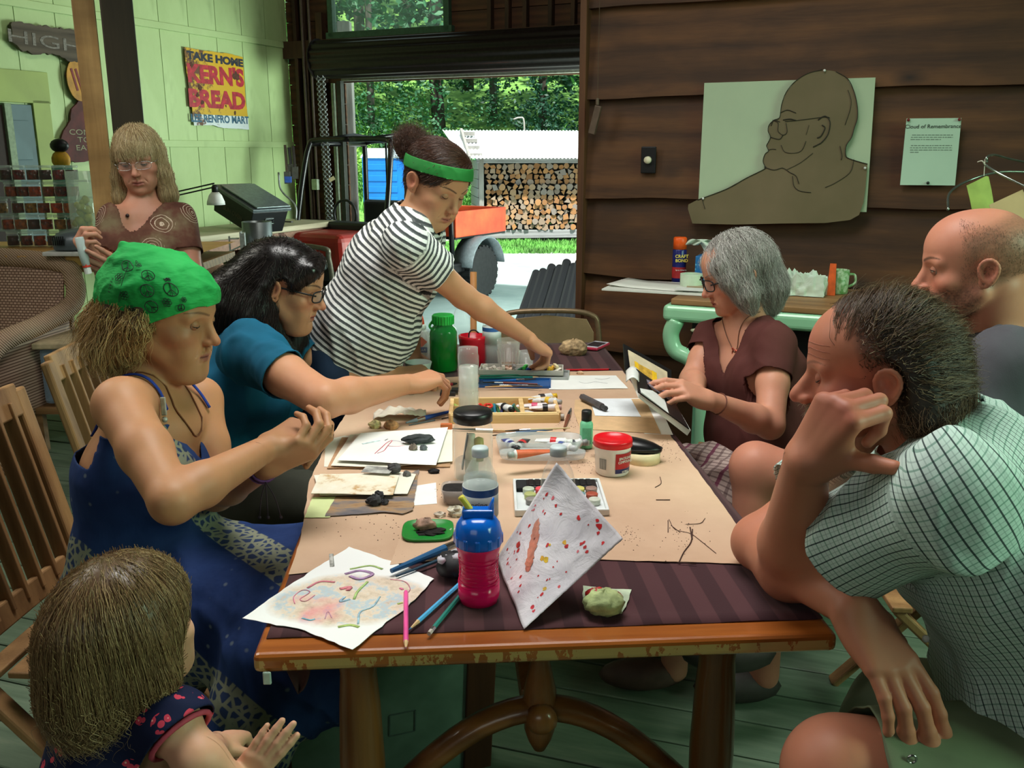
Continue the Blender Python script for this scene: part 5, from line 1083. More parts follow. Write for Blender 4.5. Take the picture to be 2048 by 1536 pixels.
b=MB();[b.box((.036*math.cos(a),.036*math.sin(a),.108),(.006,.010,.018),rotz(a))for a in np.linspace(0,6.28,13)[:-1]];b.box((0,0,.150),(.05,.022,.014));b.build('lid_grip',m_lidb,cu_,bevel=.003)
b=MB();b.grid(lambda a,c:(.012+.012*a,-.010+.02*c,.146+.030*(1-abs(2*c-1)**1.5)*a),6,8);b.build('lid_wing',m_lidb,cu_,smooth=True,solid=.003);b=MB();b.tube(spline([(-.008,0,.148),(-.016,0,.160),(-.027,0,.176)],4),.0052,10);b.build('straw',pm((222,210,80),.3),cu_,smooth=True)
def bottle(name,px,py,label,H=.205,R=.031,label_c=None,water=.10,cap=(205,220,222),txt=None,mat=None,group='plastic water bottles'):
    e=thing(name,px,py,label,'bottle',group);g=mat or glass((232,242,240),.04,.10);k=H/.205
    lathe(e,'bottle',[(.0,.004),(.020,.003),(R,.006)]+[(R-.0012*(i%2),.012+.0075*i)for i in range(int(13*k))]+[(R,.125*k),(R*.95,.142*k),(R*.80,.160*k),(R*.52,.178*k),(.0125,.184*k),(.0125,.196*k)],g,28);lathe(e,'cap',[(.0145,.187*k),(.0148,.200*k),(.013,.203*k),(0,.203*k)],pm(cap,.4,.05),20)
    if water:m,t=newmat('water',(200,216,212),.05,alpha=.28);lathe(e,'water',[(.0,.006),(R*.94,.008),(R*.94,water*k*1.15),(0,water*k*1.15)],m,24)
    if label_c:lathe(e,'label_band',[(R*1.01,.080*k),(R*1.01,.135*k)],pm((206,216,214),.5,.05),28).modifiers;b=MB();b.lathe([(R*1.016,.121*k),(R*1.016,.134*k)],28,cap=False);b.build('label_stripe',pm(label_c,.4),e,smooth=True)
    if txt:text(txt,.014,'label_lettering',pm((60,66,70),.5),e,(-.004,-R*1.03,.108*k),(math.pi/2,0,0));text('WATER',.006,'label_lettering',pm((90,96,100),.5),e,(-.004,-R*1.03,.098*k),(math.pi/2,0,0))
    return e
bottle('water_bottle',962,1112,'half-full plastic water bottle with a blue-striped label behind the pink cup',label_c=(28,84,146),txt='spring',water=.13);bottle('water_bottle',1114,1110,'plastic water bottle propping up the red-dotted paper',water=.09)
bottle('water_bottle',924,716,'empty clear plastic bottle standing behind the green bottle',water=0);bottle('water_bottle',984,732,'clear water bottle with a blue label stripe by the red tub',label_c=(60,110,180),water=.08)
jj=thing('glass_jar',947,958,'wide glass jar with a black screw lid, bottles seen through it','jar');lathe(jj,'glass',[(.0,.004),(.036,.002),(.0425,.008),(.0425,.115),(.038,.128),(.037,.14)],glass((236,242,238),.03,.10),36);lathe(jj,'lid',[(.040,.132),(.0425,.134),(.0425,.152),(.039,.157),(0,.157)],pm((22,22,24),.35,.1),36);lathe(jj,'water',[(0,.006),(.039,.007),(.039,.045),(0,.045)],newmat('water_b',(190,206,206),.05,alpha=.3)[0],24)
lathe(jj,'small_bottle',[(.013,.008),(.015,.012),(.015,.06),(.011,.075),(.008,.09),(.008,.10),(0,.10)],pm((214,210,190),.4),16,c=(-.004,.01,0));lathe(jj,'small_bottle',[(.010,.06),(.012,.09),(.010,.11),(0,.115)],pm((176,158,70),.5),16,c=(.012,.008,-.02));b=MB();b.bar(V(-.025,.01,.02),V(-.012,.012,.10),.014,.003);b.build('grey_strip',pm((90,96,100),.4),jj)
vt=thing('glass_vial_stack',938,842,'tall narrow stacked glass bottle with pale cloudy water','bottle');lathe(vt,'glass',[(.0,.003),(.026,.002),(.0275,.006),(.0275,.08),(.025,.084),(.025,.09),(.0275,.094),(.0275,.10),(.025,.104),(.0275,.108),(.0275,.178),(.0255,.184),(.0255,.2),(.0,.202)],glass((238,242,240),.04,.12),30);lathe(vt,'cloudy_water',[(0,.004),(.025,.005),(.025,.15),(0,.15)],newmat('cloudy',(216,220,214),.1,alpha=.5)[0],22);b=MB();[b.ball((r.uniform(-.01,.01),r.uniform(-.01,.01),.11+r.uniform(0,.05)),.006,7,5)for _ in range(5)];b.build('white_bits',m_white,vt,smooth=True)
gb=thing('green_bottle',888,742,'wide translucent green drinking bottle with a ribbed green cap','bottle');m_gb,t=newmat('green_plastic',(16,150,52),.12,alpha=.86,spec=.6);lathe(gb,'bottle',[(.0,.004),(.034,.002),(.0445,.008),(.0445,.128),(.040,.142),(.031,.150),(.031,.158)],m_gb,32)
b=MB();b.lathe([(.034,.156),(.034,.184),(.032,.187),(0,.188)],32);[b.box((.034*math.cos(a),.034*math.sin(a),.170),(.004,.003,.026),rotz(a))for a in np.linspace(0,6.28,25)[:-1]];b.build('cap',pm((50,200,84),.4),gb);b=MB();b.tube(spline([(-.034,0,.165),(-.043,-.01,.15),(-.033,-.02,.140)],4),.004,6);b.build('cap_strap',pm((40,180,70),.4),gb,smooth=True);b=MB();b.lathe([(.0,.01),(.040,.01),(.040,.10),(0,.10)],20);b.build('dark_water',newmat('gw',(10,110,40),.1,alpha=.5)[0],gb,smooth=True)
rt=thing('red_tub',946,732,'bright red plastic tub with a black tool sticking out','tub');b=MB();b.lathe([(.0,.002),(.040,.001),(.044,.012),(.046,.030),(.044,.07),(.047,.095),(.047,.105),(.042,.105),(.040,.03),(0,.012)],30);b.build('tub',pm((196,22,40),.25,.05),rt,smooth=True);b=MB();b.tube(spline([(-.01,0,.05),(-.012,0,.11),(.005,0,.122),(.02,0,.112)],4),.0025,6);b.build('tool',m_black,rt,smooth=True)
gg=thing('drinking_glass',838,728,'clear drinking glass with the glue bottle and brushes in it','glass');lathe(gg,'glass',[(.0,.004),(.032,.002),(.034,.006),(.038,.115),(.036,.115),(.032,.008),(0,.006)],glass((225,235,230),.04,.12),28)
gu=thing('glue_bottle',846,722,'white school glue bottle with an orange nozzle and a diamond on the label','bottle');lathe(gu,'bottle',[(.0,.002),(.026,.003),(.028,.012),(.028,.075),(.024,.095),(.012,.108),(.012,.112)],pm((220,222,218),.35,.04),26);lathe(gu,'collar',[(.013,.110),(.014,.122),(.010,.128),(0,.128)],pm((230,232,228),.35),18);lathe(gu,'nozzle',[(.008,.126),(.007,.140),(.003,.156),(0,.157)],pm((232,76,40),.4),14)
b=MB();b.prism([(0,.018),(.019,0),(0,-.018),(-.019,0)],0,.0012,rotx(math.pi/2),(0,-.0285,.072));b.build('orange_diamond',pm((226,92,50),.5),gu);b=MB();b.box((0,-.0292,.045),(.036,.0012,.018));b.build('blue_label',pm((40,70,140),.5),gu);text('GLUE',.012,'label_lettering',m_white,gu,(0,-.0302,.045),(math.pi/2,0,0))
rm_=thing('ramekin',837,752,'white fluted ceramic ramekin behind the dark-haired woman’s hand','bowl');m_rm=pm((206,218,212),.3,.03);b=MB();b.grid(lambda a,c:((.030+.013*c+.0006*math.sin(a*6.283*26))*math.cos(a*6.283),(.030+.013*c+.0006*math.sin(a*6.283*26))*math.sin(a*6.283),.046*c),104,5,True);b.lathe([(.043,.046),(.041,.047),(.030,.006),(0,.005)],26,cap=False);b.build('bowl',m_rm,rm_,smooth=True)
tg=thing('tumbler',1017,742,'cut glass tumbler with a little amber drink in the bottom','glass');lathe(tg,'glass',[(.0,.006),(.030,.002),(.032,.006),(.038,.105),(.036,.105),(.030,.012),(0,.010)],glass((228,226,215),.04,.14),28,sq=None);lathe(tg,'amber_drink',[(0,.008),(.028,.010),(.029,.024),(0,.024)],liquid((150,80,24),.85),20);b=MB();[b.bar(V(.032*math.cos(a),.032*math.sin(a),.012),V(.0375*math.cos(a),.0375*math.sin(a),.07),.0015,.002)for a in np.linspace(0,6.28,17)[:-1]];b.build('cut_ribs',glass((240,240,230),.05,.3),tg)
sg=thing('small_glass',1052,738,'small clear glass between the tumbler and the reaching hand','glass');lathe(sg,'glass',[(.0,.004),(.022,.002),(.026,.06),(.024,.06),(.020,.006),(0,.006)],glass((228,230,225),.04,.2),24)
b=MB();p_=G(948,690,.0);q_=W(948,640,3.55);b.tube([V(q_[0]-.01,q_[1],0),V(q_[0],q_[1],1.0)],.013,10);tag(b.build('wooden_pole',wood((150,96,50),(190,130,74),2),smooth=True),'upright orange-brown wooden pole behind the red tub','pole')
def tray(name,px,py,w,d,hh,col,label,cat,rz=0,wall=.003,mat=None,h=TZ,parts=()):
    e=thing(name,px,py,label,cat,rz=rz,h=h);m=mat or pm(col,.5,.05);b=MB();b.box((0,0,.0015),(w,d,.003));b.build('bottom',m,e)
    for(cx,cy,sx,sy)in((0,-d/2,w,wall),(0,d/2,w,wall),(-w/2,0,wall,d),(w/2,0,wall,d)):b=MB();b.box((cx,cy,hh/2),(sx+wall*.5,sy+wall*.5,hh));b.build('side',m,e,bevel=.0008)
    return e
pt=tray('pastel_box',1043,744,.262,.085,.016,(186,182,172),'long shallow grey box of chalk pastels under the reaching hand','box',-.06,h=TZ+.012);tray('box_lid',1052,752,.27,.10,.011,(160,164,160),'grey box lid under the pastel box','lid',-.10)
r=random.Random(12);c0=np.array(pt.location);used_m={}
pcs=[('chalk white',(206,196,184))]*7+[('pale peach',(206,170,150))]*2+[('grey',(130,126,124))]*2+[('dark green',(20,92,62)),('bright green',(70,190,80)),('blue',(40,90,170)),('dark blue',(34,44,130)),('bright blue',(40,110,200)),('red',(200,40,50)),('violet',(110,60,150)),('orange',(236,120,40)),('yellow',(238,206,70)),('golden yellow',(230,180,60)),('cream',(226,214,170)),('off white',(222,216,200))]
for i,(nm,cc_)in enumerate(pcs):
    x=-.12+.0108*i+r.uniform(-.003,.003);b=MB();b.box((0,0,0),(.0095,r.uniform(.035,.06)if i>10 else.026,.0095));o=b.build('pastel_stick',pm(cc_,.9,.1,60,.3),bevel=.001);rr2=rotz(-.06)@V(x,r.uniform(-.02,.02),.0085+(.008 if i%3==0 else 0));o.location=c0+rr2;o.rotation_euler=(r.uniform(-.1,.1),r.uniform(-.3,.3),-.06+r.uniform(-.6,.6));nth=sum(1 for q in pcs[:i]if q[0]==nm)
    tag(o,['first','second','third','fourth','fifth','sixth','seventh'][nth]+' from the left of the %s sticks in the grey pastel box'%nm if sum(1 for q in pcs if q[0]==nm)>1 else '%s chalk pastel stick lying in the grey pastel box'%nm,'pastel','chalk pastels in the grey box')
rock(1147,708,(.052,.034,.030),(176,150,112),'tan porous rock beside the red phone',seed=4,holes=True)
ph=thing('phone',1192,695,'smartphone in a red case lying at the far right corner','phone',rz=-.5);b=MB();b.box((0,0,.006),(.062,.118,.011));b.build('case',pm((176,44,70),.4),ph,bevel=.004,seg=3);b=MB();b.box((0,0,.0118),(.056,.11,.001));b.build('face',pm((206,204,214),.2),ph);b=MB();b.box((0,0,.0126),(.050,.078,.0006));b.build('screen',pm((40,42,50),.1),ph)
rod('red_pen',G(1132,742),G(1222,741),.0035,None,'thin red pen along the far edge of the kraft paper','pen',None,[(0,.95,.0035,.0035,'barrel',pm((176,20,30),.3)),(.95,1,.003,.001,'tip',m_black)],hexa=False)
rock(1160,748,(.012,.008,.006),(206,170,140),'tiny pinkish chip beside the red pen',seed=8)
bt=tray('blue_brush_tray',1028,768,.222,.10,.008,(40,90,150),'shallow translucent blue tray full of brushes and coloured pencils','tray',-.05,mat=liquid((36,92,160),.9,.25))
for i,(x0,y0,x1,y1,col,kk,lb)in enumerate([(958,744,1060,748,(50,90,170),'p','blue pencil at the back of the blue tray'),(965,749,1085,746,(180,120,60),'p','orange-brown pencil near the back of the blue tray'),(960,754,1084,751,(40,120,96),'p','dark green pencil across the blue tray'),(958,758,1080,756,(30,130,120),'p','teal pencil across the middle of the blue tray'),(966,765,1072,760,(30,110,190),'b','bright blue brush with a white ferrule in the blue tray'),(1075,770,965,766,(120,50,40),'b','dark red-brown brush in the blue tray'),(970,776,1080,772,(190,150,90),'b','thin tan brush at the front of the blue tray'),(1085,775,975,772,(70,60,60),'b','thin black brush at the front of the blue tray')]):
    (pencil if kk=='p' else brush)(x0,y0,x1,y1,col,lb,h=TZ+.009+.001*(i%2),r=.0032)
m_pinew=wood((206,166,110),(232,200,146),0,2,.5);wb_=tray('wooden_paint_box',1008,828,.285,.155,.026,(0,0,0),'pale wooden compartment box of markers, pencils and paint tubes','box',.035,wall=.007,mat=m_pinew)
for x_,y_,sx,sy in((-.075,0,.006,.15),(.048,0,.012,.15),(0,-.088,.285,.008),(-.11,.0,.065,.005)):b=MB();b.box((x_,y_,.012),(sx,sy,.024));b.build('divider',m_pinew,wb_)
def inbox(o,x,y,z=.016,rz=0):c=np.array(wb_.location);p_=c+rotz(.035)@V(x,y,z);o.location=p_;o.rotation_euler=(math.pi/2,0,.035+rz);return o
for i,(x,y,col,rz,ln2,lb)in enumerate([(-.125,.04,(150,176,90),.5,.05,'olive green crayon at the back left of the wooden box'),(-.105,.03,(60,160,150),-.5,.05,'turquoise crayon at the back left of the wooden box'),(-.12,-.03,(120,150,70),.9,.045,'moss green crayon in the front left compartment'),(-.10,-.045,(90,130,60),1.4,.045,'dark green crayon in the front left compartment'),(-.045,0,(206,50,40),.1,.10,'red marker left of the coloured pencils in the wooden box'),(-.034,0,(40,130,120),-.1,.12,'teal pencil next to the red marker in the wooden box'),(-.025,0,(26,110,140),.0,.12,'deep teal pencil in the middle of the wooden box'),(-.015,0,(40,100,60),.06,.11,'green pencil in the middle of the wooden box'),(-.006,.005,(60,60,110),-.05,.12,'indigo pencil in the middle of the wooden box'),(.003,0,(180,130,60),.1,.11,'ochre pencil in the middle of the wooden box'),(.012,0,(30,120,130),-.3,.12,'slanted teal pencil in the wooden box'),(.022,-.03,(120,176,70),.3,.05,'short lime pencil in the wooden box'),(.030,-.03,(210,80,50),.2,.05,'short orange-red pencil in the wooden box'),(.038,.0,(60,90,60),.2,.10,'dark green pencil by the wooden divider')]):
    e=empty('coloured_pencil',label=lb,cat='pencil',group='pencils and crayons in the wooden box');b=MB();b.lathe([(.004,-ln2/2),(.004,ln2/2)],7);b.build('barrel',pm(col,.4),e);b=MB();b.lathe([(.004,ln2/2),(.0008,ln2/2+.01)],7);b.build('tip',m_wd,e);inbox(e,x,y,.010,rz)
def ptube(px,py,rz,body,cap,label,h=.012,L=.07,band=None,tilt=0,lt=None):
    e=empty('paint_tube',tuple(G(px,py,TZ+h)),label=label,cat='paint tube',group='paint tubes');e.rotation_euler=(tilt,0,rz);b=MB();n=9
    b.grid(lambda a,c:((.011*(1-.0*c))*math.cos(a*6.283),-L/2+L*c,.010*(1-c**1.5*.9)*math.sin(a*6.283)),16,n,True);b.build('body',pm(body,.35,.08,40,.2),e,smooth=True);b=MB();b.lathe([(.007,0),(.008,.014),(0,.015)],10,(0,-L/2-.004,0),rotx(math.pi/2));b.build('cap',pm(cap,.4),e,smooth=True);b=MB();b.lathe([(.011,0),(.007,.005)],12,(0,-L/2,0),rotx(math.pi/2));b.build('shoulder',m_white,e,smooth=True)
    if band:b=MB();b.grid(lambda a,c:(.0114*math.cos(a*6.283),-L*.22+L*.2*c,.0098*math.sin(a*6.283)),16,3,True);b.build('label_band',pm(band,.4),e,smooth=True)
    return e
for i,a_ in enumerate([(1056,800,1.3,(226,226,222),(40,36,34),'white tube with black cap at the back of the wooden box',.016,.07,(230,150,40)),(1078,795,1.9,(222,222,220),(236,190,40),'white tube with a yellow cap at the back right of the box',.022,.07,(40,36,34)),(1092,800,1.0,(214,214,214),(180,180,176),'white tube with a grey cap, rightmost in the box',.02,.06,(230,190,60)),(1062,812,1.5,(226,214,216),(34,30,32),'white and pink tube lying across the right compartment',.016,.08,(200,60,100)),(1084,815,1.6,(226,216,216),(210,170,160),'pink-labelled tube beside the dark-capped one',.018,.07,(30,28,30)),(1056,826,.4,(210,206,200),(30,30,34),'small tube pointing forward in the right compartment',.014,.05,None),(1096,832,1.4,(226,222,216),(200,190,180),'short cream tube at the front right of the box',.010,.05,None),(1008,812,.5,(226,228,226),(24,24,26),'white tube with a black ring lying over the pencils',.022,.06,(30,30,32))]):ptube(a_[0],a_[1],a_[2],a_[3],a_[4],a_[5],a_[6],a_[7],a_[8])
sc2=thing('scissors',966,812,'red-handled scissors in the wooden box','scissors',h=TZ+.02);b=MB();[b.tube([(s*.014+.011*math.cos(a),.0+.018*math.sin(a),0)for a in np.linspace(0,6.28,15)[:-1]],.0035,6,closed=True)for s in(-1,1)];b.build('handles',pm((214,50,36),.4),sc2,smooth=True);b=MB();b.bar(V(-.01,-.02,0),V(.006,-.075,0),.008,.002);b.bar(V(.01,-.02,.002),V(-.006,-.075,.002),.008,.002);b.build('blades',m_steel,sc2)
brush(1120,868,905,860,(190,150,100),'long pale wooden brush lying before the wooden box',h=TZ+.003,r=.0035);brush(1105,862,985,874,(60,90,130),'blue brush lying between the wooden box and the clear box',h=TZ+.004,r=.004);brush(1140,858,1010,864,(200,176,130),'second pale brush lying before the wooden box',h=TZ+.008,r=.003)
b=MB();b.box((0,0,.01),(.03,.012,.02));o=b.build('orange_block',pm((206,110,60),.5),bevel=.002);o.location=G(893,862);tag(o,'small orange block left of the black-lidded jar','block')
b=MB();b.box((0,0,.006),(.045,.035,.012));b.box((.02,.012,.012),(.02,.03,.01));o=b.build('sharpener',pm((40,38,40),.4),bevel=.002);o.location=G(896,790);tag(o,'small black sharpener case left of the wooden box','case');rod('red_marker',G(868,776),G(914,770),.005,None,'red marker under the dark-haired woman’s fingers','marker',None,[(0,.8,.005,.005,'barrel',pm((190,36,60),.35)),(.8,1,.005,.002,'tip',m_black)])
rock(822,788,(.020,.015,.008),(130,126,118),'grey stone chip in front of the dark-haired woman’s hand',seed=14)
pbx=thing('clear_plastic_box',1078,905,'frosted clear plastic box with paint tubes inside and its lid open in front','box');m_cl=newmat('frosted_plastic',(206,212,212),.25,alpha=.42)[0]
b=MB();b.lathe([(.055,0),(.058,.004),(.062,.035),(.060,.035),(.054,.004),(0,.003)],36,(0,.012,0),sq=4);o=b.build('box',m_cl,pbx,smooth=True);o.scale=(1.65,.72,1);b=MB();b.lathe([(.052,0),(.056,.003),(.058,.016),(.055,.016),(0,.003)],36,(0,0,0),sq=4);o=b.build('lid',m_cl,pbx,smooth=True);o.scale=(1.72,.42,1);o.location=(.006,-.062,.008)
for a_ in[(1018,885,.3,(38,44,120),(30,32,44),'dark blue paint tube at the left of the clear box',.022,.06,(190,200,220)),(1045,886,-.3,(36,34,38),(24,24,28),'black paint tube beside the dark blue one',.022,.065,(200,60,60)),(1100,882,1.35,(224,226,226),(226,226,222),'white tube with a red ring at the back of the clear box',.028,.07,(206,40,44)),(1118,890,.9,(216,220,226),(200,204,206),'white crumpled tube in the clear box',.026,.06,(60,80,150)),(1140,888,1.9,(222,222,220),(150,150,150),'white tube at the right end of the clear box',.022,.05,(60,60,70))]:ptube(*a_)
e=ptube(1068,905,-1.25,(206,104,68),(150,160,156),'terracotta orange paint tube with a grey tip resting on the clear box',.045,.085,None)
mb_=thing('paint_bottle',1172,896,'small mint green craft paint bottle with a black cap','bottle');lathe(mb_,'bottle',[(.0,.002),(.014,.002),(.0155,.008),(.0155,.062),(.010,.072)],pm((120,200,156),.35,.05),22,sq=2.8);lathe(mb_,'cap',[(.0125,.070),(.0125,.092),(.011,.095),(0,.095)],m_black,20);b=MB();b.box((0,-.0158,.035),(.022,.001,.04));b.build('label',pm((104,178,140),.5,.1,60),mb_);b=MB();b.box((.0,-.0164,.018),(.014,.0006,.014));b.build('barcode',pm((180,190,184),.5,.3,300,stretch=(1,.01,.01)),mb_)
sp_=thing('spackle_tub',1224,945,'white spackling compound tub with a red lid and a red and navy label','tub',rz=.15);lathe(sp_,'tub',[(.0,.002),(.034,.001),(.037,.004),(.0405,.062),(.042,.066),(.042,.070)],pm((226,224,220),.4,.03),36);lathe(sp_,'lid',[(.0435,.066),(.0435,.078),(.042,.082),(.038,.081),(.037,.078),(0,.078)],pm((214,22,32),.3,.06),36)
def wrap(par,name,r0,r1,z0,z1,a0,a1,mat):b=MB();b.grid(lambda a,c:((r0+(r1-r0)*c)*math.cos(math.radians(a0+(a1-a0)*a)),(r0+(r1-r0)*c)*math.sin(math.radians(a0+(a1-a0)*a)),z0+(z1-z0)*c),20,3);return b.build(name,mat,par,smooth=True)
wrap(sp_,'red_label',.0385,.0412,.020,.056,-95,-20,pm((176,30,36),.4));wrap(sp_,'navy_label',.0379,.0387,.010,.020,-95,-20,pm((34,44,96),.4));wrap(sp_,'barcode',.0388,.0402,.018,.042,-150,-125,pm((150,150,146),.5,.4,400,stretch=(1,1,.01)))
for k_,(s_,sz,zz)in enumerate((('SPACKLING',.0085,.045),('COMPOUND',.0085,.037),('1/2 PINT',.006,.0145))):o=text(s_,sz,'label_lettering',m_white,sp_,(.0405*math.cos(math.radians(-62)),.0412*math.sin(math.radians(-62)),zz),(math.pi/2,0,math.radians(28)),xs=.8)
gc=thing('glasses_case',1254,908,'black hard glasses case resting on the masking tape roll','case',rz=-.28,h=TZ+.012);b=MB();b.ball((0,0,.021),(.080,.033,.021),30,14);o=b.build('shell',pm((20,20,22),.3,.1,30),gc,smooth=True);o.rotation_euler=(0,.06,0);b=MB();b.tube([(.081*math.cos(a),.034*math.sin(a),.021)for a in np.linspace(0,6.28,41)[:-1]],.0012,5,closed=True);b.build('seam',m_black,gc,smooth=True)
tr_=thing('masking_tape_roll',1285,922,'roll of cream masking tape under the black glasses case','tape roll');lathe(tr_,'tape',[(.026,0),(.040,0),(.040,.024),(.026,.024),(.026,0)],pm((222,206,166),.6,.05,40),36)
ps=thing('paint_set',1118,1000,'white plastic paint tray with a black insert and round paint pots','paint set',rz=.02);b=MB();b.box((0,0,.004),(.185,.178,.008));b.build('tray',pm((216,222,222),.4,.04),ps,bevel=.004);b=MB();[b.box(c_,d_)for c_,d_ in(((0,-.086,.008),(.182,.006,.014)),((0,.086,.008),(.182,.006,.014)),((-.09,0,.008),(.006,.178,.014)),((.09,0,.008),(.006,.178,.014)))];b.build('rim',pm((222,226,226),.4,.04),ps,bevel=.002)
b=MB();b.box((.008,.058,.012),(.15,.046,.008));b.build('black_insert',m_black,ps,bevel=.003);b=MB();b.box((-.076,.05,.012),(.022,.05,.012));b.build('black_foam',pm((30,30,32),.9),ps,bevel=.003)
for i in range(10):b=MB();b.box((-.055+.0135*i,.058,.017),(.010,.036,.003));b.build('black_slot',pm((14,14,16),.5),ps,bevel=.001)
for i,(x,y,cc_)in enumerate([(-.062,.018,(190,200,180)),(-.036,.018,(220,80,90)),(-.010,.018,(180,190,200)),(.016,.018,(150,170,120)),(.042,.018,(206,196,110)),(.068,.018,(150,120,110)),(-.060,-.012,(180,186,120)),(-.034,-.012,(214,210,90)),(-.01,-.012,(100,120,110)),(.04,-.012,(90,150,160)),(.066,-.014,(170,80,60)),(-.058,-.040,(140,136,130)),(.068,-.044,(200,204,190))]):
    lathe(ps,'paint_pot',[(.0,.009),(.0118,.009),(.0122,.019),(.011,.020),(0,.0195)],pm(cc_,.4,.1,60),20,c=(x,y,0))
for(x,y,cc_,q)in((-.055,0,(70,90,80),3),(-.03,-.002,(206,196,60),5),(.055,-.03,(60,110,130),6),(.062,-.028,(170,60,40),7)):b=MB();b.ball((x,y-.012,.0088),(.012,.008,.0012),10,4,.3,q);b.build('paint_smear',pm(cc_,.4,.3,60),ps,smooth=True)
rp=empty('dotted_painting',tuple(W(1110,1080,1.45)),label='curling wrinkled sheet with red and yellow paint dabs propped against a bottle',cat='painting');Pt,Pr,Pb,Pl=W(1113,925,1.505),W(1246,1078,1.46),G(1048,1258),G(993,1118,.765);o0=np.array(rp.location)
m_rpap,t=newmat('wrinkled_white_paper',(226,222,226),.75);v=t.coord();n=t.noise(v,14,5,.6);t.color(t.ramp(n,[(.3,(200,196,204)),(.6,(228,226,230))]));t.bump(t.noise(v,22,5,.6,1),.5,.006)
def rpf(a,c):
    p_=Pl*(1-a)*(1-c)+Pb*a*(1-c)+Pt*(1-a)*c+Pr*a*c;nn_=nrm(np.cross(Pr-Pt,Pl-Pt));s_=math.sin(a*3.14)*math.sin(c*3.14);return p_-o0-nn_*(.018*s_)+nn_*.003*mnoise.noise(Vector((a*5,c*5,0)))+V(0,0,0)+nn_*0
b=MB();b.grid(lambda a,c:rpf(a+.006*mnoise.noise(Vector((c*30,0,3)))*(a>.98),c),40,40);b.build('sheet',m_rpap,rp,smooth=True,solid=.0006)
r=random.Random(21);nnr=nrm(np.cross(Pr-Pt,Pl-Pt));nnr=nnr if nnr@(V(0,0,CAMH)-Pb)>0 else-nnr
def dab(a,c,s,cc_,k_=0,st=1):p_=np.array(rpf(a,c));b=MB();n_=9;x_=nrm(np.array(rpf(a+.02,c))-np.array(rpf(a-.02,c)));y_=nrm(np.array(rpf(a,c+.02))-np.array(rpf(a,c-.02)));pl_=[p_+nnr*.0010+(x_*math.cos(q)+y_*st*math.sin(q))*s*r.uniform(.55,1.15)for q in np.linspace(0,6.28,n_+1)[:-1]];b.add(pl_,[tuple(range(n_))]);b.build('paint_dab',pm(cc_,.5,.15,80),rp)
for i in range(46):dab(r.uniform(.05,.95),r.uniform(.08,.92),r.uniform(.0012,.0032),(200,40,44)if i%6 else(226,110,120),st=1.4)
for a,c,s,cc_ in((.40,.39,.014,(206,130,106)),(.33,.46,.015,(208,134,112)),(.26,.53,.013,(208,140,118)),(.46,.33,.012,(204,126,102)),(.44,.36,.010,(206,128,104)),(.36,.42,.011,(210,130,106)),(.29,.50,.012,(206,136,116)),(.23,.56,.008,(214,150,130)),(.50,.30,.008,(200,120,100)),(.19,.30,.007,(190,50,46)),(.24,.28,.006,(190,40,40)),(.60,.46,.006,(230,190,40)),(.56,.44,.0045,(216,166,40)),(.62,.66,.004,(230,180,60)),(.52,.56,.003,(236,196,60)),(.82,.30,.004,(220,180,60)),(.88,.14,.0045,(206,50,60)),(.92,.13,.003,(206,60,70)),(.34,.47,.004,(110,50,40)),(.28,.78,.003,(206,36,40)),(.55,.86,.004,(206,36,40)),(.75,.93,.006,(200,36,40)),(.70,.95,.004,(200,36,40))):dab(a,c,s,cc_)
sheet('paper_scrap',[(1166,1172),(1215,1178),(1263,1180),(1258,1200),(1244,1228),(1180,1224),(1165,1205)],TZ,pm((196,214,184),.7),'small torn pale paper scrap with red paint at the front right',8,.001)
tl=thing('painted_tissue',1208,1225,'crumpled greenish tissue with red paint on the paper scrap','tissue');b=MB();b.ball((0,0,.018),(.031,.026,.02),22,14,.13,9);b.build('tissue',pm((184,200,140),.85,.2,40,.8,dist=.004),tl,smooth=True);b=MB();b.ball((-.012,.012,.024),(.016,.012,.012),12,8,.2,3);b.ball((.020,.024,.012),(.012,.016,.008),12,8,.2,3);b.build('red_paint',pm((170,30,26),.5,.3,60),tl,smooth=True)
sheet('white_sheet',[(652,880),(690,872),(730,876),(712,938),(648,934)],TZ,m_papw,'cream sheet lowest in the left paper pile',31);sheet('brown_board',[(684,876),(905,880),(900,935),(654,938)],TZ+.0012,pm((186,146,110),.7),'brown card under the bird drawing',32,thick=.0016);sheet('folded_sheets',[(700,872),(905,855),(905,925),(780,938),(662,934)],TZ+.004,m_papw,'loose folded cream sheets under the bird drawing',33,wave=.006)
bs=sheet('bird_drawing',[(722,868),(896,856),(872,932),(674,922)],TZ+.013,m_pap,'white sheet with a small red bird sketch under the charcoal',34,wave=.003,cat='drawing');strokes(bs,'crayon_line',[([(750,920),(765,906),(775,897),(785,893),(775,905),(768,914),(755,919)],.0010,(200,60,90)),([(785,893),(800,895),(812,900)],.0010,(150,150,170)),([(776,904),(795,905),(810,903)],.0009,(200,60,90)),([(770,893),(776,890)],.0012,(60,60,70)),([(725,900),(745,896),(760,893)],.004,(200,218,222))],.0022)
b=MB();b.ball((0,0,.010),(.038,.017,.011),18,9,.15,12);o=b.build('charcoal_slab',pm((52,56,58),.8,.3,40,.8,dist=.003));o.location=G(838,886,TZ+.016);o.rotation_euler=(0,0,.15);tag(o,'long dark slate-like stone on the bird drawing','rock')
rock(827,899,(.011,.009,.008),(120,108,96),'small brown-grey pebble below the dark slate stone',TZ+.016,21,cat='pebble');rock(847,899,(.009,.009,.007),(92,98,100),'small blue-grey pebble right of the brown one',TZ+.016,22,cat='pebble')
m_stain,t=newmat('stained_paper',(222,214,196),.75);n=t.noise(t.coord(),16,5,.7);t.color(t.ramp(n,[(.35,(226,222,208)),(.55,(222,212,190)),(.66,(184,140,80)),(.78,(90,84,80))]))
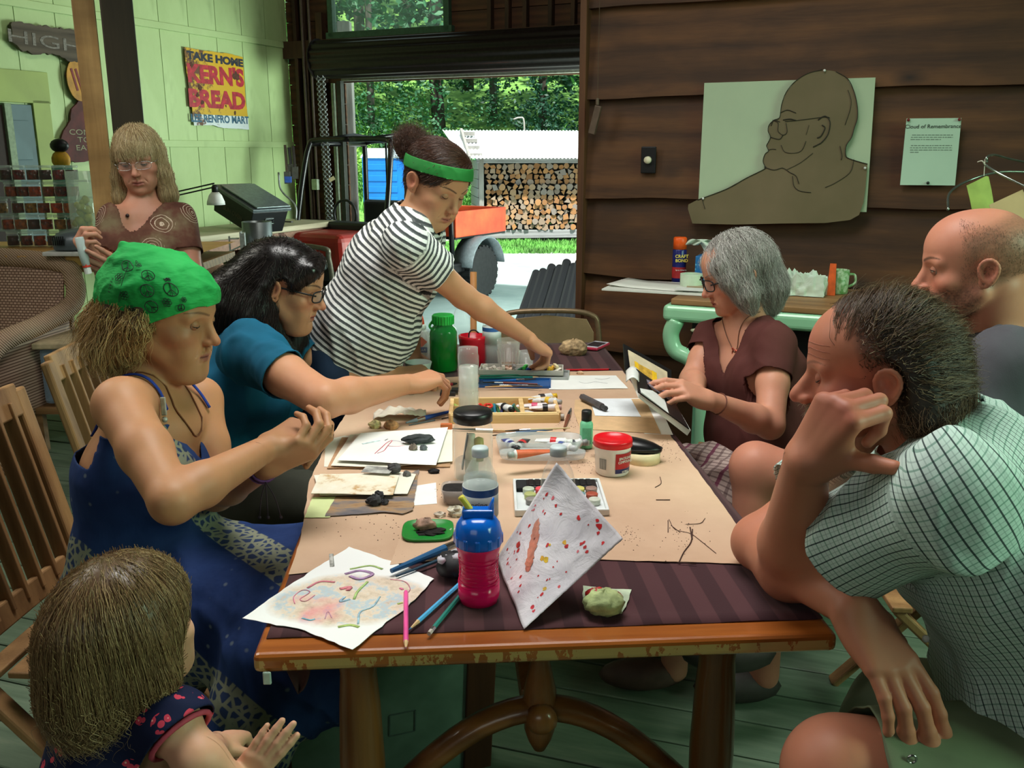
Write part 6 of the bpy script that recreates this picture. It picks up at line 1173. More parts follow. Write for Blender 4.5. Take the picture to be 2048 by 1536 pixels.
sheet('stained_card',[(628,952),(800,945),(832,950),(815,990),(640,992)],TZ+.006,m_papw,'cream card under the stained booklet',35,wave=.003);sheet('stained_booklet',[(640,950),(798,952),(786,992),(622,990)],TZ+.0105,m_stain,'folded booklet page with ochre speckles and grey stains',36,wave=.004,thick=.001)
m_pnt,t=newmat('brown_grey_painting',(120,104,92),.7);n=t.noise(t.coord('Object',(1,3,1)),7,5,.65);t.color(t.ramp(n,[(.3,(72,76,92)),(.46,(120,110,106)),(.55,(160,128,92)),(.66,(120,84,56)),(.8,(60,50,46))]));sheet('landscape_painting',[(672,994),(740,990),(838,940),(826,1022),(805,1030),(770,1026),(650,1034)],TZ+.0015,m_pnt,'brown and slate watercolour painting under the booklet',37,.0012,.003,cat='painting');sheet('pale_green_strip',[(624,996),(676,994),(660,1036),(609,1036)],TZ+.0012,pm((210,222,160),.7,.06,10),'pale yellow-green end of the watercolour at its left',38,.001)
sheet('white_card',[(834,972),(872,966),(874,1008),(824,1012)],TZ,m_pap,'blank white card right of the brown watercolour',39);sheet('ink_photo',[(733,932),(790,936),(778,948),(722,945)],TZ+.018,pm((150,150,146),.6,.5,30),'small black and white ink print above the booklet',40)
rock(788,943,(.016,.012,.011),(74,72,74),'dark grey stone right of the small ink print',TZ+.013,23);rock(814,953,(.009,.009,.008),(100,98,96),'small grey stone right of the booklet',TZ+.006,24,cat='pebble');rock(868,946,(.014,.009,.006),(30,28,30),'flat black stone left of the big jar',TZ,25)
for(x,y,s,sd,lb)in((748,1010,.0145,26,'larger dark angular stone on the brown watercolour'),(758,998,.011,27,'dark wedge stone behind the larger angular one'),(770,1009,.008,28,'smallest dark stone of the three on the watercolour')):rock(x,y,(s,s*.8,s*.9),(62,62,66),lb,TZ+.003,sd,jit=.25)
rock(750,856,(.016,.013,.012),(196,180,130),'cream yellow rock left of the orange-brown rock',TZ,29);rock(782,858,(.019,.014,.014),(178,130,90),'orange-brown rock before the crumpled tissue',TZ,30)
b=MB();b.grid(lambda a,c:(-.07+.14*a,-.03+.06*c,.006+.018*abs(mnoise.noise(Vector((a*5,c*4,1))))+.012*math.sin(a*3.1)),26,14);o=b.build('crumpled_tissue',pm((206,196,180),.8,.06,14,.5),smooth=True,solid=.0008);o.location=G(800,836);o.rotation_euler=(0,0,.1);tag(o,'crumpled off-white tissue beside the two rocks','tissue')
brush(905,826,812,850,(30,70,150),'blue-handled brush with a paint-stained ferrule by the tissue',r=.006,h=TZ+.002,bristle=(120,130,140));brush(818,852,900,836,(60,60,70),'thin dark brush tucked under the blue one',r=.0025)
gl_=thing('green_dish',856,1066,'green plastic food lid holding dark soil and a clay lump','lid',rz=.05);m_gl=pm((34,134,52),.35,.05);lathe(gl_,'lid',[(.042,0),(.046,.003),(.048,.008),(.046,.008),(.042,.004),(0,.004)],m_gl,40,sq=4);b=MB();b.ball((.004,-.004,.005),(.026,.018,.004),14,6,.3,2);b.build('soil',pm((26,22,20),.95,.4,80,.9),gl_);b=MB();b.ball((-.006,.006,.014),(.020,.013,.012),14,9,.28,5);b.build('clay_shell',pm((176,140,120),.7,.3,60,.6),gl_,smooth=True)
bc_=thing('small_soil_box',914,1002,'small clear plastic box of black soil left of the water bottle','box');lathe(bc_,'box',[(.024,0),(.027,.003),(.032,.032),(.030,.032),(.025,.004),(0,.003)],newmat('clear_box',(190,180,176),.15,alpha=.45)[0],32,sq=4);b=MB();b.lathe([(.024,.003),(.029,.028),(0,.029)],24,sq=4);b.build('soil',pm((28,22,22),.95,.4,90,.9),bc_)
rock(912,1032,(.016,.011,.012),(220,208,188),'white shell fragment before the soil box',TZ,31,cat='shell',name='shell',jit=.3);rock(880,1034,(.011,.007,.006),(226,200,184),'small pinkish shell beside the green lid',TZ,32,cat='shell',name='shell',jit=.3);rock(905,1063,(.006,.005,.004),(226,216,200),'tiny white shell chip right of the green lid',TZ,33,cat='shell',name='shell',jit=.3)
sheet('kraft_strip',[(812,1045),(900,1062),(955,1105),(780,1131),(795,1090)],TZ+.0003,m_kraft,'small overlapping piece of kraft paper under the green lid',41,.001,.0015)
pal=thing('dark_palette',748,742,'dark stained palette with brushes by the leaning woman’s hand','palette');b=MB();b.ball((0,0,.006),(.085,.05,.007),24,6,.05,2);b.build('palette',pm((36,32,34),.6,.3,30,.4),pal,smooth=True);brush(726,752,785,738,(150,140,120),'pale brush lying on the dark palette',h=TZ+.014,r=.004);brush(722,742,770,752,(60,60,64),'dark brush lying on the palette',h=TZ+.016,r=.003)
ws_=sheet('large_sketch_sheet',[(1100,752),(1232,752),(1256,778),(1098,780)],TZ,m_pap,'white sheet with a faint pencil sketch at the far right',42,wave=.003,cat='drawing');strokes(ws_,'pencil_line',[([(1150,762),(1170,768),(1190,765),(1215,768)],.0008,(120,120,124)),([(1190,758),(1205,760),(1220,757)],.0007,(130,130,134))],.002)
sheet('wide_white_sheet',[(1180,798),(1312,797),(1346,870),(1290,868)],TZ,m_pap,'white sheet lowest in the right-hand pile',43);sheet('tan_sheet',[(1150,800),(1290,798),(1322,868),(1160,858),(1148,825)],TZ+.001,pm((206,172,130),.7,.05),'tan board sheet in the right-hand pile',44);ss_=sheet('blue_tinted_sketch',[(1180,799),(1262,798),(1282,834),(1190,832)],TZ+.0022,pm((226,232,236),.7,.03),'small blue-white sketch sheet under the charcoal holder',45)
ch_=rod('charcoal_holder',G(1164,800,TZ+.004),G(1212,824,TZ+.004),.0095,None,'thick grey graphite stick lying on the right-hand sketch','stick',None,[(0,.85,.0095,.0095,'stick',pm((84,80,82),.5,.2,40)),(.85,1,.007,.007,'end',pm((60,62,64),.5))])
brush(1128,862,1142,820,(120,70,50),'short splayed brush with dried grey paint right of the wooden box',r=.005,bristle=(96,94,92))
tw=empty('charcoal_twigs',tuple(G(1370,1080)),label='thin dry twigs lying at the near right of the kraft paper',cat='twig');o1=np.array(tw.location)
for pts,w in(([(1358,1126),(1368,1105),(1382,1085),(1385,1060)],.0012),([(1338,1040),(1350,1060),(1380,1068),(1400,1082),(1432,1108)],.0006),([(1372,1050),(1400,1048),(1410,1038)],.0007),([(1336,1042),(1336,1066)],.0008),([(1354,1126),(1392,1130)],.0009),([(1320,955),(1322,968),(1310,976)],.0008),([(1312,1001),(1340,1001)],.0010),([(1380,1056),(1384,1080)],.0014),([(1342,1052),(1360,1066)],.0006)):
    b=MB();P_=[G(*q)for q in pts];P_=spline(P_,4)if len(P_)>2 else P_;b.tube([q-o1+V(0,0,.0014)for q in P_],w,5);b.build('twig',pm((70,44,34),.8),tw,smooth=True)
cr=empty('crumbs',tuple(G(1000,960)),label='scattered charcoal crumbs and shavings on the kraft paper',cat='crumbs');r=random.Random(31);b=MB();o2=np.array(cr.location)
for i in range(420):
    cx,cy,s1,s2=r.choice([(750,1060,60,14),(1255,1075,14,10),(1335,900,16,14),(900,985,20,10),(1140,850,20,10),(850,1105,40,10),(1360,1070,30,20),(1180,930,20,10)]);q=G(r.gauss(cx,s1),r.gauss(cy,s2))-o2+V(0,0,.0008);s=r.uniform(.0005,.0014);b.add([q+V(-s,-s,0),q+V(s,-s*.6,0),q+V(s*.5,s,0),q+V(0,0,s)],[(0,1,2),(0,1,3),(1,2,3),(2,0,3)])
o=b.build('crumb_scatter',pm((64,50,44),.9),cr,merge=False);o['kind']='stuff';cr['kind']='stuff'
q=W(585,1340,1.36);b=MB();b.grid(lambda a,c:(-.03+.055*a*(1-c)**.7+.028*c,.01*math.sin(a*3),-.005-.075*c),7,12);o=b.build('hanging_cloth_point',pm((58,34,30),.85),smooth=True,solid=.002);o.location=(q[0],q[1]+.03,.722);tag(o,'dark pointed cloth end hanging under the near left table corner','cloth')
b=MB();b.box((0,0,0),(.012,.005,.02));o=b.build('table_clip',pm((170,190,180),.3),bevel=.002);o.location=tuple(tp(.02,-.004)+V(0,0,.722)-V(0,0,0));o.location.z=.716;tag(o,'small clear clip under the near left table corner','clip')
    # ================================================================== PEOPLE
def m_skin_new(rough=.5):
    m,t=newmat('skin',(200,150,120),rough,spec=.4);a=t.add('ShaderNodeAttribute',attribute_name='skin_color')
    n=t.noise(t.coord(),90,4,.7);n2=t.noise(t.coord(),14,3)
    c=t.mix(t.math('MULTIPLY',t.ramp(n2,[(.35,(0,0,0)),(.7,(1,1,1))]),.10),a.outputs['Color'],(170,84,70))
    c=t.mix(t.math('MULTIPLY',n,.10),c,(90,50,36));t.color(c);t.bump(n,.12,.001)
    t.b.inputs['Subsurface Weight'].default_value=.12;t.b.inputs['Subsurface Radius'].default_value=(.010,.004,.002);t.b.inputs['Subsurface Scale'].default_value=.4
    return m
M_SKIN=m_skin_new();M_EYE,_t=newmat('eye',(220,214,206),.15);_a=_t.add('ShaderNodeAttribute',attribute_name='skin_color');_t.color(_a.outputs['Color'])
M_LASH=pm((38,26,20),.7,.1,20,0)
L3=lambda c:np.array(lin(c)[:3])
def headframe(c,az,down=0,roll=0,k=1.0):
    """az: compass way the face looks (0 = away from the camera, 90 = right, 180 = at the camera, 270 = left), down = chin-to-chest tilt"""
    a=math.radians(az);y=V(math.sin(a),math.cos(a),0);x=V(math.cos(a),-math.sin(a),0);R=np.stack([x,y,V(0,0,1)],1)
    return Fr(c,R@rotx(-math.radians(down))@roty(math.radians(roll)),k)
def head_prims(S,f,p):
    R2='u';A=lambda*q:f(*q);k=f.k;w=p.get('w',1.0);jw=p.get('jaw',1.0);ns=p.get('nose',1.0);fat=p.get('fat',0)
    e=lambda c,r,kk=.02,op='u':S.ell(A(*c),np.array(r)*k,f.R,kk*k,op)
    c_=lambda a,b,ra,rb=None,kk=.02,op='u':S.cone(A(*a),A(*b),ra*k,(ra if rb is None else rb)*k,kk*k,op)
    e((0,-.012,.034),(.076*w,.098,.080),.02)
    e((0,.030,.040),(.064*w,.062,.060),.03)
    e((0,.026,-.030),(.061*w+fat*.6,.060,.070),.03)
    for s in(-1,1):
        c_((s*.054*w*jw,-.002,-.050),(s*(.018+.008*jw),.060,-.092),.015+fat,.017+fat,.028)
        e((s*.044*w,.056,-.026),(.021+fat,.022+fat,.018+fat),.020)
        c_((s*.010,.084,.018),(s*.046*w,.072,.016),.0105*p.get('brow',1),.009,.014)
        e((s*.024,.066,-.062),(.026+fat,.022,.026+fat),.02)
    e((0,.076,-.098),(.019,.014+.3*fat,.014),.018)
    if fat:e((0,.045,-.110),(.040,.04,.02+fat),.03)
    for s in(-1,1):e((s*.033,.1015,.0015),(.019,.018,.0125),.012,'s')
    nl=.1105+.010*(ns-1)*3
    c_((0,.076,.004),(0,nl-.026,-.030),.009,.0115*ns,.010);c_((0,.086,.010),(0,nl-.008,-.024),.0075,.0095*ns,.010);e((0,nl-.002,-.0330),(.0105*ns,.0105*ns,.0095*ns),.008)
    for s in(-1,1):e((s*.0105*ns,nl-.0135,-.0370),(.0062*ns,.0090*ns,.0062*ns),.006)
    for s in(-1,1):e((s*.0062*ns,nl-.006,-.0455),(.0032,.0045,.0045),.002,'s')
    c_((0,.0955,-.046),(0,.094,-.056),.0035,.0045,.006)
    lw_=p.get('lips',1.0);ly=.0905
    for s in(-1,1):
        c_((0,ly+.002,-.0625),(s*.013,ly-.002,-.0615),.0045*lw_,.004*lw_,.004);c_((s*.013,ly-.002,-.0615),(s*.024,ly-.0125,-.0655),.004*lw_,.002,.004)
        c_((0,ly-.001,-.0725),(s*.014,ly-.004,-.0715),.0055*lw_,.0045*lw_,.004);c_((s*.014,ly-.004,-.0715),(s*.024,ly-.0125,-.0665),.0045*lw_,.002,.004)
        c_((0,ly+.0045,-.067),(s*.013,ly+.002,-.0665),.0013,.0013,.003,'s');c_((s*.013,ly+.002,-.0665),(s*.025,ly-.009,-.0665),.0013,.001,.003,'s')
        c_((s*.017,.098,-.040),(s*.033,.082,-.066),.0012,.0008,.007,'s')
    for s in(-1,1):
        ex,ey,ez=s*(.0745*w+.6*fat),-.006,-.008;R_e=[(.0,.012,-.004),(.004,.014,.014),(.010,.006,.028),(.014,-.010,.031),(.017,-.022,.020),(.016,-.023,.004),(.011,-.014,-.014),(.004,-.002,-.026),(.0,.008,-.026),(.0,.011,-.012)]
        pts=spline([A(ex+s*q[0]*.85,ey+q[1]*.86,ez+q[2]*.9)for q in R_e],2);S.chain(pts,[.0034*k]*len(pts),.003*k)
        e((ex+s*.007,ey-.004,ez+.004),(.0040,.0160,.0240),.006,R2);e((ex+s*.011,ey+.000,ez+.004),(.0055,.010,.014),.004,'s');e((ex+s*.002,ey+.010,ez-.002),(.004,.004,.006),.003)
    return S
def head_color(P,f,p):
    L=f.inv(P);x,y,z=L.T;ax=np.abs(x);base=L3(p['skin']);C=np.tile(base,(len(P),1))
    def bl(m,c):
        nonlocal C
        m=np.clip(m,0,1)[:,None];C=C*(1-m)+L3(c)*m
    g=lambda cx,cy,cz,sx,sy,sz:np.exp(-(((ax-cx)/sx)**2+((y-cy)/sy)**2+((z-cz)/sz)**2))
    bl(.55*g(.042,.065,-.030,.022,.03,.018),p.get('blush',(206,112,92)));bl(.6*g(0,.115,-.036,.014,.02,.012),p.get('nosec',p.get('blush',(206,112,92))))
    bl(.45*g(.032,.085,-.006,.02,.03,.010),(120,74,62));bl(.5*g(.08,-.01,-.005,.012,.02,.03),(206,104,86))
    lipz=np.where(ax<.013,-.067,-.0665);bl(1.2*np.clip(1-((ax/.026)**2+((z-lipz)/.0105)**2),0,1)*(y>.07),p.get('lip',(172,92,84)))
    bl(1.6*np.clip(1-((ax/.024)**2+((z+.0668)/.0016)**2),0,1)*(y>.07),(84,40,36))
    for s in(-1,1):bl(1.5*np.clip(1-(((x-s*.0062*p.get('nose',1))/.0042)**2+((z+.0445)/.0038)**2),0,1)*(y>.095),(70,34,30))
    if p.get('browc'):
        zb=.0195+.0075*np.sin(np.clip((ax-.012)/.045,0,1)*2.4)-.0*ax;hb=p.get('browh',.0035)*np.clip(1.25-np.abs(ax-.026)/.030,0,1);bl(.9*np.clip(1.6-1.6*np.abs(z-zb)/(hb+1e-5),0,1)*(ax>.009)*(ax<.056)*(y>.04),p['browc'])
    if p.get('stubble'):
        m=np.clip((-.036-z+.25*np.clip(ax-.03,0,1))/.012,0,1)*np.clip((y+.005)/.02,0,1)*np.clip((z+.16)/.03,0,1);m*=1-np.clip(1.3-((ax/.03)**2+((z+.067)/.012)**2),0,1);nz=.75+.5*fnoise(L*1.0,700,3);bl(p['stubble'][3]*m*np.clip(nz,.3,1.3),p['stubble'][:3])
        m=np.clip(1.4-((ax/.03)**2+((z+.053)/.0065)**2),0,1)*(y>.07);bl(p['stubble'][3]*1.0*m,p['stubble'][:3])
    if p.get('buzz'):
        top=p['buzz'][4];m=np.clip((.030-y+.25*(z-.03))/.016,0,1)*np.clip((z+.045+np.clip(y+.02,-1,0)*.4)/.012,0,1)*np.clip((top-z+.45*(-y))/.02,0,1);m=np.maximum(m*(1-g(.08,-.008,-.004,.014,.024,.034)*1.3),0)*np.clip((1.14-np.sqrt((x/.082)**2+((y+.012)/.104)**2+((z-.030)/.12)**2))/.06,0,1);bl(p['buzz'][3]*m*np.clip(.8+.3*fnoise(L,900,5),.4,1.1),p['buzz'][:3])
    if p.get('extra'):C=p['extra'](C,L,bl)or C
    return C
def sph(c,R,r,az,el):
    """point on a sphere: az sideways, el up, seen from the face"""
    return c+R@V(r*math.sin(az)*math.cos(el),r*math.cos(az)*math.cos(el),r*math.sin(el))
def add_eyes(f,p,par,skin_v,skin_f,skin_c):
    """eyeballs, lids (added to the skin) and lashes; p['eye']=(upper lid deg, lower lid deg, gaze az, gaze el)"""
    up,lo,ga,ge=p.get('eye',(-8,-26,0,-20));k=f.k;nv=sum(len(q)for q in skin_v)
    for s in(-1,1):
        c=f(s*.0315,.0748,.0010);R=f.R;r0=.0120*k;rl=.0132*k;N,M2=18,8;cant=math.radians(-3)
        def upz(t):return math.radians(up)*(max(0,math.cos(t*1.45))**.8)+cant*(1-max(0,math.cos(t*1.45))**.8)
        def loz(t):return math.radians(lo)*(max(0,math.cos(t*1.45))**.8)+cant*(1-max(0,math.cos(t*1.45))**.8)
        for kind in(0,1):
            vs=[]
            for j in range(M2):
                for i in range(N):
                    t=-1.25+2.5*i/(N-1);g_=j/(M2-1)
                    a=upz(t)if kind==0 else loz(t);bnd=math.radians(78)if kind==0 else math.radians(-72)
                    q=sph(c,R,rl-.0016*k*g_**2,t*(1-.25*g_),a+(bnd-a)*g_);vs.append(q)
            fs=[(j*N+i,j*N+i+1,(j+1)*N+i+1,(j+1)*N+i)for j in range(M2-1)for i in range(N-1)]
            if kind:fs=[q[::-1]for q in fs]
            vs=np.array(vs);skin_v.append(vs);skin_f.append(np.array(fs)+nv);nv+=len(vs)
            cc=head_color(vs,f,p);tint=L3(p.get('lid',tuple(int(x*.82)for x in p['skin'])));skin_c.append(cc*.5+tint*.5)
        b=MB();b.tube([sph(c,R,rl+.0003,t,upz(t)-.03)for t in np.linspace(-1.05,1.05,12)],[.0004*k]+[.0009*k]*10+[.0004*k],5);b.build('eyelashes',M_LASH,par,smooth=True)
        if up-lo>4:
            N2=28;vs=[];cols=[];gd=sph(V(0,0,0),np.eye(3),1,math.radians(ga),math.radians(ge))
            for j in range(N2):
                for i in range(N2):
                    a=-1.3+2.6*i/(N2-1);e_=-1.2+2.4*j/(N2-1);vs.append(sph(c,R,r0,a,e_));d=sph(V(0,0,0),np.eye(3),1,a,e_);ang=math.degrees(math.acos(max(-1,min(1,float(d@gd)))))
                    cols.append(L3((12,10,10))if ang<9 else(L3(p.get('iris',(84,62,44)))if ang<25 else L3((196,184,174))))
            fs=[(j*N2+i,j*N2+i+1,(j+1)*N2+i+1,(j+1)*N2+i)for j in range(N2-1)for i in range(N2-1)]
            to_obj('eye',np.array(vs),np.array(fs),M_EYE,par,{'skin_color':np.array(cols)})
def hand(S,w,y,z,th=1,curls=None,k=1.0,thumb=((.035,.020,-.012),(.9,.5,-.35),25,20),spread=.04,boxes=None,fat=1.0):
    """w wrist, y along the palm, z out of the back of the hand, th=+1 thumb on local +x"""
    y=nrm(y);z=np.array(z,float);z=nrm(z-(z@y)*y);x=np.cross(y,z);f=Fr(w,np.stack([x,y,z],1),k)
    curls=curls or[(15,25,15)]*4;kn=[(.027,.086),(.009,.092),(-.010,.088),(-.027,.079)];ln=[(.046,.029,.021),(.051,.032,.023),(.047,.030,.022),(.036,.023,.019)]
    ts=[];r0=.0098*fat
    for i,(kx,ky)in enumerate(kn):
        a=V(th*kx*.55,.006,-.002);b_=V(th*kx,ky,0)
        S.cone(f(*a),f(*b_),.0155*k*fat,.0108*k*fat,.014*k)
        d0=math.radians(0);pos=b_;ang=0;sp=th*kx*spread/.027*2.2;rr=[r0,r0*.92,r0*.84,r0*.70];q=.85 if i==3 else 1
        for j in range(3):
            ang+=math.radians(curls[i][j]);dd=V(math.sin(sp)*math.cos(ang),math.cos(sp)*math.cos(ang),-math.sin(ang));nx=pos+dd*ln[i][j]
            S.cone(f(*pos),f(*nx),rr[j]*k*q,rr[j+1]*k*q,.0035*k);pos=nx
        ts.append((f(*pos),f.R@nrm(V(0,0,1)*math.cos(ang)+V(0,1,0)*math.sin(ang)),rr[3]*k*q,f.R@nrm(dd)))
    S.ell(f(th*.012,.035,-.012),np.array((.024,.034,.014))*k*fat,f.R,.012*k);S.ell(f(-th*.020,.040,-.010),np.array((.014,.034,.012))*k*fat,f.R,.012*k)
    m0=V(th*.018,.012,-.008);m1,dr_,b1,b2=thumb;m1=V(th*m1[0],m1[1],m1[2]);dr_=nrm(V(th*dr_[0],dr_[1],dr_[2]))
    S.cone(f(*m0),f(*m1),.0165*k*fat,.0125*k*fat,.014*k);p1=m1+dr_*.034;S.cone(f(*m1),f(*p1),.0120*k*fat,.0105*k*fat,.005*k)
    d2=nrm(dr_+V(-th*math.sin(math.radians(b2)),0,-math.sin(math.radians(b1))*.6));p2=p1+d2*.027;S.cone(f(*p1),f(*p2),.0105*k*fat,.0085*k*fat,.004*k)
    ts.append((f(*p2),f.R@nrm(V(th*.5,0,.85)),.0085*k,f.R@d2))
    if boxes is not None:
        P=np.array([q[0]for q in ts]+[f(th*.03,.09,0),f(-th*.03,.08,0),f(0,-.02,0),f(*m1)]);boxes.append((P.min(0)-.022,P.max(0)+.022))
    return ts
def nails(ts,par,k=1.0,col=(214,160,140)):
    """a nail on each finger tip; part of the skin of the hand"""
    b=MB()
    for(p,n,r,d)in ts:
        n=nrm(n-(n@d)*d);x=np.cross(d,n);b.ball(p+n*r*.55+d*r*.15,(r*.72,r*.95,r*.50),10,6,R=np.stack([x,d,n],1))
    return b
def arm(S,sh,el,wr,r=(.05,.040,.038,.024),k=.02,fr=None,fr2=None):
    mid=el+(wr-el)*.28;S.cone(sh,sh+(el-sh)*.5,r[0],r[0]*.92,k,fr=fr);S.cone(sh+(el-sh)*.5,el,r[0]*.92,r[1],k,fr=fr)
    S.cone(el,mid,r[2],r[2]*1.04,k*.8,fr=fr2 or fr);S.cone(mid,wr,r[2]*1.04,r[3],k*.8,fr=fr2 or fr)
def skin_build(name,S,boxes,par,colorf,coarse=.006,fine=.0024,extra=None,cutf=None,mat=None,sm=1):
    """one skin: coarse surface outside the boxes, fine surface inside them, joined in a single mesh"""
    vs,fs,cs=[],[],[];n=0
    lo,hi=S.bounds();v,f=nets(S,coarse)
    inb=np.zeros(len(v),bool)
    for(a,b_)in boxes:
        s_=coarse*.6;inb|=((v>np.array(a)+s_)&(v<np.array(b_)-s_)).all(1)
    if len(f):
        v,f=drop_faces(v,f,~(inb[f].all(1)));
        v=smooth_mesh(v,f,2);vs.append(v);fs.append(f);n+=len(v)
    for bi,(a,b_)in enumerate(boxes):
        h=fine if not isinstance(fine,(list,tuple))else fine[bi]
        F,l=S.grid(a,b_,h);v,f=surface_nets(F,l,h)
        if len(f):v=smooth_mesh(v,f,sm,.4);vs.append(v);fs.append(f+n);n+=len(v)
    cs=[colorf(v)for v in vs]
    if extra:extra(vs,fs,cs)
    v=np.concatenate(vs);f=np.concatenate(fs);c=np.concatenate(cs)
    if cutf is not None:
        keep=(cutf(v)[f]>0).any(1);used=keep;f=f[keep]
    return to_obj(name,v,f,mat or M_SKIN,par,{'skin_color':c})
        # ---- cloth
def cloth_build(name,S,par,mat,h=.005,cuts=(),wr=.004,wscale=(22,22,7),seed=1,solid=.0025,frames=None,wfn=None,sm=2,lo=None,hi=None):
    v,f=nets(S,h,lo,hi);v=smooth_mesh(v,f,sm)
    N=vnormals(v,f);P=v*np.array(wscale)*2.6
    d=fnoise(P,1.0,seed,3)*.6;q_=v*np.array(wscale)*1.5;d2=1-np.abs(fnoise(q_+.25*fnoise(P,.5,seed+5,1)[:,None],1.0,seed+9,1))*2.2;d=d+np.clip(d2,-.3,1)*.75-.25;d=np.where(d<0,d*.45,d)
    w=wr if wfn is None else wr*wfn(v);v=v+N*(d*w)[:,None]
    for c in cuts:v,f=cut(v,f,c)
    attrs={}
    if frames:
        D=[];
        for fr in frames:
            idx=[q for q in S.P if q[5]==fr[0]];
            F=np.full(len(v),.5);X,Y,Z=v.T
            for q in idx:F=np.minimum(F,q[1](X,Y,Z))
            D.append(F)
        best=np.argmin(np.array(D),0);cu=np.zeros((len(v),3))
        for i,fr in enumerate(frames):
            _,o,ax,sd,R=fr;ax=nrm(ax);sd=nrm(np.array(sd)-np.dot(sd,ax)*ax);dp=np.cross(ax,sd);L=v-o;m=best==i
            cu[m,0]=(L@ax)[m];cu[m,1]=(np.arctan2(L@dp,L@sd)*R)[m];cu[m,2]=i
        attrs['cloth_uv']=cu
    return to_obj(name,v,f,mat,par,attrs,solid=solid,off=-1)
def plane_cut(pt,d,near=None,rad=.14):
    """keep the side the direction d points away from; only within rad of near"""
    pt=np.array(pt,float);d=nrm(d)
    def fn(P):
        s=(pt-P)@d
        if near is None:return s
        a,b_=near;ba=b_-a;t=np.clip((P-a)@ba/(ba@ba),0,1.6);q=np.linalg.norm(P-a-t[:,None]*ba,axis=1);return np.where((q<rad)&(t>.25),s,.05)
    return fn
def cyl_cut(a,b_,r,r2=None,scale=(1,1),side=None):
    a=np.array(a,float);b_=np.array(b_,float);ba=b_-a;r2=r if r2 is None else r2
    z=nrm(ba);sd=nrm(np.array(side,float)-np.dot(side,z)*z)if side is not None else None
    def fn(P):
        L=P-a;t=L@ba/(ba@ba);q=L-t[:,None]*ba
        if sd is not None:u=q@sd/scale[0];w=q@np.cross(z,sd)/scale[1];d=np.hypot(u,w)
        else:d=np.linalg.norm(q,axis=1)
        rr=r+(r2-r)*np.clip(t,0,1.5);return np.where(t>-.05,d-rr,.05)
    return fn
def cloth_mat(name,c,var=.12,rough=.85,bump=.3,weave=500):
    m,t=newmat(name,c,rough,spec=.2);v=t.coord();n=t.noise(v,5,4)
    t.color(t.ramp(n,[(.3,tuple(int(x*(1-var))for x in c)),(.7,tuple(min(255,int(x*(1+var*.6)))for x in c))]));t.bump(t.noise(t.coord('Object',(1,1,.4)),16,3),bump,.006);t.bump(t.noise(v,weave,2),.25,.0008);return m
    # ---- hair
def hair_mat(name,cols,rough=.35):
    m,t=newmat(name,cols[0],rough,spec=.5);hi=t.add('ShaderNodeHairInfo');t.color(t.ramp(hi.outputs['Random'],[(i/(len(cols)-1)if len(cols)>1 else 0,c)for i,c in enumerate(cols)]));return m
def hair(name,par,vol,f,n,L,flow,region,mat,steps=12,r=.00035,depth=.008,seed=1,frizz=.0,hem=None,lo=None,hi=None,wavy=0,tipout=0):
    rs=np.random.RandomState(seed);lo_,hi_=vol.bounds();lo_=np.maximum(lo_,f.o-.34)if lo is None else lo;hi_=np.minimum(hi_,f.o+.34)if hi is None else hi
    v,fc=nets(vol,.006,lo_,hi_);Lc=f.inv(v);ok=region(Lc);v=v[ok]
    if len(v)==0:return None
    P=v[rs.randint(0,len(v),n)]+rs.normal(0,.003,(n,3));dep=-depth*rs.random_sample(n)+.001;fz=frizz*np.abs(rs.normal(0,1,n));pts=[P.copy()]
    Ls=L*rs.uniform(.5,1.0,n);ph=rs.uniform(0,6.28,n)
    for s_ in range(steps):
        N=vol.grad(P);D=flow(f.inv(P),N@f.R,rs)@f.R.T;D=D-(D*N).sum(1,keepdims=True)*N*(1-.15);D/=np.linalg.norm(D,axis=1,keepdims=True)+1e-9
        if wavy:D=D+wavy*np.cross(N,D)*np.sin(ph+s_*1.1)[:,None]
        P=P+D*(Ls/steps)[:,None];d=vol.at(P);N=vol.grad(P);tgt=dep+fz*(s_/steps)+tipout*(s_/steps)**2;P=P-N*(d-tgt)[:,None]*.8;pts.append(P.copy())
    A=np.stack(pts,1)
    hc=bpy.data.hair_curves.new(name);hc.add_curves([steps+1]*n);hc.position_data.foreach_set('vector',A.astype(np.float32).ravel())
    ra=hc.attributes.new('radius','FLOAT','POINT')if 'radius' not in hc.attributes else hc.attributes['radius'];tp_=np.clip(1.15-np.linspace(0,1,steps+1),.25,1);ra.data.foreach_set('value',(np.tile(tp_,(n,1))*r).astype(np.float32).ravel())
    o=bpy.data.objects.new(name,hc);COL.objects.link(o);hc.materials.append(mat);o.parent=par;return o
def flow_down(g=(0,0,-1),noise_=.15,bias=None):
    def fl(L,N,rs):
        D=np.tile(np.array(g,float),(len(L),1))
        if bias is not None:D=D+bias(L)
        D=D+rs.normal(0,noise_,D.shape);return D
    return fl
def mass(name,vol,par,mat,h=.004,lo=None,hi=None,ridge=.0015,cuts=(),dirs=(60,60,12)):
    v,f=nets(vol,h,lo,hi);v=smooth_mesh(v,f,1);N=vnormals(v,f);v=v+N*(fnoise(v*np.array(dirs),1.0,4,2)*ridge-.002)[:,None]
    for c in cuts:v,f=cut(v,f,c)
    return to_obj(name,v,f,mat,par)
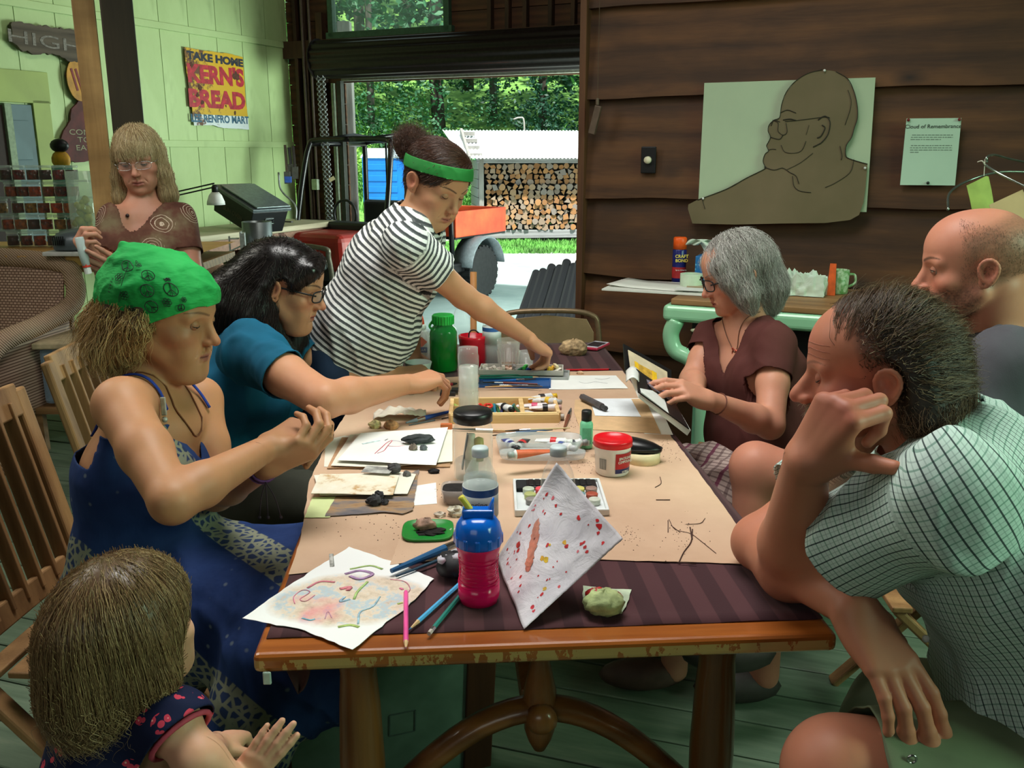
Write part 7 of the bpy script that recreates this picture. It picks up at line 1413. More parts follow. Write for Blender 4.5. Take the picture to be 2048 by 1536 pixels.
def glasses(f,par,mat,w=.026,h=.017,z0=-.002,y0=.104,rim=.0016,lens=True,temple=True,sq=3.2,rimless=False):
    g=empty('glasses',(0,0,0),parent=par);A=f
    ml=glass((235,240,240),.03,.06)
    for s in(-1,1):
        ring=[]
        for a in np.linspace(0,2*math.pi,29)[:-1]:
            q=(abs(math.cos(a))**sq+abs(math.sin(a))**sq)**(-1/sq);ring.append(A(s*.033+w*q*math.cos(a),y0-.004*abs((s*.033+w*q*math.cos(a))/.03)**2,z0+h*q*math.sin(a)))
        if not rimless:b=MB();b.tube(ring,rim*f.k,7,closed=True);b.build('rim',mat,g,smooth=True)
        if lens:b=MB();b.add(ring,[tuple(range(len(ring)))]);b.build('lens',ml,g)
        if temple:b=MB();x1=s*(.033+w);b.tube([A(x1,y0-.006,z0+.006),A(s*.072,y0-.03,z0+.008),A(s*.079,.005,z0+.008),A(s*.078,-.015,z0-.004)],rim*1.1*f.k,6,flat=1.2);b.build('temple',mat,g,smooth=True)
    b=MB();b.tube([A(-.033+w*.95,y0-.001,z0+.004),A(0,y0+.003,z0+.006),A(.033-w*.95,y0-.001,z0+.004)],rim*f.k,6);b.build('bridge',mat,g,smooth=True)
    return g
def posaz(o):return math.degrees(math.atan2(o[0],o[1]))
def hf(px,py,z,app,side,down,roll=0,k=1.0):
    """side 'r': the face points to the right of the picture by app degrees from looking at the lens; 'l': to the left"""
    o=W(px,py,z);az=180+posaz(o)-(app if side=='r' else-app);return headframe(o,az,down,roll,k)
def hbox(f,m=.135):return(f.o-np.array([m]*3)*f.k,f.o+np.array([m]*3)*f.k)
def mid(a,b,t=.5):return a+(b-a)*t
def person(label,loc):return empty('person',(0,0,0),label=label,cat='person')
def neck(S,f,base,r=.052,r2=.058,k=.014):S.cone(f(0,-.034,-.045),base+nrm(f.o-base)*.02,r,r2,k)
def torso(S,pel,nk,sL,sR,w=1.0,d=1.0,infl=0,fr=None,belly=0,bust=0,front=None):
    """pelvis, neck base, left and right shoulder joints"""
    side=nrm(sR-sL);ax=nrm(nk-pel);front=nrm(front)if front is not None else nrm(np.cross(ax,side));ch=mid(pel,nk,.68);wa=mid(pel,nk,.32)
    hw=np.linalg.norm(sR-sL)/2;W_=lambda a,b:(a*w+infl,b*d+infl)
    S.slab(pel,wa,W_(.165,.115),W_(.145,.105),side,.04,fr=fr);S.slab(wa,ch,W_(.145,.105),W_(.155,.112),side,.04,fr=fr)
    S.slab(ch,mid(pel,nk,.88),W_(.155,.11),(hw*.80+infl,.080*d+infl),side,.04,fr=fr)
    for s in(sL,sR):S.cone(mid(pel,nk,.92),s,.048*d+infl,.050*d+infl,.04,fr=fr)
    if belly:S.ell(mid(pel,nk,.30)+front*.055,np.array((.16*w,.155,.12+belly*.3))+infl,np.stack([side,ax,np.cross(side,ax)],1),.06,fr=fr);
    if bust:
        for s in(-1,1):S.ell(mid(pel,nk,.66)+front*(.085*d)+side*s*.07,(bust+infl*.6,)*3,None,.05,fr=fr)
    return side,ax,front
def pl(fn_list):return lambda P:np.min([f(P)for f in fn_list],0)
        # ---------------------------------------------------------------- 1 woman in the green bandana
e=person('woman in a green peace-sign bandana and blue sundress, looking down at her hands',0)
f=hf(329,630,1.80,60,'r',9);p=dict(skin=(184,132,94),blush=(168,88,66),eye=(-15,-27,0,-36),browc=(112,76,50),lip=(158,92,82),nose=1.0,w=.96,fat=.001)
nk=W(300,798,1.84);sR=W(243,812,1.68);sL=W(398,800,1.96);pel=V(-.79,1.76,.52);elR=W(345,1003,1.50);wrR=W(540,893,1.68);elL=W(432,985,1.88);wrL=W(532,932,1.70)
S=SDF();head_prims(S,f,p);neck(S,f,nk,.046,.052,.02);side,ax,fro=torso(S,pel,nk,sL,sR,.95,.92,bust=.062)
S.cone(nk,mid(nk,sR,.8),.040,.044,.04);S.ell(mid(pel,nk,.89)+fro*.03,(.08,.08,.05),None,.04)
arm(S,sR,elR,wrR,(.048,.036,.036,.0235));arm(S,sL,elL,wrL,(.047,.037,.036,.0235));bx=[hbox(f)]
hR=hand(S,wrR,W(598,860,1.74)-wrR,V(.0,-.45,.9),-1,[(50,40,25),(55,45,25),(58,50,25),(60,50,30)],1.0,((.034,.035,-.020),(.25,.95,-.5),20,0),.02,bx)
hL=hand(S,wrL,W(590,905,1.70)-wrL,V(.1,-.75,-.60),1,[(30,45,30),(35,50,30),(40,50,30),(45,50,30)],.97,((.034,.030,-.020),(.5,.8,-.5),20,0),.02,bx)
kR,kL=V(-.40,1.58,.56),V(-.42,1.84,.56);anR,anL=V(-.66,1.60,.09),V(-.5,1.9,.09)
for k_,an_ in((kR,anR),(kL,anL)):S.cone(pel+V(0,0,0),k_,.09,.06,.03);S.cone(k_,an_,.055,.034,.03);S.cone(an_+V(-.03,0,-.04),an_+V(.16,-.02,-.06),.035,.025,.02)
skin_build('body',S,bx,e,lambda P:head_color(P,f,p),extra=lambda a,b_,c:add_eyes(f,p,e,a,b_,c),coarse=.005,fine=[.0019,.0024,.0024])
m_blue,t=newmat('blue_print_dress',(40,70,140),.8,spec=.2);v=t.coord();n=t.noise(v,6,4);c=t.ramp(n,[(.3,(24,42,84)),(.7,(44,68,120))])
vo=t.add('ShaderNodeTexVoronoi',feature='DISTANCE_TO_EDGE');vo.inputs['Scale'].default_value=55;t.link(v,vo.inputs[0]);vd=t.add('ShaderNodeTexVoronoi');vd.inputs['Scale'].default_value=24;t.link(v,vd.inputs[0])
c=t.mix(t.ramp(vd.outputs['Distance'],[(.06,(.7,.7,.7)),(.13,(0,0,0))]),c,(110,122,130))
w=t.add('ShaderNodeTexWave',wave_type='BANDS',bands_direction='DIAGONAL');w.inputs['Scale'].default_value=1.5;w.inputs['Distortion'].default_value=1.5;w.inputs['Detail'].default_value=0;t.link(t.coord('Object',(1,1,1)),w.inputs[0])
bandm=t.ramp(w.outputs['Fac'],[(.80,(0,0,0)),(.82,(1,1,1))]);bandc=t.mix(t.ramp(vo.outputs['Distance'],[(.12,(0,0,0)),(.2,(1,1,1))]),(134,138,118),(46,62,96));c=t.mix(bandm,c,bandc)
t.color(c);t.bump(t.noise(t.coord('Object',(1,1,.35)),22,3),.5,.008)
C=SDF();torso(C,pel,nk,sL,sR,.97,.95,.010,'b',bust=.063)
for k_ in(kR,kL):C.cone(pel+V(.02,0,.0),k_,.125,.095,.07);C.cone(k_,k_+V(.02,0,-.12),.09,.085,.05)
C.slab(mid(kR,kL),mid(pel,mid(kR,kL),.3),(.17,.12),(.20,.15),V(0,1,0),.06);C.cone(kR+V(-.05,-.06,-.02),kR+V(-.10,-.08,-.20),.07,.09,.06);C.cone(pel+V(-.03,-.1,-.0),pel+V(.05,-.14,-.25),.10,.12,.07)
topc=mid(pel,nk,.88)
def neckline(P):
    L=P-topc;h=L@ax;u=np.abs(L@side);fr_=L@fro;return np.where(fr_>-.02,-(h-.005-.0*u)+.028*np.exp(-((u-.075)/.03)**2)-.05*np.exp(-(u/.035)**2),-(h+.055))
cloth_build('sundress',C,e,m_blue,.0055,[neckline,plane_cut(V(0,0,.30),V(0,0,-1),None)],.0065,(18,18,8),3,wfn=lambda v:1+1.6*np.clip((.66-v[:,2])/.08,0,1))
m_strap=cloth_mat('strap',(44,66,150));
for s,sh in((1,sR),(-1,sL)):
    b=MB();q0=topc+side*s*.075+fro*.10+ax*.055;ps=spline([q0,mid(nk,sh,.55)+ax*.055+fro*.03,mid(nk,sh,.5)+ax*.035-fro*.06,topc+side*s*.06-fro*.10-ax*.03],8)
    gp=np.array(ps);d_=S.at(gp);gp=gp-(S.grad(gp)*(d_-.003)[:,None]);b.tube(list(gp),.0045,6,flat=.5);b.build('strap',m_strap,e,smooth=True)
def cord(S,pts,off,r,mat,par,name,n=8):
    gp=np.array(spline(pts,n));
    for _ in range(3):gp=gp-S.grad(gp)*(S.at(gp)-off)[:,None]
    b=MB();b.tube(list(gp),r,6);return b.build(name,mat,par,smooth=True),gp
m_cord=pm((120,70,40),.7);nkf=nk+fro*.05
o,gp=cord(S,[nk+side*.052+ax*.045-fro*.02,nk+side*.05+fro*.02+ax*.02,topc+fro*.10+side*.01-ax*.0,nk-side*.05+fro*.02+ax*.02,nk-side*.052+ax*.045-fro*.02],.002,.0016,m_cord,e,'necklace_cord')
q=W(364,812,1.73);q=q-S.grad(q[None])[0]*(S.at(q[None])[0]-.004);b=MB();b.box((0,0,0),(.010,.006,.036));b.ball((0,0,-.026),.006,8,6);o=b.build('pendant',pm((190,190,180),.3,.2,60,metal=.3),e,bevel=.002);o.location=q
hmat=hair_mat('blond_hair',[(96,70,44),(176,142,92),(216,186,132),(150,112,70)]);vol=SDF();vol.ell(f(0,-.025,.030),(.082,.098,.082),f.R,.02);vol.chain([f(0,-.10,-.01),f(0,-.12,-.04),f(0,-.115,-.075)],[.038,.036,.02],.04);vol.chain([f(-.055,-.065,-.02),f(-.06,-.08,-.07)],[.035,.03],.04);vol.chain([f(.055,-.065,-.02),f(.06,-.09,-.07)],[.033,.024],.04);vol.chain([f(.070,-.004,.018),f(.080,-.012,-.012),f(.074,-.03,-.05)],[.020,.021,.018],.02)
mass('hair_mass',vol,e,pm((84,60,38),.6),.0045,cuts=[lambda P:-(f.inv(P)[:,1]-.004)])
hair('hair',e,vol,f,5200,.20,flow_down(noise_=.25,bias=lambda L:np.array([-.30,-.1,0])),lambda L:(L[:,1]<.02)&(L[:,2]>-.08)&(L[:,2]<.03),hmat,r=.0005,frizz=.016,tipout=.030,wavy=.3)
m_band,t=newmat('green_bandana',(40,160,80),.75,spec=.2);v=t.coord();t.color(t.ramp(t.noise(v,6,3),[(.3,(30,142,68)),(.7,(50,176,88))]));t.bump(t.noise(t.coord('Object',(1,1,2.5)),18,3),.6,.008)
B=SDF();B.ell(f(0,-.006,.036),(.086,.111,.089),f.R,.02);B.chain([f(.01,-.045,.07),f(.02,-.082,.126)],[.062,.007],.05);B.chain([f(0,-.085,.03),f(.0,-.118,-.012)],[.05,.022],.05)
bcut=lambda P:(lambda L:(L[:,2]-(.040-.085*np.clip((.09-L[:,1])/.16,0,1.4)))*.7)(f.inv(P))
cloth_build('bandana',B,e,m_band,.003,[bcut],.006,(34,34,34),9,.0016)
m_ink2=pm((20,44,30),.8,.1,40,0);onB=lambda q:(lambda P:P-B.grad(P)*(B.at(P)-.0035)[:,None])(np.array(q))
def peace(cx,cz,r,rot=0,flower=False):
    """small printed sign on the cloth; cx, cz on the visible (right) side of the head"""
    c0=f(.11,cx,cz);up=f.R[:,2];fw=f.R[:,1];P=[]
    def q(a,rr):return c0+fw*rr*math.cos(a+rot)+up*rr*math.sin(a+rot)
    b=MB()
    def ln(pts,w=.00075,cl=False):pp=list(onB(onB(pts)));b.tube(pp,w,4,closed=cl)
    if flower:
        for k_ in range(6):a0=k_*math.pi/3;cc=q(a0,r*.6);ln([cc+fw*r*.3*math.cos(a)+up*r*.3*math.sin(a)for a in np.linspace(0,6.28,9)[:-1]],.0006,True)
        ln([q(a,r*.25)for a in np.linspace(0,6.28,7)[:-1]],.0006,True);b.build('printed_flower',m_ink2,e)
    else:
        ln([q(a,r)for a in np.linspace(0,6.28,21)[:-1]],.0009,True);ln([q(math.pi/2,r),c0,q(-math.pi/2,r)]);ln([c0,q(-math.pi/4,r)]);ln([c0,q(-3*math.pi/4,r)]);b.build('printed_peace_sign',m_ink2,e)
for(cx,cz,r_,rot,fl)in((.060,.086,.016,.2,0),(.018,.070,.0125,.5,0),(-.03,.118,.012,0,0),(.012,.110,.013,.4,0),(-.040,.090,.011,0,1),(-.02,.052,.010,0,1),(.052,.054,.011,0,1),(.026,.040,.012,.9,0),(.088,.068,.009,0,1),(.05,.114,.009,0,1),(-.012,.132,.008,0,1),(-.008,.028,.009,.3,1),(.082,.046,.009,0,0)):peace((cx-.015)*1.28+.012,.075+(cz-.075)*1.18,r_*1.15,rot,fl)
for i,ch in enumerate('PEACE'):
    q=f(.11,-.075,.085-.008*i);q=onB(onB(q[None]))[0];g_=B.grad(q[None])[0];up=nrm(f.R[:,2]-(f.R[:,2]@g_)*g_);text(ch,.008,'printed_letter',m_ink2,e,tuple(q+g_*.0008),np.stack([-up,np.cross(g_,-up),g_],1),.0002)
b=MB();pp=list(onB(onB([f(.11,-.045,.125-.012*i)for i in range(9)])));b.tube(pp,.0008,4);b.build('printed_border',m_ink2,e)
for rr_,a_,cc in((.027,.0,(90,50,110)),(.0275,.006,(60,34,70)),(.027,.012,(120,80,150))):
    dv_=nrm(elL-wrL);b=MB();Rv=frame_from(dv_);c0=wrL+dv_*(.012+a_);b.tube([c0+Rv[:,0]*rr_*math.cos(a)+Rv[:,2]*rr_*math.sin(a)for a in np.linspace(0,6.28,19)[:-1]],.0028,6,closed=True);b.build('bracelet',pm(cc,.7),e,smooth=True)
b=MB();c0=wrL+V(0,-.01,-.028);
for dx in(0,.015,-.01):b.tube(spline([c0,c0+V(dx,0,-.03),c0+V(dx*1.6,.0,-.07)],4),.0012,5);b.ball(c0+V(dx*1.6,0,-.07),.0035,7,5)
b.build('bracelet_ties',pm((50,36,50),.7),e,smooth=True)
q=W(603,905,1.745);b=MB();r=random.Random(3)
for i in range(260):
    a=nrm([r.gauss(0,1),r.gauss(0,1),r.gauss(0,1)])*r.uniform(.006,.022);c_=nrm([r.gauss(0,1)]*1+[r.gauss(0,1),r.gauss(0,1)])*.008;b.add([a,a+c_*.3+V(0,0,.002),a+c_,a+c_*.3-V(0,0,.002)],[(0,1,2,3)])
b.ball((0,0,0),.016,9,7,.2,2);o=b.build('dry_moss',pm((128,96,40),.8,.4,90),merge=False);o.location=q;tag(o,'clump of dry brown moss held in the bandana woman’s fingers','moss')
    # ---------------------------------------------------------------- 2 dark-haired woman in teal
e=person('dark long-haired woman in black glasses and a teal T-shirt, reaching across the table',0)
f=hf(571,570,2.5,74,'r',15);p=dict(skin=(198,142,108),blush=(196,100,80),eye=(-14,-28,0,-26),browc=(40,28,24),lip=(164,88,80),nose=1.05,fat=.002)
nk=W(515,668,2.52);sR=W(500,706,2.34);sL=W(580,700,2.68);pel=V(-.93,2.5,.52);elR=W(650,800,2.17);wrR=W(815,768,2.38);elL=W(668,745,2.66);wrL=W(790,748,2.74)
S=SDF();head_prims(S,f,p);neck(S,f,nk,.052,.06);side,ax,fro=torso(S,pel,nk,sL,sR,1.1,1.05);arm(S,sR,elR,wrR,(.056,.045,.042,.026));arm(S,sL,elL,wrL,(.054,.043,.042,.026));bx=[hbox(f)]
hand(S,wrR,W(880,752,2.44)-wrR,V(.0,-.25,1),-1,[(25,40,25),(38,50,30),(45,55,30),(50,55,30)],1.0,((.034,.035,-.020),(.2,.95,-.5),20,0),.02,bx)
hand(S,wrL,W(835,742,2.74)-wrL,V(.0,-.1,1),1,[(45,55,35)]*4,.97,((.034,.030,-.020),(.4,.85,-.5),20,0),.02,bx)
skin_build('body',S,bx,e,lambda P:head_color(P,f,p),extra=lambda a,b_,c:add_eyes(f,p,e,a,b_,c),coarse=.006,fine=[.0024,.0028,.0028])
C=SDF();torso(C,pel,nk,sL,sR,1.15,1.15,.010,'b',belly=.05,bust=.075)
for s_,e_,w_ in((sR,elR,1.0),(sL,elL,1)):C.cone(s_,mid(s_,e_,.62),.066,.064,.04)
m_teal=cloth_mat('teal_cotton',(22,88,116),.16)
cloth_build('t_shirt',C,e,m_teal,.006,[plane_cut(mid(sR,elR,.5),elR-sR,(sR,elR),.085),plane_cut(mid(sL,elL,.5),elL-sL,(sL,elL),.085),cyl_cut(nk-ax*.03,nk+ax*.15,.072,.09)],.014,(20,20,9),5)
C=SDF();
for dy in(-.1,.12):C.cone(pel+V(0,dy*.6,-.02),V(-.45,2.45+dy,.50),.115,.085,.05);C.cone(V(-.45,2.45+dy,.50),V(-.52,2.47+dy,.12),.08,.065,.03)
cloth_build('trousers',C,e,cloth_mat('grey_green_trousers',(70,72,62)),.009,[],.006,(14,14,9),2)
b=MB();
for dy in(-.1,.12):b.ball((-.46,2.47+dy,.05),(.13,.05,.05),14,8)
b.build('shoes',pm((70,30,46),.6),e,smooth=True)
gl=glasses(f,e,m_black,.025,.0155,-.002,.106,.0019)
hmat=hair_mat('black_hair',[(16,12,12),(40,30,28),(26,20,20),(62,50,48)],.28);vol=SDF();vol.ell(f(0,-.016,.036),(.086,.108,.092),f.R,.02)
vol.chain([f(.0,.072,.088),f(.045,.066,.062),f(.070,.036,.026)],[.018,.018,.016],.03);cl=[f(.0,-.085,.0),f(.02,-.125,-.08),mid(f(0,-.12,-.15),nk-fro*.1,.6),nk-fro*.12-V(0,0,.06)];vol.chain(cl,[.06,.075,.08,.06],.07)
vol.chain([f(.070,-.03,-.01),f(.074,-.045,-.09),f(.07,-.03,-.17)],[.03,.042,.036],.05);vol.chain([f(-.070,-.01,.0),f(-.08,.0,-.09),f(-.07,.03,-.17),f(-.06,.04,-.24)],[.03,.042,.040,.03],.05);vol.chain([f(.03,.0,-.15),f(.02,.02,-.22),f(.0,.02,-.29)],[.04,.045,.02],.05)
fc=lambda P:(lambda L:np.where((L[:,1]>.02+.4*np.maximum(0,L[:,2]-.04))&(L[:,2]<.085)&(L[:,2]>-.135)&(L[:,0]>-.12),-.01,.01))(f.inv(P))
sub_f=lambda v:v.ell(f(0,.098,-.045),(.068,.080,.088),f.R,.02,op='s')
sub_f(vol);vol.ell(f(.085,.010,-.008),(.03,.020,.036),f.R,.012,op='s')
mass('hair_mass',vol,e,hmat,.0045)
hair('hair',e,vol,f,9000,.26,flow_down(noise_=.12,bias=lambda L:np.stack([0*L[:,0],-.9*(L[:,2]>-.02)+0*L[:,1],0*L[:,2]],1)@f.R.T),lambda L:(L[:,2]>-.16)&~((L[:,1]>.05)&(L[:,2]<.05)),hmat,steps=14,r=.00045,frizz=.004,wavy=.12)
    # ---------------------------------------------------------------- 3 leaning woman in striped shirt
e=person('young woman in a green headband and striped T-shirt, leaning over the table',0)
f=hf(871,366,2.62,42,'r',27,-5);p=dict(skin=(206,152,116),blush=(204,122,96),eye=(-20,-30,0,-30),browc=(58,38,28),browh=.0032,lip=(176,104,92),nose=.98,w=.97)
nk=W(838,432,2.66);sR=W(812,492,2.50);sL=W(850,470,2.86);pel=V(-.53,2.72,.86);elR=W(926,592,2.66);wrR=W(1058,678,2.82);elL=W(815,590,2.98);wrL=W(828,712,3.02)
S=SDF();head_prims(S,f,p);neck(S,f,nk,.047,.052);side,ax,fro=torso(S,pel,nk,sL,sR,.92,.92);arm(S,sR,elR,wrR,(.046,.036,.035,.023));arm(S,sL,elL,wrL,(.046,.036,.034,.023));bx=[hbox(f)]
hand(S,wrR,W(1096,702,2.87)-wrR,V(.15,-.25,1),-1,[(55,45,25),(60,45,25),(60,50,25),(60,50,25)],.97,((.034,.035,-.020),(.1,.95,-.55),20,0),.02,bx)
hand(S,wrL,V(.05,.06,-.05),V(.3,-.5,1),1,[(10,20,10)]*4,.97,boxes=bx)
skin_build('body',S,bx,e,lambda P:head_color(P,f,p),extra=lambda a,b_,c:add_eyes(f,p,e,a,b_,c),coarse=.005,fine=[.0024,.0026,.003])
C=SDF();torso(C,pel-ax*.05,nk,sL,sR,.98,1.0,.010,'b',bust=.06,belly=.02)
C.cone(sR,mid(sR,elR,.62),.058,.062,.03,fr='s');C.cone(sL,mid(sL,elL,.55),.058,.060,.03,fr='q')
m_str,t=newmat('striped_knit',(225,225,222),.85,spec=.2);v=t.coord(attr='cloth_uv');sp=t.add('ShaderNodeSeparateXYZ');t.link(v,sp.inputs[0]);s0=t.math('MULTIPLY',sp.outputs[0],1/.0160)
nz=t.noise(t.coord('Object'),220,3,.8);s1=t.math('FRACT',t.math('ADD',s0,t.math('MULTIPLY',t.math('SUBTRACT',nz,.5),.22)));st=t.ramp(s1,[(.0,(226,228,226)),(.46,(226,228,226)),(.50,(66,70,72)),(.60,(96,100,102)),(.72,(60,64,66)),(.94,(74,78,80)),(.98,(226,228,226))]);t.color(st);t.bump(nz,.3,.001);t.bump(t.noise(t.coord('Object',(1,1,.5)),14,3),.4,.008)
cloth_build('striped_shirt',C,e,m_str,.005,[plane_cut(mid(sR,elR,.52),elR-sR,(sR,elR),.08),plane_cut(mid(sL,elL,.45),elL-sL,(sL,elL),.08),cyl_cut(nk-ax*.045,nk+ax*.15,.078,.10),plane_cut(pel-ax*.06,-ax)],.009,(20,20,12),7,frames=[('b',pel,ax,side,.14),('s',sR,elR-sR,side,.06),('q',sL,elL-sL,side,.06)])
C=SDF();C.slab(pel-V(0,0,.0),pel+ax*.06,(.16,.115),(.15,.11),side,.04)
for s_ in(-.095,.095):h_=pel+side*s_+V(0,0,-.05);C.cone(h_,V(-.62,h_[1],.46),.095,.07,.04);C.cone(V(-.62,h_[1],.46),V(-.66,h_[1]+.02,.09),.068,.055,.03)
cloth_build('jeans',C,e,cloth_mat('dark_denim',(30,44,66),.2,bump=.4),.009,[plane_cut(V(0,0,.1),V(0,0,-1))],.005,(20,20,10),4)
b=MB();
for s_ in(-.095,.095):b.ball((-.60,pel[1]+side[1]*s_,.04),(.13,.045,.045),14,8)
b.build('shoes',pm((40,40,44),.6),e,smooth=True)
hmat=hair_mat('brown_hair',[(44,26,20),(82,50,36),(58,36,28),(100,66,48)],.3);vol=SDF();vol.ell(f(0,-.020,.040),(.080,.098,.082),f.R,.02);vol.cone(f(0,-.06,-.03),f(0,-.055,-.075),.05,.035,.03)
vol.ell(f(0,.115,-.03),(.08,.065,.088),f.R,.02,op='s');vol.ell(f(0,.02,.045),(.079,.072,.071),f.R,.02)
mass('hair_mass',vol,e,hmat,.004)
hair('hair',e,vol,f,5000,.09,flow_down((0,0,0),.10,lambda L:(np.array([0,-1,.35])[None]*np.ones((len(L),1)))@f.R.T),lambda L:(L[:,2]>-.06)&(L[:,1]<.085),hmat,steps=8,r=.00045,frizz=.001,depth=.004)
bun=SDF();bc=f(.01,-.132,.045);bun.ell(bc,(.042,.045,.040),f.R,.02);bun.cone(bc,f(.0,-.09,.04),.03,.03,.03);mass('bun',bun,e,hmat,.004,ridge=.004)
hair('loose_bun_hair',e,bun,Fr(bc,f.R),1400,.11,flow_down((.1,0,.5),.5),lambda L:L[:,2]>-.1,hmat,steps=9,r=.0005,frizz=.016,tipout=.022,seed=5,wavy=.5)
Hb=SDF();Hb.ell(f(0,-.008,.037),(.0890,.1145,.093),f.R,.02);hz=lambda L:L[:,2]-(.050+.26*L[:,1]);
cloth_build('headband',Hb,e,pm((30,130,52),.7,.12,10,.3),.003,[lambda P:hz(f.inv(P))+.017,lambda P:.017-hz(f.inv(P))],.0015,(40,40,40),3,.0015)
    # ---------------------------------------------------------------- 4 blond woman standing at the back left
e=person('blond bobbed woman in rimless glasses and a brown rose-print top, standing at the back',0)
f=hf(279,320,3.36,13,'l',10,4);p=dict(skin=(190,134,110),blush=(184,104,88),eye=(-8,-26,0,-22),browc=(150,112,84),lip=(168,96,90),nose=1.0,fat=.0)
nk=W(284,420,3.40);sR=W(232,440,3.32);sL=W(358,440,3.42);pel=V(-1.32,3.46,.86);elR=W(222,548,3.30);wrR=W(190,522,3.05);elL=W(385,560,3.38);wrL=W(268,548,3.12)
S=SDF();head_prims(S,f,p);neck(S,f,nk,.052,.058);torso(S,pel,nk,sL,sR,1.0,1.0,bust=.06,front=V(.1,-1,0));arm(S,sR,elR,wrR,(.05,.040,.038,.025));arm(S,sL,elL,wrL,(.052,.042,.040,.025));bx=[hbox(f)]
hand(S,wrR,W(168,500,3.0)-wrR,V(-.5,-.5,.1),-1,[(60,70,40)]*4,1.0,((.030,.035,-.020),(.2,.8,-.6),25,10),.01,bx)
hand(S,wrL,W(222,532,3.02)-wrL,V(.05,-1,.15),1,[(8,12,8),(10,16,10),(16,20,10),(20,24,12)],1.0,((.034,.030,.0),(.75,.75,.1),5,0),.06,bx)
skin_build('body',S,bx,e,lambda P:head_color(P,f,p),extra=lambda a,b_,c:add_eyes(f,p,e,a,b_,c),coarse=.006,fine=[.0026,.003,.003])
C=SDF();torso(C,pel,nk,sL,sR,1.0,1.05,.009,'b',bust=.078,belly=.03,front=V(-.1,-1,0));C.cone(sR,mid(sR,elR,.65),.056,.058,.02);C.cone(sL,mid(sL,elL,.65),.058,.060,.02)
m_rose,t=newmat('rose_print',(120,78,62),.8,spec=.2);v=t.coord();n=t.noise(v,9,4,.6);c=t.ramp(n,[(.3,(72,40,34)),(.5,(96,62,50)),(.7,(120,104,80))]);vo=t.add('ShaderNodeTexVoronoi');vo.inputs['Scale'].default_value=9;vo.inputs['Randomness'].default_value=1;t.link(v,vo.inputs[0])
rg=t.math('SINE',t.math('MULTIPLY',t.math('ADD',vo.outputs['Distance'],t.math('MULTIPLY',n,.34)),70));rm=t.math('MULTIPLY',t.math('GREATER_THAN',rg,.82),t.math('LESS_THAN',vo.outputs['Distance'],.42));c=t.mix(t.math('MULTIPLY',rm,.8),c,(204,184,164));t.color(c);t.bump(t.noise(t.coord('Object',(1,1,.5)),14,3),.3,.006)
cloth_build('printed_top',C,e,m_rose,.006,[plane_cut(mid(sR,elR,.56),elR-sR,(sR,elR),.075),plane_cut(mid(sL,elL,.56),elL-sL,(sL,elL),.075),cyl_cut(nk+V(.0,-.17,-.12),nk+V(-.01,-.04,.03),.006,.10),cyl_cut(nk-V(0,0,.02),nk+V(0,0,.12),.07,.09)],.006,(16,16,9),8)
C=SDF();C.slab(pel,pel+V(0,0,-.15),(.17,.13),(.19,.14),V(1,0,0),.04);C.slab(pel+V(0,0,-.1),V(pel[0],pel[1],.35),(.19,.14),(.22,.16),V(1,0,0),.04);
for s_ in(-.08,.08):S_=V(pel[0]+s_,pel[1],.08);C.cone(V(pel[0]+s_,pel[1],.4),S_,.06,.05,.03)
cloth_build('skirt',C,e,cloth_mat('sand_skirt',(130,114,92)),.01,[plane_cut(V(0,0,.08),V(0,0,-1))],.012,(20,20,3),4)
b=MB();[b.ball((pel[0]+s_,pel[1]-.05,.04),(.045,.12,.045),12,8)for s_ in(-.08,.08)];b.build('shoes',m_black,e,smooth=True)
gl=glasses(f,e,m_chrome,.026,.014,-.003,.105,.0007,rimless=False)
hmat=hair_mat('ash_blond_hair',[(120,96,66),(196,172,128),(170,144,104),(214,196,158)],.35);vol=SDF();vol.ell(f(0,-.010,.037),(.086,.112,.093),f.R,.02)
for s in(-1,1):vol.chain([f(s*.070,-.008,.02),f(s*.076,.010,-.06),f(s*.082,.020,-.13),f(s*.074,.028,-.175)],[.022,.026,.027,.018],.04)
vol.chain([f(0,-.080,.0),f(0,-.075,-.15)],[.045,.050],.05);vol.ell(f(0,.112,-.058),(.056,.07,.088),f.R,.015,op='s')
mass('hair_mass',vol,e,hmat,.004)
hair('hair',e,vol,f,8000,.19,flow_down(noise_=.05),lambda L:(L[:,2]>-.11)&~((L[:,1]>.05)&(L[:,2]<.052)&(np.abs(L[:,0])<.058)),hmat,r=.00055,frizz=.001)
cap=SDF();head_prims(cap,f,dict(p));hair('fringe',e,cap,f,1100,.055,flow_down((0,0,-1),.12,lambda L:(np.stack([.5*np.sign(L[:,0]+.02),.1+0*L[:,1],0*L[:,2]],1))@f.R.T),lambda L:(L[:,2]>.052)&(L[:,2]<.085)&(L[:,1]>.045)&(np.abs(L[:,0])<.06),hmat,steps=6,r=.0006,depth=-.005,frizz=.002,seed=14)
q=W(261,425,3.27);q=q-S.grad(q[None])[0]*(S.at(q[None])[0]-.003);b=MB();b.ball(q,.007,8,6);b.build('pendant',pm((40,20,20),.3),e,smooth=True)
q=W(168,512,2.97);tu=empty('spray_bottle',tuple(q),label='small clear squeeze tube held by the blond woman',cat='bottle');Rt=frame_from(V(.12,.05,-1));tu.rotation_euler=Matrix((Rt@rotx(-math.pi/2)).tolist()).to_euler()
b=MB();b.lathe([(.012,-.062),(.014,-.06),(.015,.0),(.012,.03),(.006,.04)],14,sq=2.6);b.build('tube',liquid((190,205,205),.75,.2),tu,smooth=True);b=MB();b.lathe([(.011,.038),(.011,.058),(.0,.06)],12);b.box((-.012,0,.05),(.02,.008,.012));b.build('cap',m_white,tu);b=MB();b.lathe([(.0125,.024),(.0125,.036)],12,cap=False);b.build('red_ring',pm((210,60,40),.5),tu)
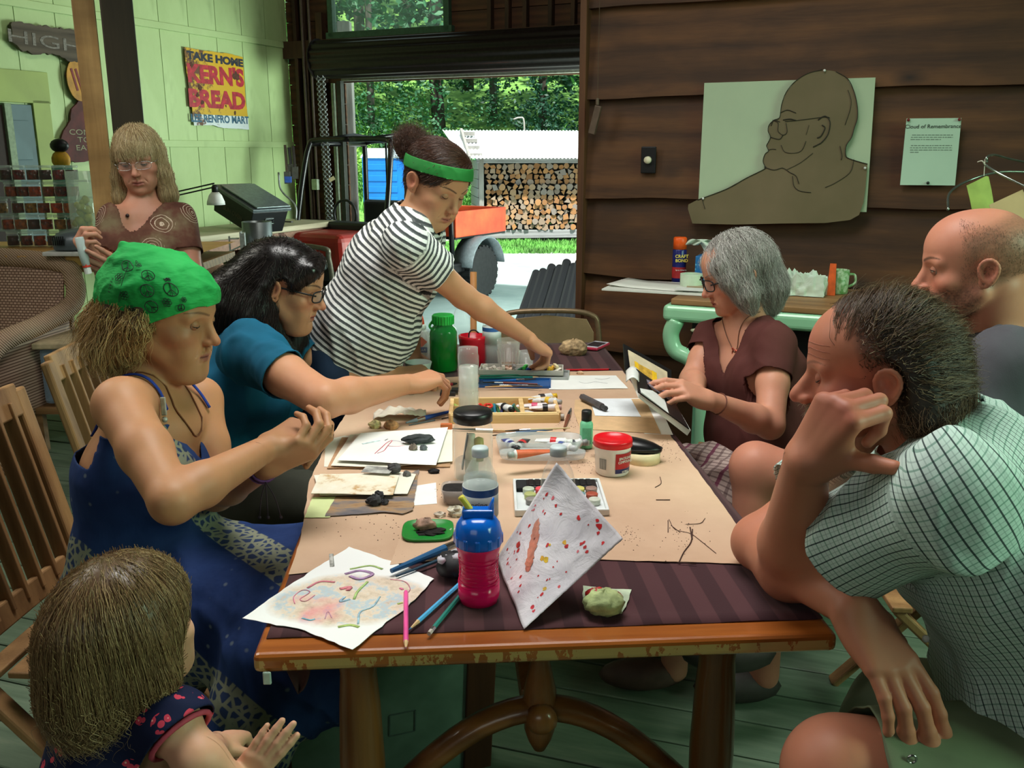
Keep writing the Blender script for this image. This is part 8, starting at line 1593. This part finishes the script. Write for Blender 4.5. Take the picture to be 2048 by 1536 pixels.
    # ---------------------------------------------------------------- 5 grey-haired woman in brown
e=person('grey-haired woman in dark glasses and a brown V-neck T-shirt, holding an open book',0)
f=hf(1474,546,2.72,72,'l',18);p=dict(skin=(210,150,122),blush=(206,112,92),eye=(-14,-28,0,-26),browc=(120,100,90),lip=(176,98,88),nose=1.0)
nk=W(1490,645,2.76);sR=W(1428,678,2.84);sL=W(1550,690,2.62);pel=V(.80,2.64,.50);elR=W(1384,760,2.78);wrR=W(1392,782,2.56);elL=W(1540,850,2.50);wrL=W(1418,800,2.38)
S=SDF();head_prims(S,f,p);neck(S,f,nk,.047,.054);fr5=V(-.75,-.66,0);side,ax,fro=torso(S,pel,nk,sL,sR,.95,.95,bust=.055,front=fr5);arm(S,sR,elR,wrR,(.046,.037,.036,.024));arm(S,sL,elL,wrL,(.047,.039,.037,.024));bx=[hbox(f)]
hand(S,wrL,W(1362,777,2.34)-wrL,V(.1,-.5,.9),1,[(20,25,15),(25,30,15),(30,30,20),(35,30,20)],.97,((.034,.030,-.010),(.5,.85,-.3),15,0),.03,bx)
hand(S,wrR,W(1345,772,2.46)-wrR,V(.0,-.2,1),-1,[(20,25,15)]*4,.97,((.034,.030,-.010),(.5,.85,-.3),15,0),.03,bx)
skin_build('body',S,bx,e,lambda P:head_color(P,f,p),extra=lambda a,b_,c:add_eyes(f,p,e,a,b_,c),coarse=.005,fine=[.0024,.0028,.003])
C=SDF();torso(C,pel,nk,sL,sR,1.0,1.0,.009,'b',bust=.072,belly=.02,front=fr5);C.cone(sR,mid(sR,elR,.5),.054,.056,.025);C.cone(sL,mid(sL,elL,.55),.056,.056,.025)
vn=mid(pel,nk,.74)+fro*.10
cloth_build('v_neck_shirt',C,e,cloth_mat('brown_cotton',(86,48,44),.12),.005,[plane_cut(mid(sR,elR,.36),elR-sR,(sR,elR),.061),plane_cut(mid(sL,elL,.42),elL-sL,(sL,elL),.078),cyl_cut(vn+fro*.05-ax*.01,nk+fro*.05+ax*.02,.004,.080),cyl_cut(nk-V(0,0,.02),nk+V(0,0,.12),.062,.09)],.009,(18,18,10),12)
m_pl,t=newmat('plaid_skirt',(170,150,146),.85,spec=.2);v=t.coord('Object',(1,1,1),(0,0,.5));sp=t.add('ShaderNodeSeparateXYZ');t.link(v,sp.inputs[0])
def bandf(sock,per,w_):return t.math('LESS_THAN',t.math('FRACT',t.math('MULTIPLY',sock,1/per)),w_)
yz=t.math('ADD',sp.outputs[1],t.math('MULTIPLY',sp.outputs[2],1.0))
c=t.mix(t.math('MULTIPLY',bandf(sp.outputs[0],.026,.3),.6),(190,170,162),(84,60,62));c=t.mix(t.math('MULTIPLY',bandf(yz,.026,.3),.6),c,(84,60,62));c=t.mix(t.math('MULTIPLY',bandf(sp.outputs[0],.078,.12),.7),c,(120,40,80));t.color(c);t.bump(t.noise(v,14,3),.4,.008)
C=SDF();
for dy in(-.11,.11):C.cone(pel+V(0,dy*.7,-.0),V(.42,2.36+dy,.52),.115,.09,.06);C.cone(V(.42,2.36+dy,.52),V(.42,2.36+dy,.36),.085,.085,.05)
cloth_build('skirt',C,e,m_pl,.008,[plane_cut(V(0,0,.32),V(0,0,-1))],.008,(20,20,8),4)
C=SDF();[C.cone(V(.43,2.36+dy,.45),V(.45,2.36+dy,.06),.05,.036)for dy in(-.1,.1)];v_,f_=nets(C,.008);to_obj('shins',v_,f_,M_SKIN,e,{'skin_color':np.tile(L3((200,144,116)),(len(v_),1))})
gl=glasses(f,e,pm((30,26,30),.3),.025,.017,-.003,.105,.0019)
cord(S,[nk+side*.045+V(0,0,.03),nk+side*.035+fro*.05,vn+V(0,0,.045)+fro*.0,nk-side*.035+fro*.05,nk-side*.045+V(0,0,.03)],.002,.0012,pm((110,70,50),.5),e,'necklace_chain')
q=vn+V(0,0,.045)-fro*.01;q=q-S.grad(q[None])[0]*(S.at(q[None])[0]-.004);b=MB();b.tube([q+side*.008*math.cos(a)+V(0,0,.010*math.sin(a)-.006)for a in np.linspace(0,6.28,13)[:-1]],.0014,5,closed=True);b.ball(q+side*.008+V(0,0,.006),.0035,7,5);b.ball(q-side*.01,.0045,7,5);b.build('heart_pendant',pm((190,90,70),.3,metal=.5),e,smooth=True)
dv_=nrm(elL-wrL);Rv=frame_from(dv_);c0=wrL+dv_*.035;b=MB();b.tube([c0+Rv[:,0]*.029*math.cos(a)+Rv[:,2]*.029*math.sin(a)for a in np.linspace(0,6.28,19)[:-1]],.0016,6,closed=True);b.build('bracelet',pm((110,60,44),.6),e,smooth=True)
hmat=hair_mat('grey_hair',[(84,80,74),(176,174,166),(120,116,110),(226,224,218),(140,138,130)],.3);vol=SDF();vol.ell(f(0,-.014,.040),(.084,.104,.089),f.R,.02)
for s in(-1,1):vol.chain([f(s*.070,.005,.01),f(s*.078,.010,-.05),f(s*.076,.004,-.09)],[.024,.026,.016],.04)
vol.chain([f(0,-.075,.0),f(0,-.078,-.07),f(0,-.066,-.125)],[.045,.050,.030],.05);vol.ell(f(0,.108,-.050),(.066,.065,.085),f.R,.015,op='s');vol.chain([f(-.062,.060,.045),f(-.076,.050,.0),f(-.078,.034,-.035)],[.022,.016,.008],.03);vol.chain([f(.062,.060,.045),f(.076,.050,.0)],[.022,.014],.03)
mass('hair_mass',vol,e,hmat,.0035,ridge=.004)
for sd_,ln_,tp2,wv in((1,.10,0,.2),(2,.15,.007,.35)):hair('hair',e,vol,f,5200,ln_,flow_down(noise_=.14,bias=lambda L:(np.array([0,.45,0])[None]*(L[:,2]>.02)[:,None])@f.R.T),lambda L:(L[:,2]>-.10)&~((L[:,1]>.06)&(L[:,2]<.03)&(np.abs(L[:,0])<.06)),hmat,r=.00048,frizz=.005,wavy=wv,seed=sd_,tipout=tp2)
b=MB();[b.ball((.36,2.36+dy,.045),(.12,.045,.045),14,8)for dy in(-.1,.1)];b.build('shoes',pm((90,70,60),.6),e,smooth=True)
q0=W(1272,760,2.40);bk=empty('open_book',tuple(q0),label='large open art book with black pages held by the grey-haired woman',cat='book')
def quad(name,P,th,mat,par=bk,o0=q0):
    P=[np.array(p_)-o0 for p_ in P];n_=nrm(np.cross(P[1]-P[0],P[-1]-P[0]));k_=len(P);b=MB();b.add([p_+n_*th/2 for p_ in P]+[p_-n_*th/2 for p_ in P],[tuple(range(k_)),tuple(range(2*k_-1,k_-1,-1))]+[(i,(i+1)%k_,k_+(i+1)%k_,k_+i)for i in range(k_)]);return b.build(name,mat,par)
c1,c2,c3,c4=W(1246,690,2.52),W(1342,742,2.56),W(1340,770,2.52),W(1256,748,2.46)
quad('cover_panel',[W(1246,688,2.53),W(1342,741,2.57),W(1342,800,2.50),W(1250,745,2.46)],.004,m_black)
quad('left_page',[W(1256,700,2.515),W(1334,744,2.555),W(1336,795,2.485),W(1262,745,2.45)],.002,pm((206,190,160),.6,.08,30))
quad('yellow_tape',[W(1269,722,2.49),W(1276,726,2.494),W(1278,745,2.47),W(1271,741,2.466)],.001,pm((236,190,40),.5));quad('yellow_print',[W(1276,727,2.492),W(1304,742,2.505),W(1306,765,2.475),W(1278,745,2.468)],.001,pm((204,160,60),.6,.2,60));quad('yellow_tape',[W(1304,741,2.504),W(1313,746,2.508),W(1315,772,2.472),W(1306,766,2.473)],.001,pm((236,190,40),.5))
b=MB();A0,A1,B0,B1=W(1250,738,2.45),W(1300,772,2.49),W(1272,800,2.20),W(1376,866,2.26)
quad('page_block',[W(1262,748,2.42),W(1335,790,2.44),W(1378,866,2.26),W(1280,790,2.24)],.016,m_white)
quad('black_page',[W(1272,738,2.42),W(1338,785,2.44),W(1378,858,2.255),W(1276,784,2.235)],.003,m_black)
quad('grey_print',[W(1290,757,2.415),W(1330,782,2.42),W(1349,808,2.34),W(1300,775,2.33)],.002,pm((130,120,134),.4,.3,20)).location.z+=.003
b=MB();b.grid(lambda a,c:tuple((W(1252+26*c,742+22*a,2.44-.16*a)-q0)+V(0,0,.012*math.sin(c*3.1))),6,8);b.build('curved_pages',m_white,bk,smooth=True,solid=.002)
    # ---------------------------------------------------------------- 6 bald man in grey
e=person('bald bearded man in a grey T-shirt sitting at the right',0)
f=hf(1951,532,1.93,80,'l',6,0,1.04);p=dict(skin=(204,138,112),blush=(204,106,88),eye=(6,-18,10,-8),iris=(60,50,40),browc=(84,60,46),browh=.0042,lip=(168,92,84),nose=1.06,jaw=1.05,stubble=(70,52,44,.72),buzz=(96,82,66,.62,.085))
nk=W(1990,668,1.98);sL=W(2010,735,1.80);sR=W(1905,690,2.22);pel=V(1.22,2.02,.50);elL=W(1960,905,1.80);wrL=W(1850,960,1.92);elR=W(1800,820,2.25);wrR=W(1845,700,2.06)
S=SDF();head_prims(S,f,p);neck(S,f,nk,.058,.066);side,ax,fro=torso(S,pel,nk,sL,sR,1.1,1.0);arm(S,sL,elL,wrL,(.052,.042,.042,.028));arm(S,sR,elR,wrR,(.052,.042,.042,.028));bx=[hbox(f)]
hand(S,wrR,W(1846,640,2.02)-wrR,V(-.2,-.9,0),-1,[(60,60,40)]*4,1.0,boxes=bx)
kn=W(1512,935,2.30);S.cone(V(1.1,2.05,.56),kn,.085,.062,.04);S.cone(kn,kn+V(-.02,-.10,-.40),.058,.04,.03);S.cone(V(1.1,2.1,.50),V(.66,2.2,.48),.08,.06);S.cone(V(.66,2.2,.48),V(.68,2.2,.08),.055,.04)
skin_build('body',S,bx,e,lambda P:head_color(P,f,p),extra=lambda a,b_,c:add_eyes(f,p,e,a,b_,c),coarse=.006,fine=[.0022,.003])
C=SDF();torso(C,pel,nk,sL,sR,1.15,1.12,.012,'b',belly=.04);C.cone(sL,mid(sL,elL,.72),.066,.070,.04);C.cone(sR,mid(sR,elR,.65),.066,.068,.04)
cloth_build('t_shirt',C,e,cloth_mat('grey_cotton',(86,86,92),.1),.006,[plane_cut(mid(sL,elL,.62),elL-sL,(sL,elL),.09),plane_cut(mid(sR,elR,.5),elR-sR,(sR,elR),.09),cyl_cut(nk-ax*.02,nk+ax*.15,.070,.085)],.013,(15,15,8),3)
C=SDF();C.cone(pel,mid(V(1.1,2.05,.56),kn,.7),.12,.10,.05);C.cone(pel,V(.8,2.2,.49),.12,.09,.05);cloth_build('shorts',C,e,cloth_mat('dark_shorts',(44,46,50)),.009,[plane_cut(V(.80,0,0),V(-1,0,0))],.006,(12,12,8),2)
b=MB();q6=kn+V(-.02,-.10,-.40);b.ball(tuple(q6+V(-.05,-.02,-.05)),(.12,.045,.05),14,8);b.ball((.61,2.2,.045),(.12,.045,.045),14,8);b.build('shoes',pm((60,56,52),.6),e,smooth=True)
hmat=hair_mat('short_hair',[(70,54,42),(110,92,72)],.5);vol=SDF();head_prims(vol,f,dict(p));hair('hair',e,vol,f,5000,.006,flow_down((0,0,-1),.4),lambda L:(L[:,1]<.035)&(L[:,2]>-.03)&(L[:,2]<.088+.3*L[:,1])&(np.abs(L[:,0])<.085),hmat,steps=2,r=.00022,frizz=.002,depth=.0)
hair('beard',e,vol,f,3000,.006,flow_down((0,0,-1),.3),lambda L:(L[:,2]<-.045)&(L[:,2]>-.13)&(L[:,1]>.0)&~((np.abs(L[:,0])<.026)&(L[:,2]>-.078)&(L[:,2]<-.058)),hair_mat('beard',[(58,42,34),(110,86,68)],.5),steps=2,r=.00022,frizz=.0015,depth=.0)
    # ---------------------------------------------------------------- 7 man in plaid shirt
e=person('balding grey-haired man in a green and white checked shirt, cheek resting on his fist',0)
def ex7(C,L,bl):
    x,y,z=L.T;bl(.5*np.exp(-(((y-.05)/.05)**2+((z+.015)/.03)**2))*(x<0),(170,84,72));bl(.5*np.exp(-(((y-.1)/.03)**2+((z-.05)/.03)**2)),(196,112,96))
f=hf(1754,742,1.33,86,'l',7,0,.97);p=dict(skin=(192,126,98),blush=(176,82,76),nosec=(172,70,74),eye=(-27,-31,0,-30),browc=(110,84,66),browh=.003,lip=(140,76,70),nose=1.22,jaw=1.1,fat=.007,brow=1.15,lid=(170,104,84),extra=ex7,buzz=(50,38,30,.85,.13))
nk=W(1872,872,1.37);sL=W(1905,1000,1.18);sR=W(1760,905,1.60);pel=V(.98,1.20,.53);elL=T(1578,1140,.80);wrL=W(1612,925,1.27);elR=T(1520,1085,.80);wrR=T(1706,1215,.815)
S=SDF();head_prims(S,f,p);neck(S,f,nk,.062,.07);side,ax,fro=torso(S,pel,nk,sL,sR,1.2,1.15);arm(S,sL,elL,wrL,(.055,.046,.049,.031));arm(S,sR,elR,wrR,(.052,.044,.047,.031));bx=[hbox(f,.145)]
fh=W(1662,846,1.235)-wrL
h1=hand(S,wrL,fh,V(-.60,-.55,.55),1,[(70,85,45),(72,88,45),(74,88,45),(76,88,45)],1.08,((.036,.036,-.018),(.85,.50,-.15),5,0),.0,bx,1.08)
h2=hand(S,wrR,V(.055,-.10,-.085),V(.10,-.65,.75),-1,[(12,20,12),(14,24,14),(16,26,16),(10,22,14)],1.08,((.034,.030,-.012),(.35,.9,-.5),20,0),.055,bx,1.08)
kn=V(.47,1.13,.585);S.cone(V(.95,1.12,.55),kn,.10,.082,.04);S.cone(kn,kn+V(.03,.05,-.46),.07,.05,.03);S.cone(V(.95,1.3,.52),V(.66,1.40,.50),.085,.07,.04);S.cone(V(.66,1.40,.50),V(.70,1.45,.08),.058,.042)
skin_build('body',S,bx,e,lambda P:head_color(P,f,p),extra=lambda a,b_,c:add_eyes(f,p,e,a,b_,c),coarse=.0045,fine=[.0020,.0019,.0019])
nb=nails(h2[:4],e,1.08);nb.build('fingernails',pm((196,150,130),.35,.05),e,smooth=True)
C=SDF();torso(C,pel,nk,sL,sR,1.28,1.30,.014,'b',belly=.10)
C.cone(sL,mid(sL,elL,.70),.074,.088,.04,fr='l');C.cone(sR,mid(sR,elR,.72),.074,.084,.05,fr='r');C.slab(pel+V(-.02,0,.02),pel+V(-.10,-.06,-.09),(.20,.17),(.19,.19),side,.06,fr='b')
m_chk,t=newmat('checked_shirt',(190,214,200),.8,spec=.2);v=t.coord(attr='cloth_uv');sp=t.add('ShaderNodeSeparateXYZ');t.link(v,sp.inputs[0])
def line(sock,per,w_,ph=0):return t.math('LESS_THAN',t.math('ABSOLUTE',t.math('SUBTRACT',t.math('FRACT',t.math('ADD',t.math('MULTIPLY',sock,1/per),ph)),.5)),w_/per/2)
a_,c_=sp.outputs[1],sp.outputs[0];base=(196,216,208)
c=t.mix(t.math('MULTIPLY',line(c_,.0135,.0018),.7),base,(96,140,124));c=t.mix(t.math('MULTIPLY',line(c_,.0135,.0012,.5),.4),c,(110,130,130));c=t.mix(t.math('MULTIPLY',line(a_,.0135,.0014,.5),.4),c,(120,150,140));c=t.mix(t.math('MULTIPLY',line(a_,.0135,.0019),.9),c,(22,40,44));t.color(c);t.bump(t.noise(t.coord('Object',(1,1,.6)),11,3),.5,.012);t.bump(t.noise(t.coord(),600,2),.2,.0006)
cloth_build('checked_shirt',C,e,m_chk,.005,[plane_cut(mid(sL,elL,.55),elL-sL,(sL,elL),.12),plane_cut(mid(sR,elR,.60),elR-sR,(sR,elR),.11),cyl_cut(nk-ax*.03,nk+ax*.15,.080,.10)],.012,(14,14,7),21,frames=[('b',pel,ax,side,.22),('l',sL,elL-sL,ax,.085),('r',sR,elR-sR,ax,.085)],sm=3)
b=MB();upn=nrm(f.o-nk);cs=nrm(side);cf=nrm(np.cross(upn,cs));cf=cf if cf@fro>0 else-cf
def colf(a,c):
    th_=math.radians(-155+310*a);R0=.074+.010*c;h=.050-.055*c;d_=cs*math.sin(th_)*R0*1.05-cf*math.cos(th_)*R0;ext=max(0,abs(a-.5)*2-.62)/.38;return tuple(nk+upn*(h-.012*ext-.02)+d_+(cf*.03*ext*c)-upn*.035*c*ext)
b.grid(colf,48,6);me_=b.mesh();vv_=np.array(b.v);o=to_obj('collar',vv_,np.array(b.f),m_chk,e,{'cloth_uv':np.stack([(vv_-nk)@ax,np.arctan2((vv_-nk)@fro,(vv_-nk)@side)*.08,0*vv_[:,0]],1)},solid=.003);bpy.data.meshes.remove(me_)
for i in range(3):q=mid(pel,nk,.86-.14*i)+fro*.2;q=q-C.grad(q[None])[0]*(C.at(q[None])[0]-.006);b=MB();b.ball(q,(.006,.006,.006),8,5);b.build('button',m_white,e,smooth=True)
C=SDF();C.cone(pel+V(.02,-.08,.0),mid(V(.95,1.12,.55),kn,1.08),.14,.094,.05);C.cone(pel,V(.68,1.39,.50),.13,.10,.06);m_short=cloth_mat('olive_cargo_cotton',(116,128,100),.12)
dk=nrm(kn-V(.95,1.12,.55));cloth_build('cargo_shorts',C,e,m_short,.006,[plane_cut(mid(V(.95,1.12,.55),kn,.94),dk,(V(.95,1.12,.55),kn),.17)],.010,(14,14,9),6)
q=W(1840,1505,1.20)
q=q-C.grad(q[None])[0]*(C.at(q[None])[0]-.004);b=MB();b.tube([q+V(.006*math.cos(a),-.0,.006*math.sin(a))for a in np.linspace(0,6.28,13)[:-1]],.0018,5,closed=True);b.build('eyelet',m_chrome,e,smooth=True)
hmat=hair_mat('brown_grey_hair',[(40,26,18),(84,60,42),(54,38,26),(150,122,94),(68,48,34)],.3);vol=SDF();vol.ell(f(0,-.014,.034),(.084,.101,.085),f.R,.02);vol.chain([f(0,-.076,.0),f(0,-.078,-.04),f(0,-.070,-.065)],[.036,.038,.028],.05)
for s in(-1,1):vol.chain([f(s*.062,-.045,.0),f(s*.066,-.062,-.05)],[.034,.034],.04)
vol.ell(f(0,.100,.03),(.10,.095,.10),f.R,.02,op='s');[vol.ell(f(s*.085,-.004,-.008),(.03,.025,.036),f.R,.012,op='s')for s in(-1,1)]
reg7=lambda L:(L[:,1]<.030-.45*np.maximum(0,.03-L[:,2])*0)&(L[:,2]>-.10)
mass('hair_mass',vol,e,pm((40,30,22),.6,.4,70),.004,ridge=.003,cuts=[lambda P:-(f.inv(P)[:,1]+.006+.010*fnoise(P,90,3))])
hair('hair',e,vol,f,12000,.12,flow_down((0,0,-.35),.14,lambda L:(np.array([0,-1,0])[None]*(L[:,2]>-.03)[:,None])@f.R.T),reg7,hmat,steps=10,r=.00036,frizz=.008,tipout=.006,wavy=.2)
cap=SDF();head_prims(cap,f,dict(p));hair('combed_strands',e,cap,f,900,.17,flow_down((0,0,0),.10,lambda L:(np.array([-.2,-1,.1])[None]*np.ones((len(L),1)))@f.R.T),lambda L:(L[:,2]>.062)&(L[:,1]<.06)&(L[:,1]>-.02),hair_mat('thin_hair',[(120,96,72),(70,54,40)],.3),steps=10,r=.00026,frizz=.012,depth=-.004,seed=9)
hair('moustache',e,cap,f,1800,.026,flow_down((0,0,-1),.35,lambda L:(np.stack([np.sign(L[:,0])*.5,.3+0*L[:,1],0*L[:,2]],1))@f.R.T),lambda L:(np.abs(L[:,0])<.034)&(L[:,2]>-.064)&(L[:,2]<-.048)&(L[:,1]>.07),hair_mat('moustache',[(190,170,140),(140,116,90),(214,204,184)],.4),steps=5,r=.0004,frizz=.004,tipout=.006,depth=-.002,seed=11)
for off,ll in(((-.088,.052,.012),0),((-.088,.056,.028),0)):
    pass
for zz in(.036,.046,.056):
    gp=np.array([f(-.0-.075*t_,.13-.05*t_*t_*2,zz+.004*math.sin(t_*5))for t_ in np.linspace(.1,.8,9)])
    for _ in range(3):gp=gp-cap.grad(gp)*(cap.at(gp)-.0002)[:,None]
    b=MB();b.tube(list(gp),[.0002]+[.0005]*7+[.0002],5);b.build('forehead_crease',pm((158,96,76),.6),e,smooth=True)
    # ---------------------------------------------------------------- 8 toddler
e=person('toddler with light brown curls in a navy flowered dress, seen from behind',0)
f=hf(262,1258,1.25,122,'r',-6,0,.76);p=dict(skin=(212,160,130),eye=(8,-18,0,0),browc=(150,110,80),lip=(190,110,100),fat=.012,jaw=.9,nose=.8,w=1.0)
nk=W(268,1405,1.25);pel=V(-.60,1.07,.34);sR=W(345,1448,1.22);sL=W(190,1452,1.27);elR=W(398,1520,1.20);wrR=W(432,1492,1.30)
S=SDF();head_prims(S,f,p);neck(S,f,nk,.038,.040);side,ax,fro=torso(S,pel,nk,sL,sR,.55,.70);S.cone(sR,elR,.030,.027);S.cone(elR,wrR,.027,.020);el2=W(430,1580,1.2);wr2=W(490,1580,1.22);S.cone(sL,sL+V(-.02,.02,-.12),.03,.026);bx=[hbox(f)]
hand(S,wrR,W(482,1468,1.36)-wrR,V(-.2,-.4,.9),1,[(50,50,30)]*4,.60,boxes=bx,fat=1.2);S.cone(elR,wr2,.026,.020)
hand(S,W(478,1570,1.24),V(.12,.0,.16),V(-.2,-.9,0),1,[(10,10,5)]*4,.58,boxes=bx,fat=1.2)
for s_ in(-.05,.05):S.cone(pel+side*s_,V(pel[0]+side[0]*s_,pel[1]+side[1]*s_,.05),.05,.032,.02)
skin_build('body',S,bx,e,lambda P:head_color(P,f,p),coarse=.005,fine=[.0024,.0022,.0022])
C=SDF();torso(C,pel,nk,sL,sR,.60,.78,.008,'b');C.slab(pel+V(0,0,.12),pel+V(0,0,-.08),(.10,.09),(.15,.13),side,.04);C.cone(sR,mid(sR,elR,.35),.042,.044,.03);C.cone(sL,sL+V(-.01,.0,-.05),.042,.044,.03)
m_nav,t=newmat('navy_flowers',(22,28,58),.8,spec=.2);v=t.coord();vo=t.add('ShaderNodeTexVoronoi');vo.inputs['Scale'].default_value=26;vo.inputs['Randomness'].default_value=.8;t.link(v,vo.inputs[0]);vp=t.add('ShaderNodeTexVoronoi');vp.inputs['Scale'].default_value=95;t.link(v,vp.inputs[0])
fm=t.math('MULTIPLY',t.math('LESS_THAN',vo.outputs['Distance'],.36),t.math('LESS_THAN',vp.outputs['Distance'],.5));c=t.mix(fm,(22,28,58),(196,62,84));c=t.mix(t.math('MULTIPLY',fm,t.math('LESS_THAN',vp.outputs['Distance'],.14)),c,(226,170,160));t.color(c);t.bump(t.noise(v,18,3),.3,.005)
cloth_build('flowered_dress',C,e,m_nav,.005,[cyl_cut(nk-ax*.02,nk+ax*.12,.044,.06),plane_cut(mid(sR,elR,.30),elR-sR,(sR,elR),.08),plane_cut(pel-V(0,0,.08),V(0,0,-1))],.005,(26,26,8),5)
b=MB();dd=nrm(elR-sR);Rv=frame_from(dd);c0=mid(sR,elR,.32);b.tube([c0+Rv[:,0]*.043*math.cos(a)+Rv[:,2]*.043*math.sin(a)for a in np.linspace(0,6.28,19)[:-1]],.004,6,closed=True);b.build('pink_sleeve_trim',pm((190,70,90),.7),e,smooth=True)
b=MB();[b.ball((pel[0]+side[0]*s_,pel[1]+side[1]*s_+.02,.03),(.035,.07,.03),10,7)for s_ in(-.05,.05)];b.build('shoes',m_white,e,smooth=True)
hmat=hair_mat('toddler_hair',[(88,66,44),(150,120,84),(122,94,64),(190,160,116)],.32);vol=SDF();vol.ell(f(0,-.015,.034),(.083,.102,.088),f.R,.02);
for s in(-1,1):vol.chain([f(s*.075,-.02,.0),f(s*.082,-.03,-.06),f(s*.07,-.05,-.10)],[.024,.027,.02],.04)
vol.chain([f(0,-.09,.0),f(0,-.10,-.07),f(0,-.095,-.115)],[.05,.052,.036],.05);vol.ell(f(0,.105,-.045),(.075,.075,.085),f.R,.02,op='s')
mass('hair_mass',vol,e,hmat,.0035)
hair('hair',e,vol,f,9000,.12,flow_down(noise_=.08),lambda L:(L[:,2]>-.06)&~((L[:,1]>.06)&(L[:,2]<.05)),hmat,r=.00036,frizz=.002)
hair('curls',e,vol,f,2600,.10,flow_down(noise_=.2),lambda L:(L[:,2]<-.045)&(L[:,2]>-.12)&(L[:,1]<.03),hmat,steps=16,r=.0004,frizz=.010,wavy=1.1,seed=8,tipout=.01)
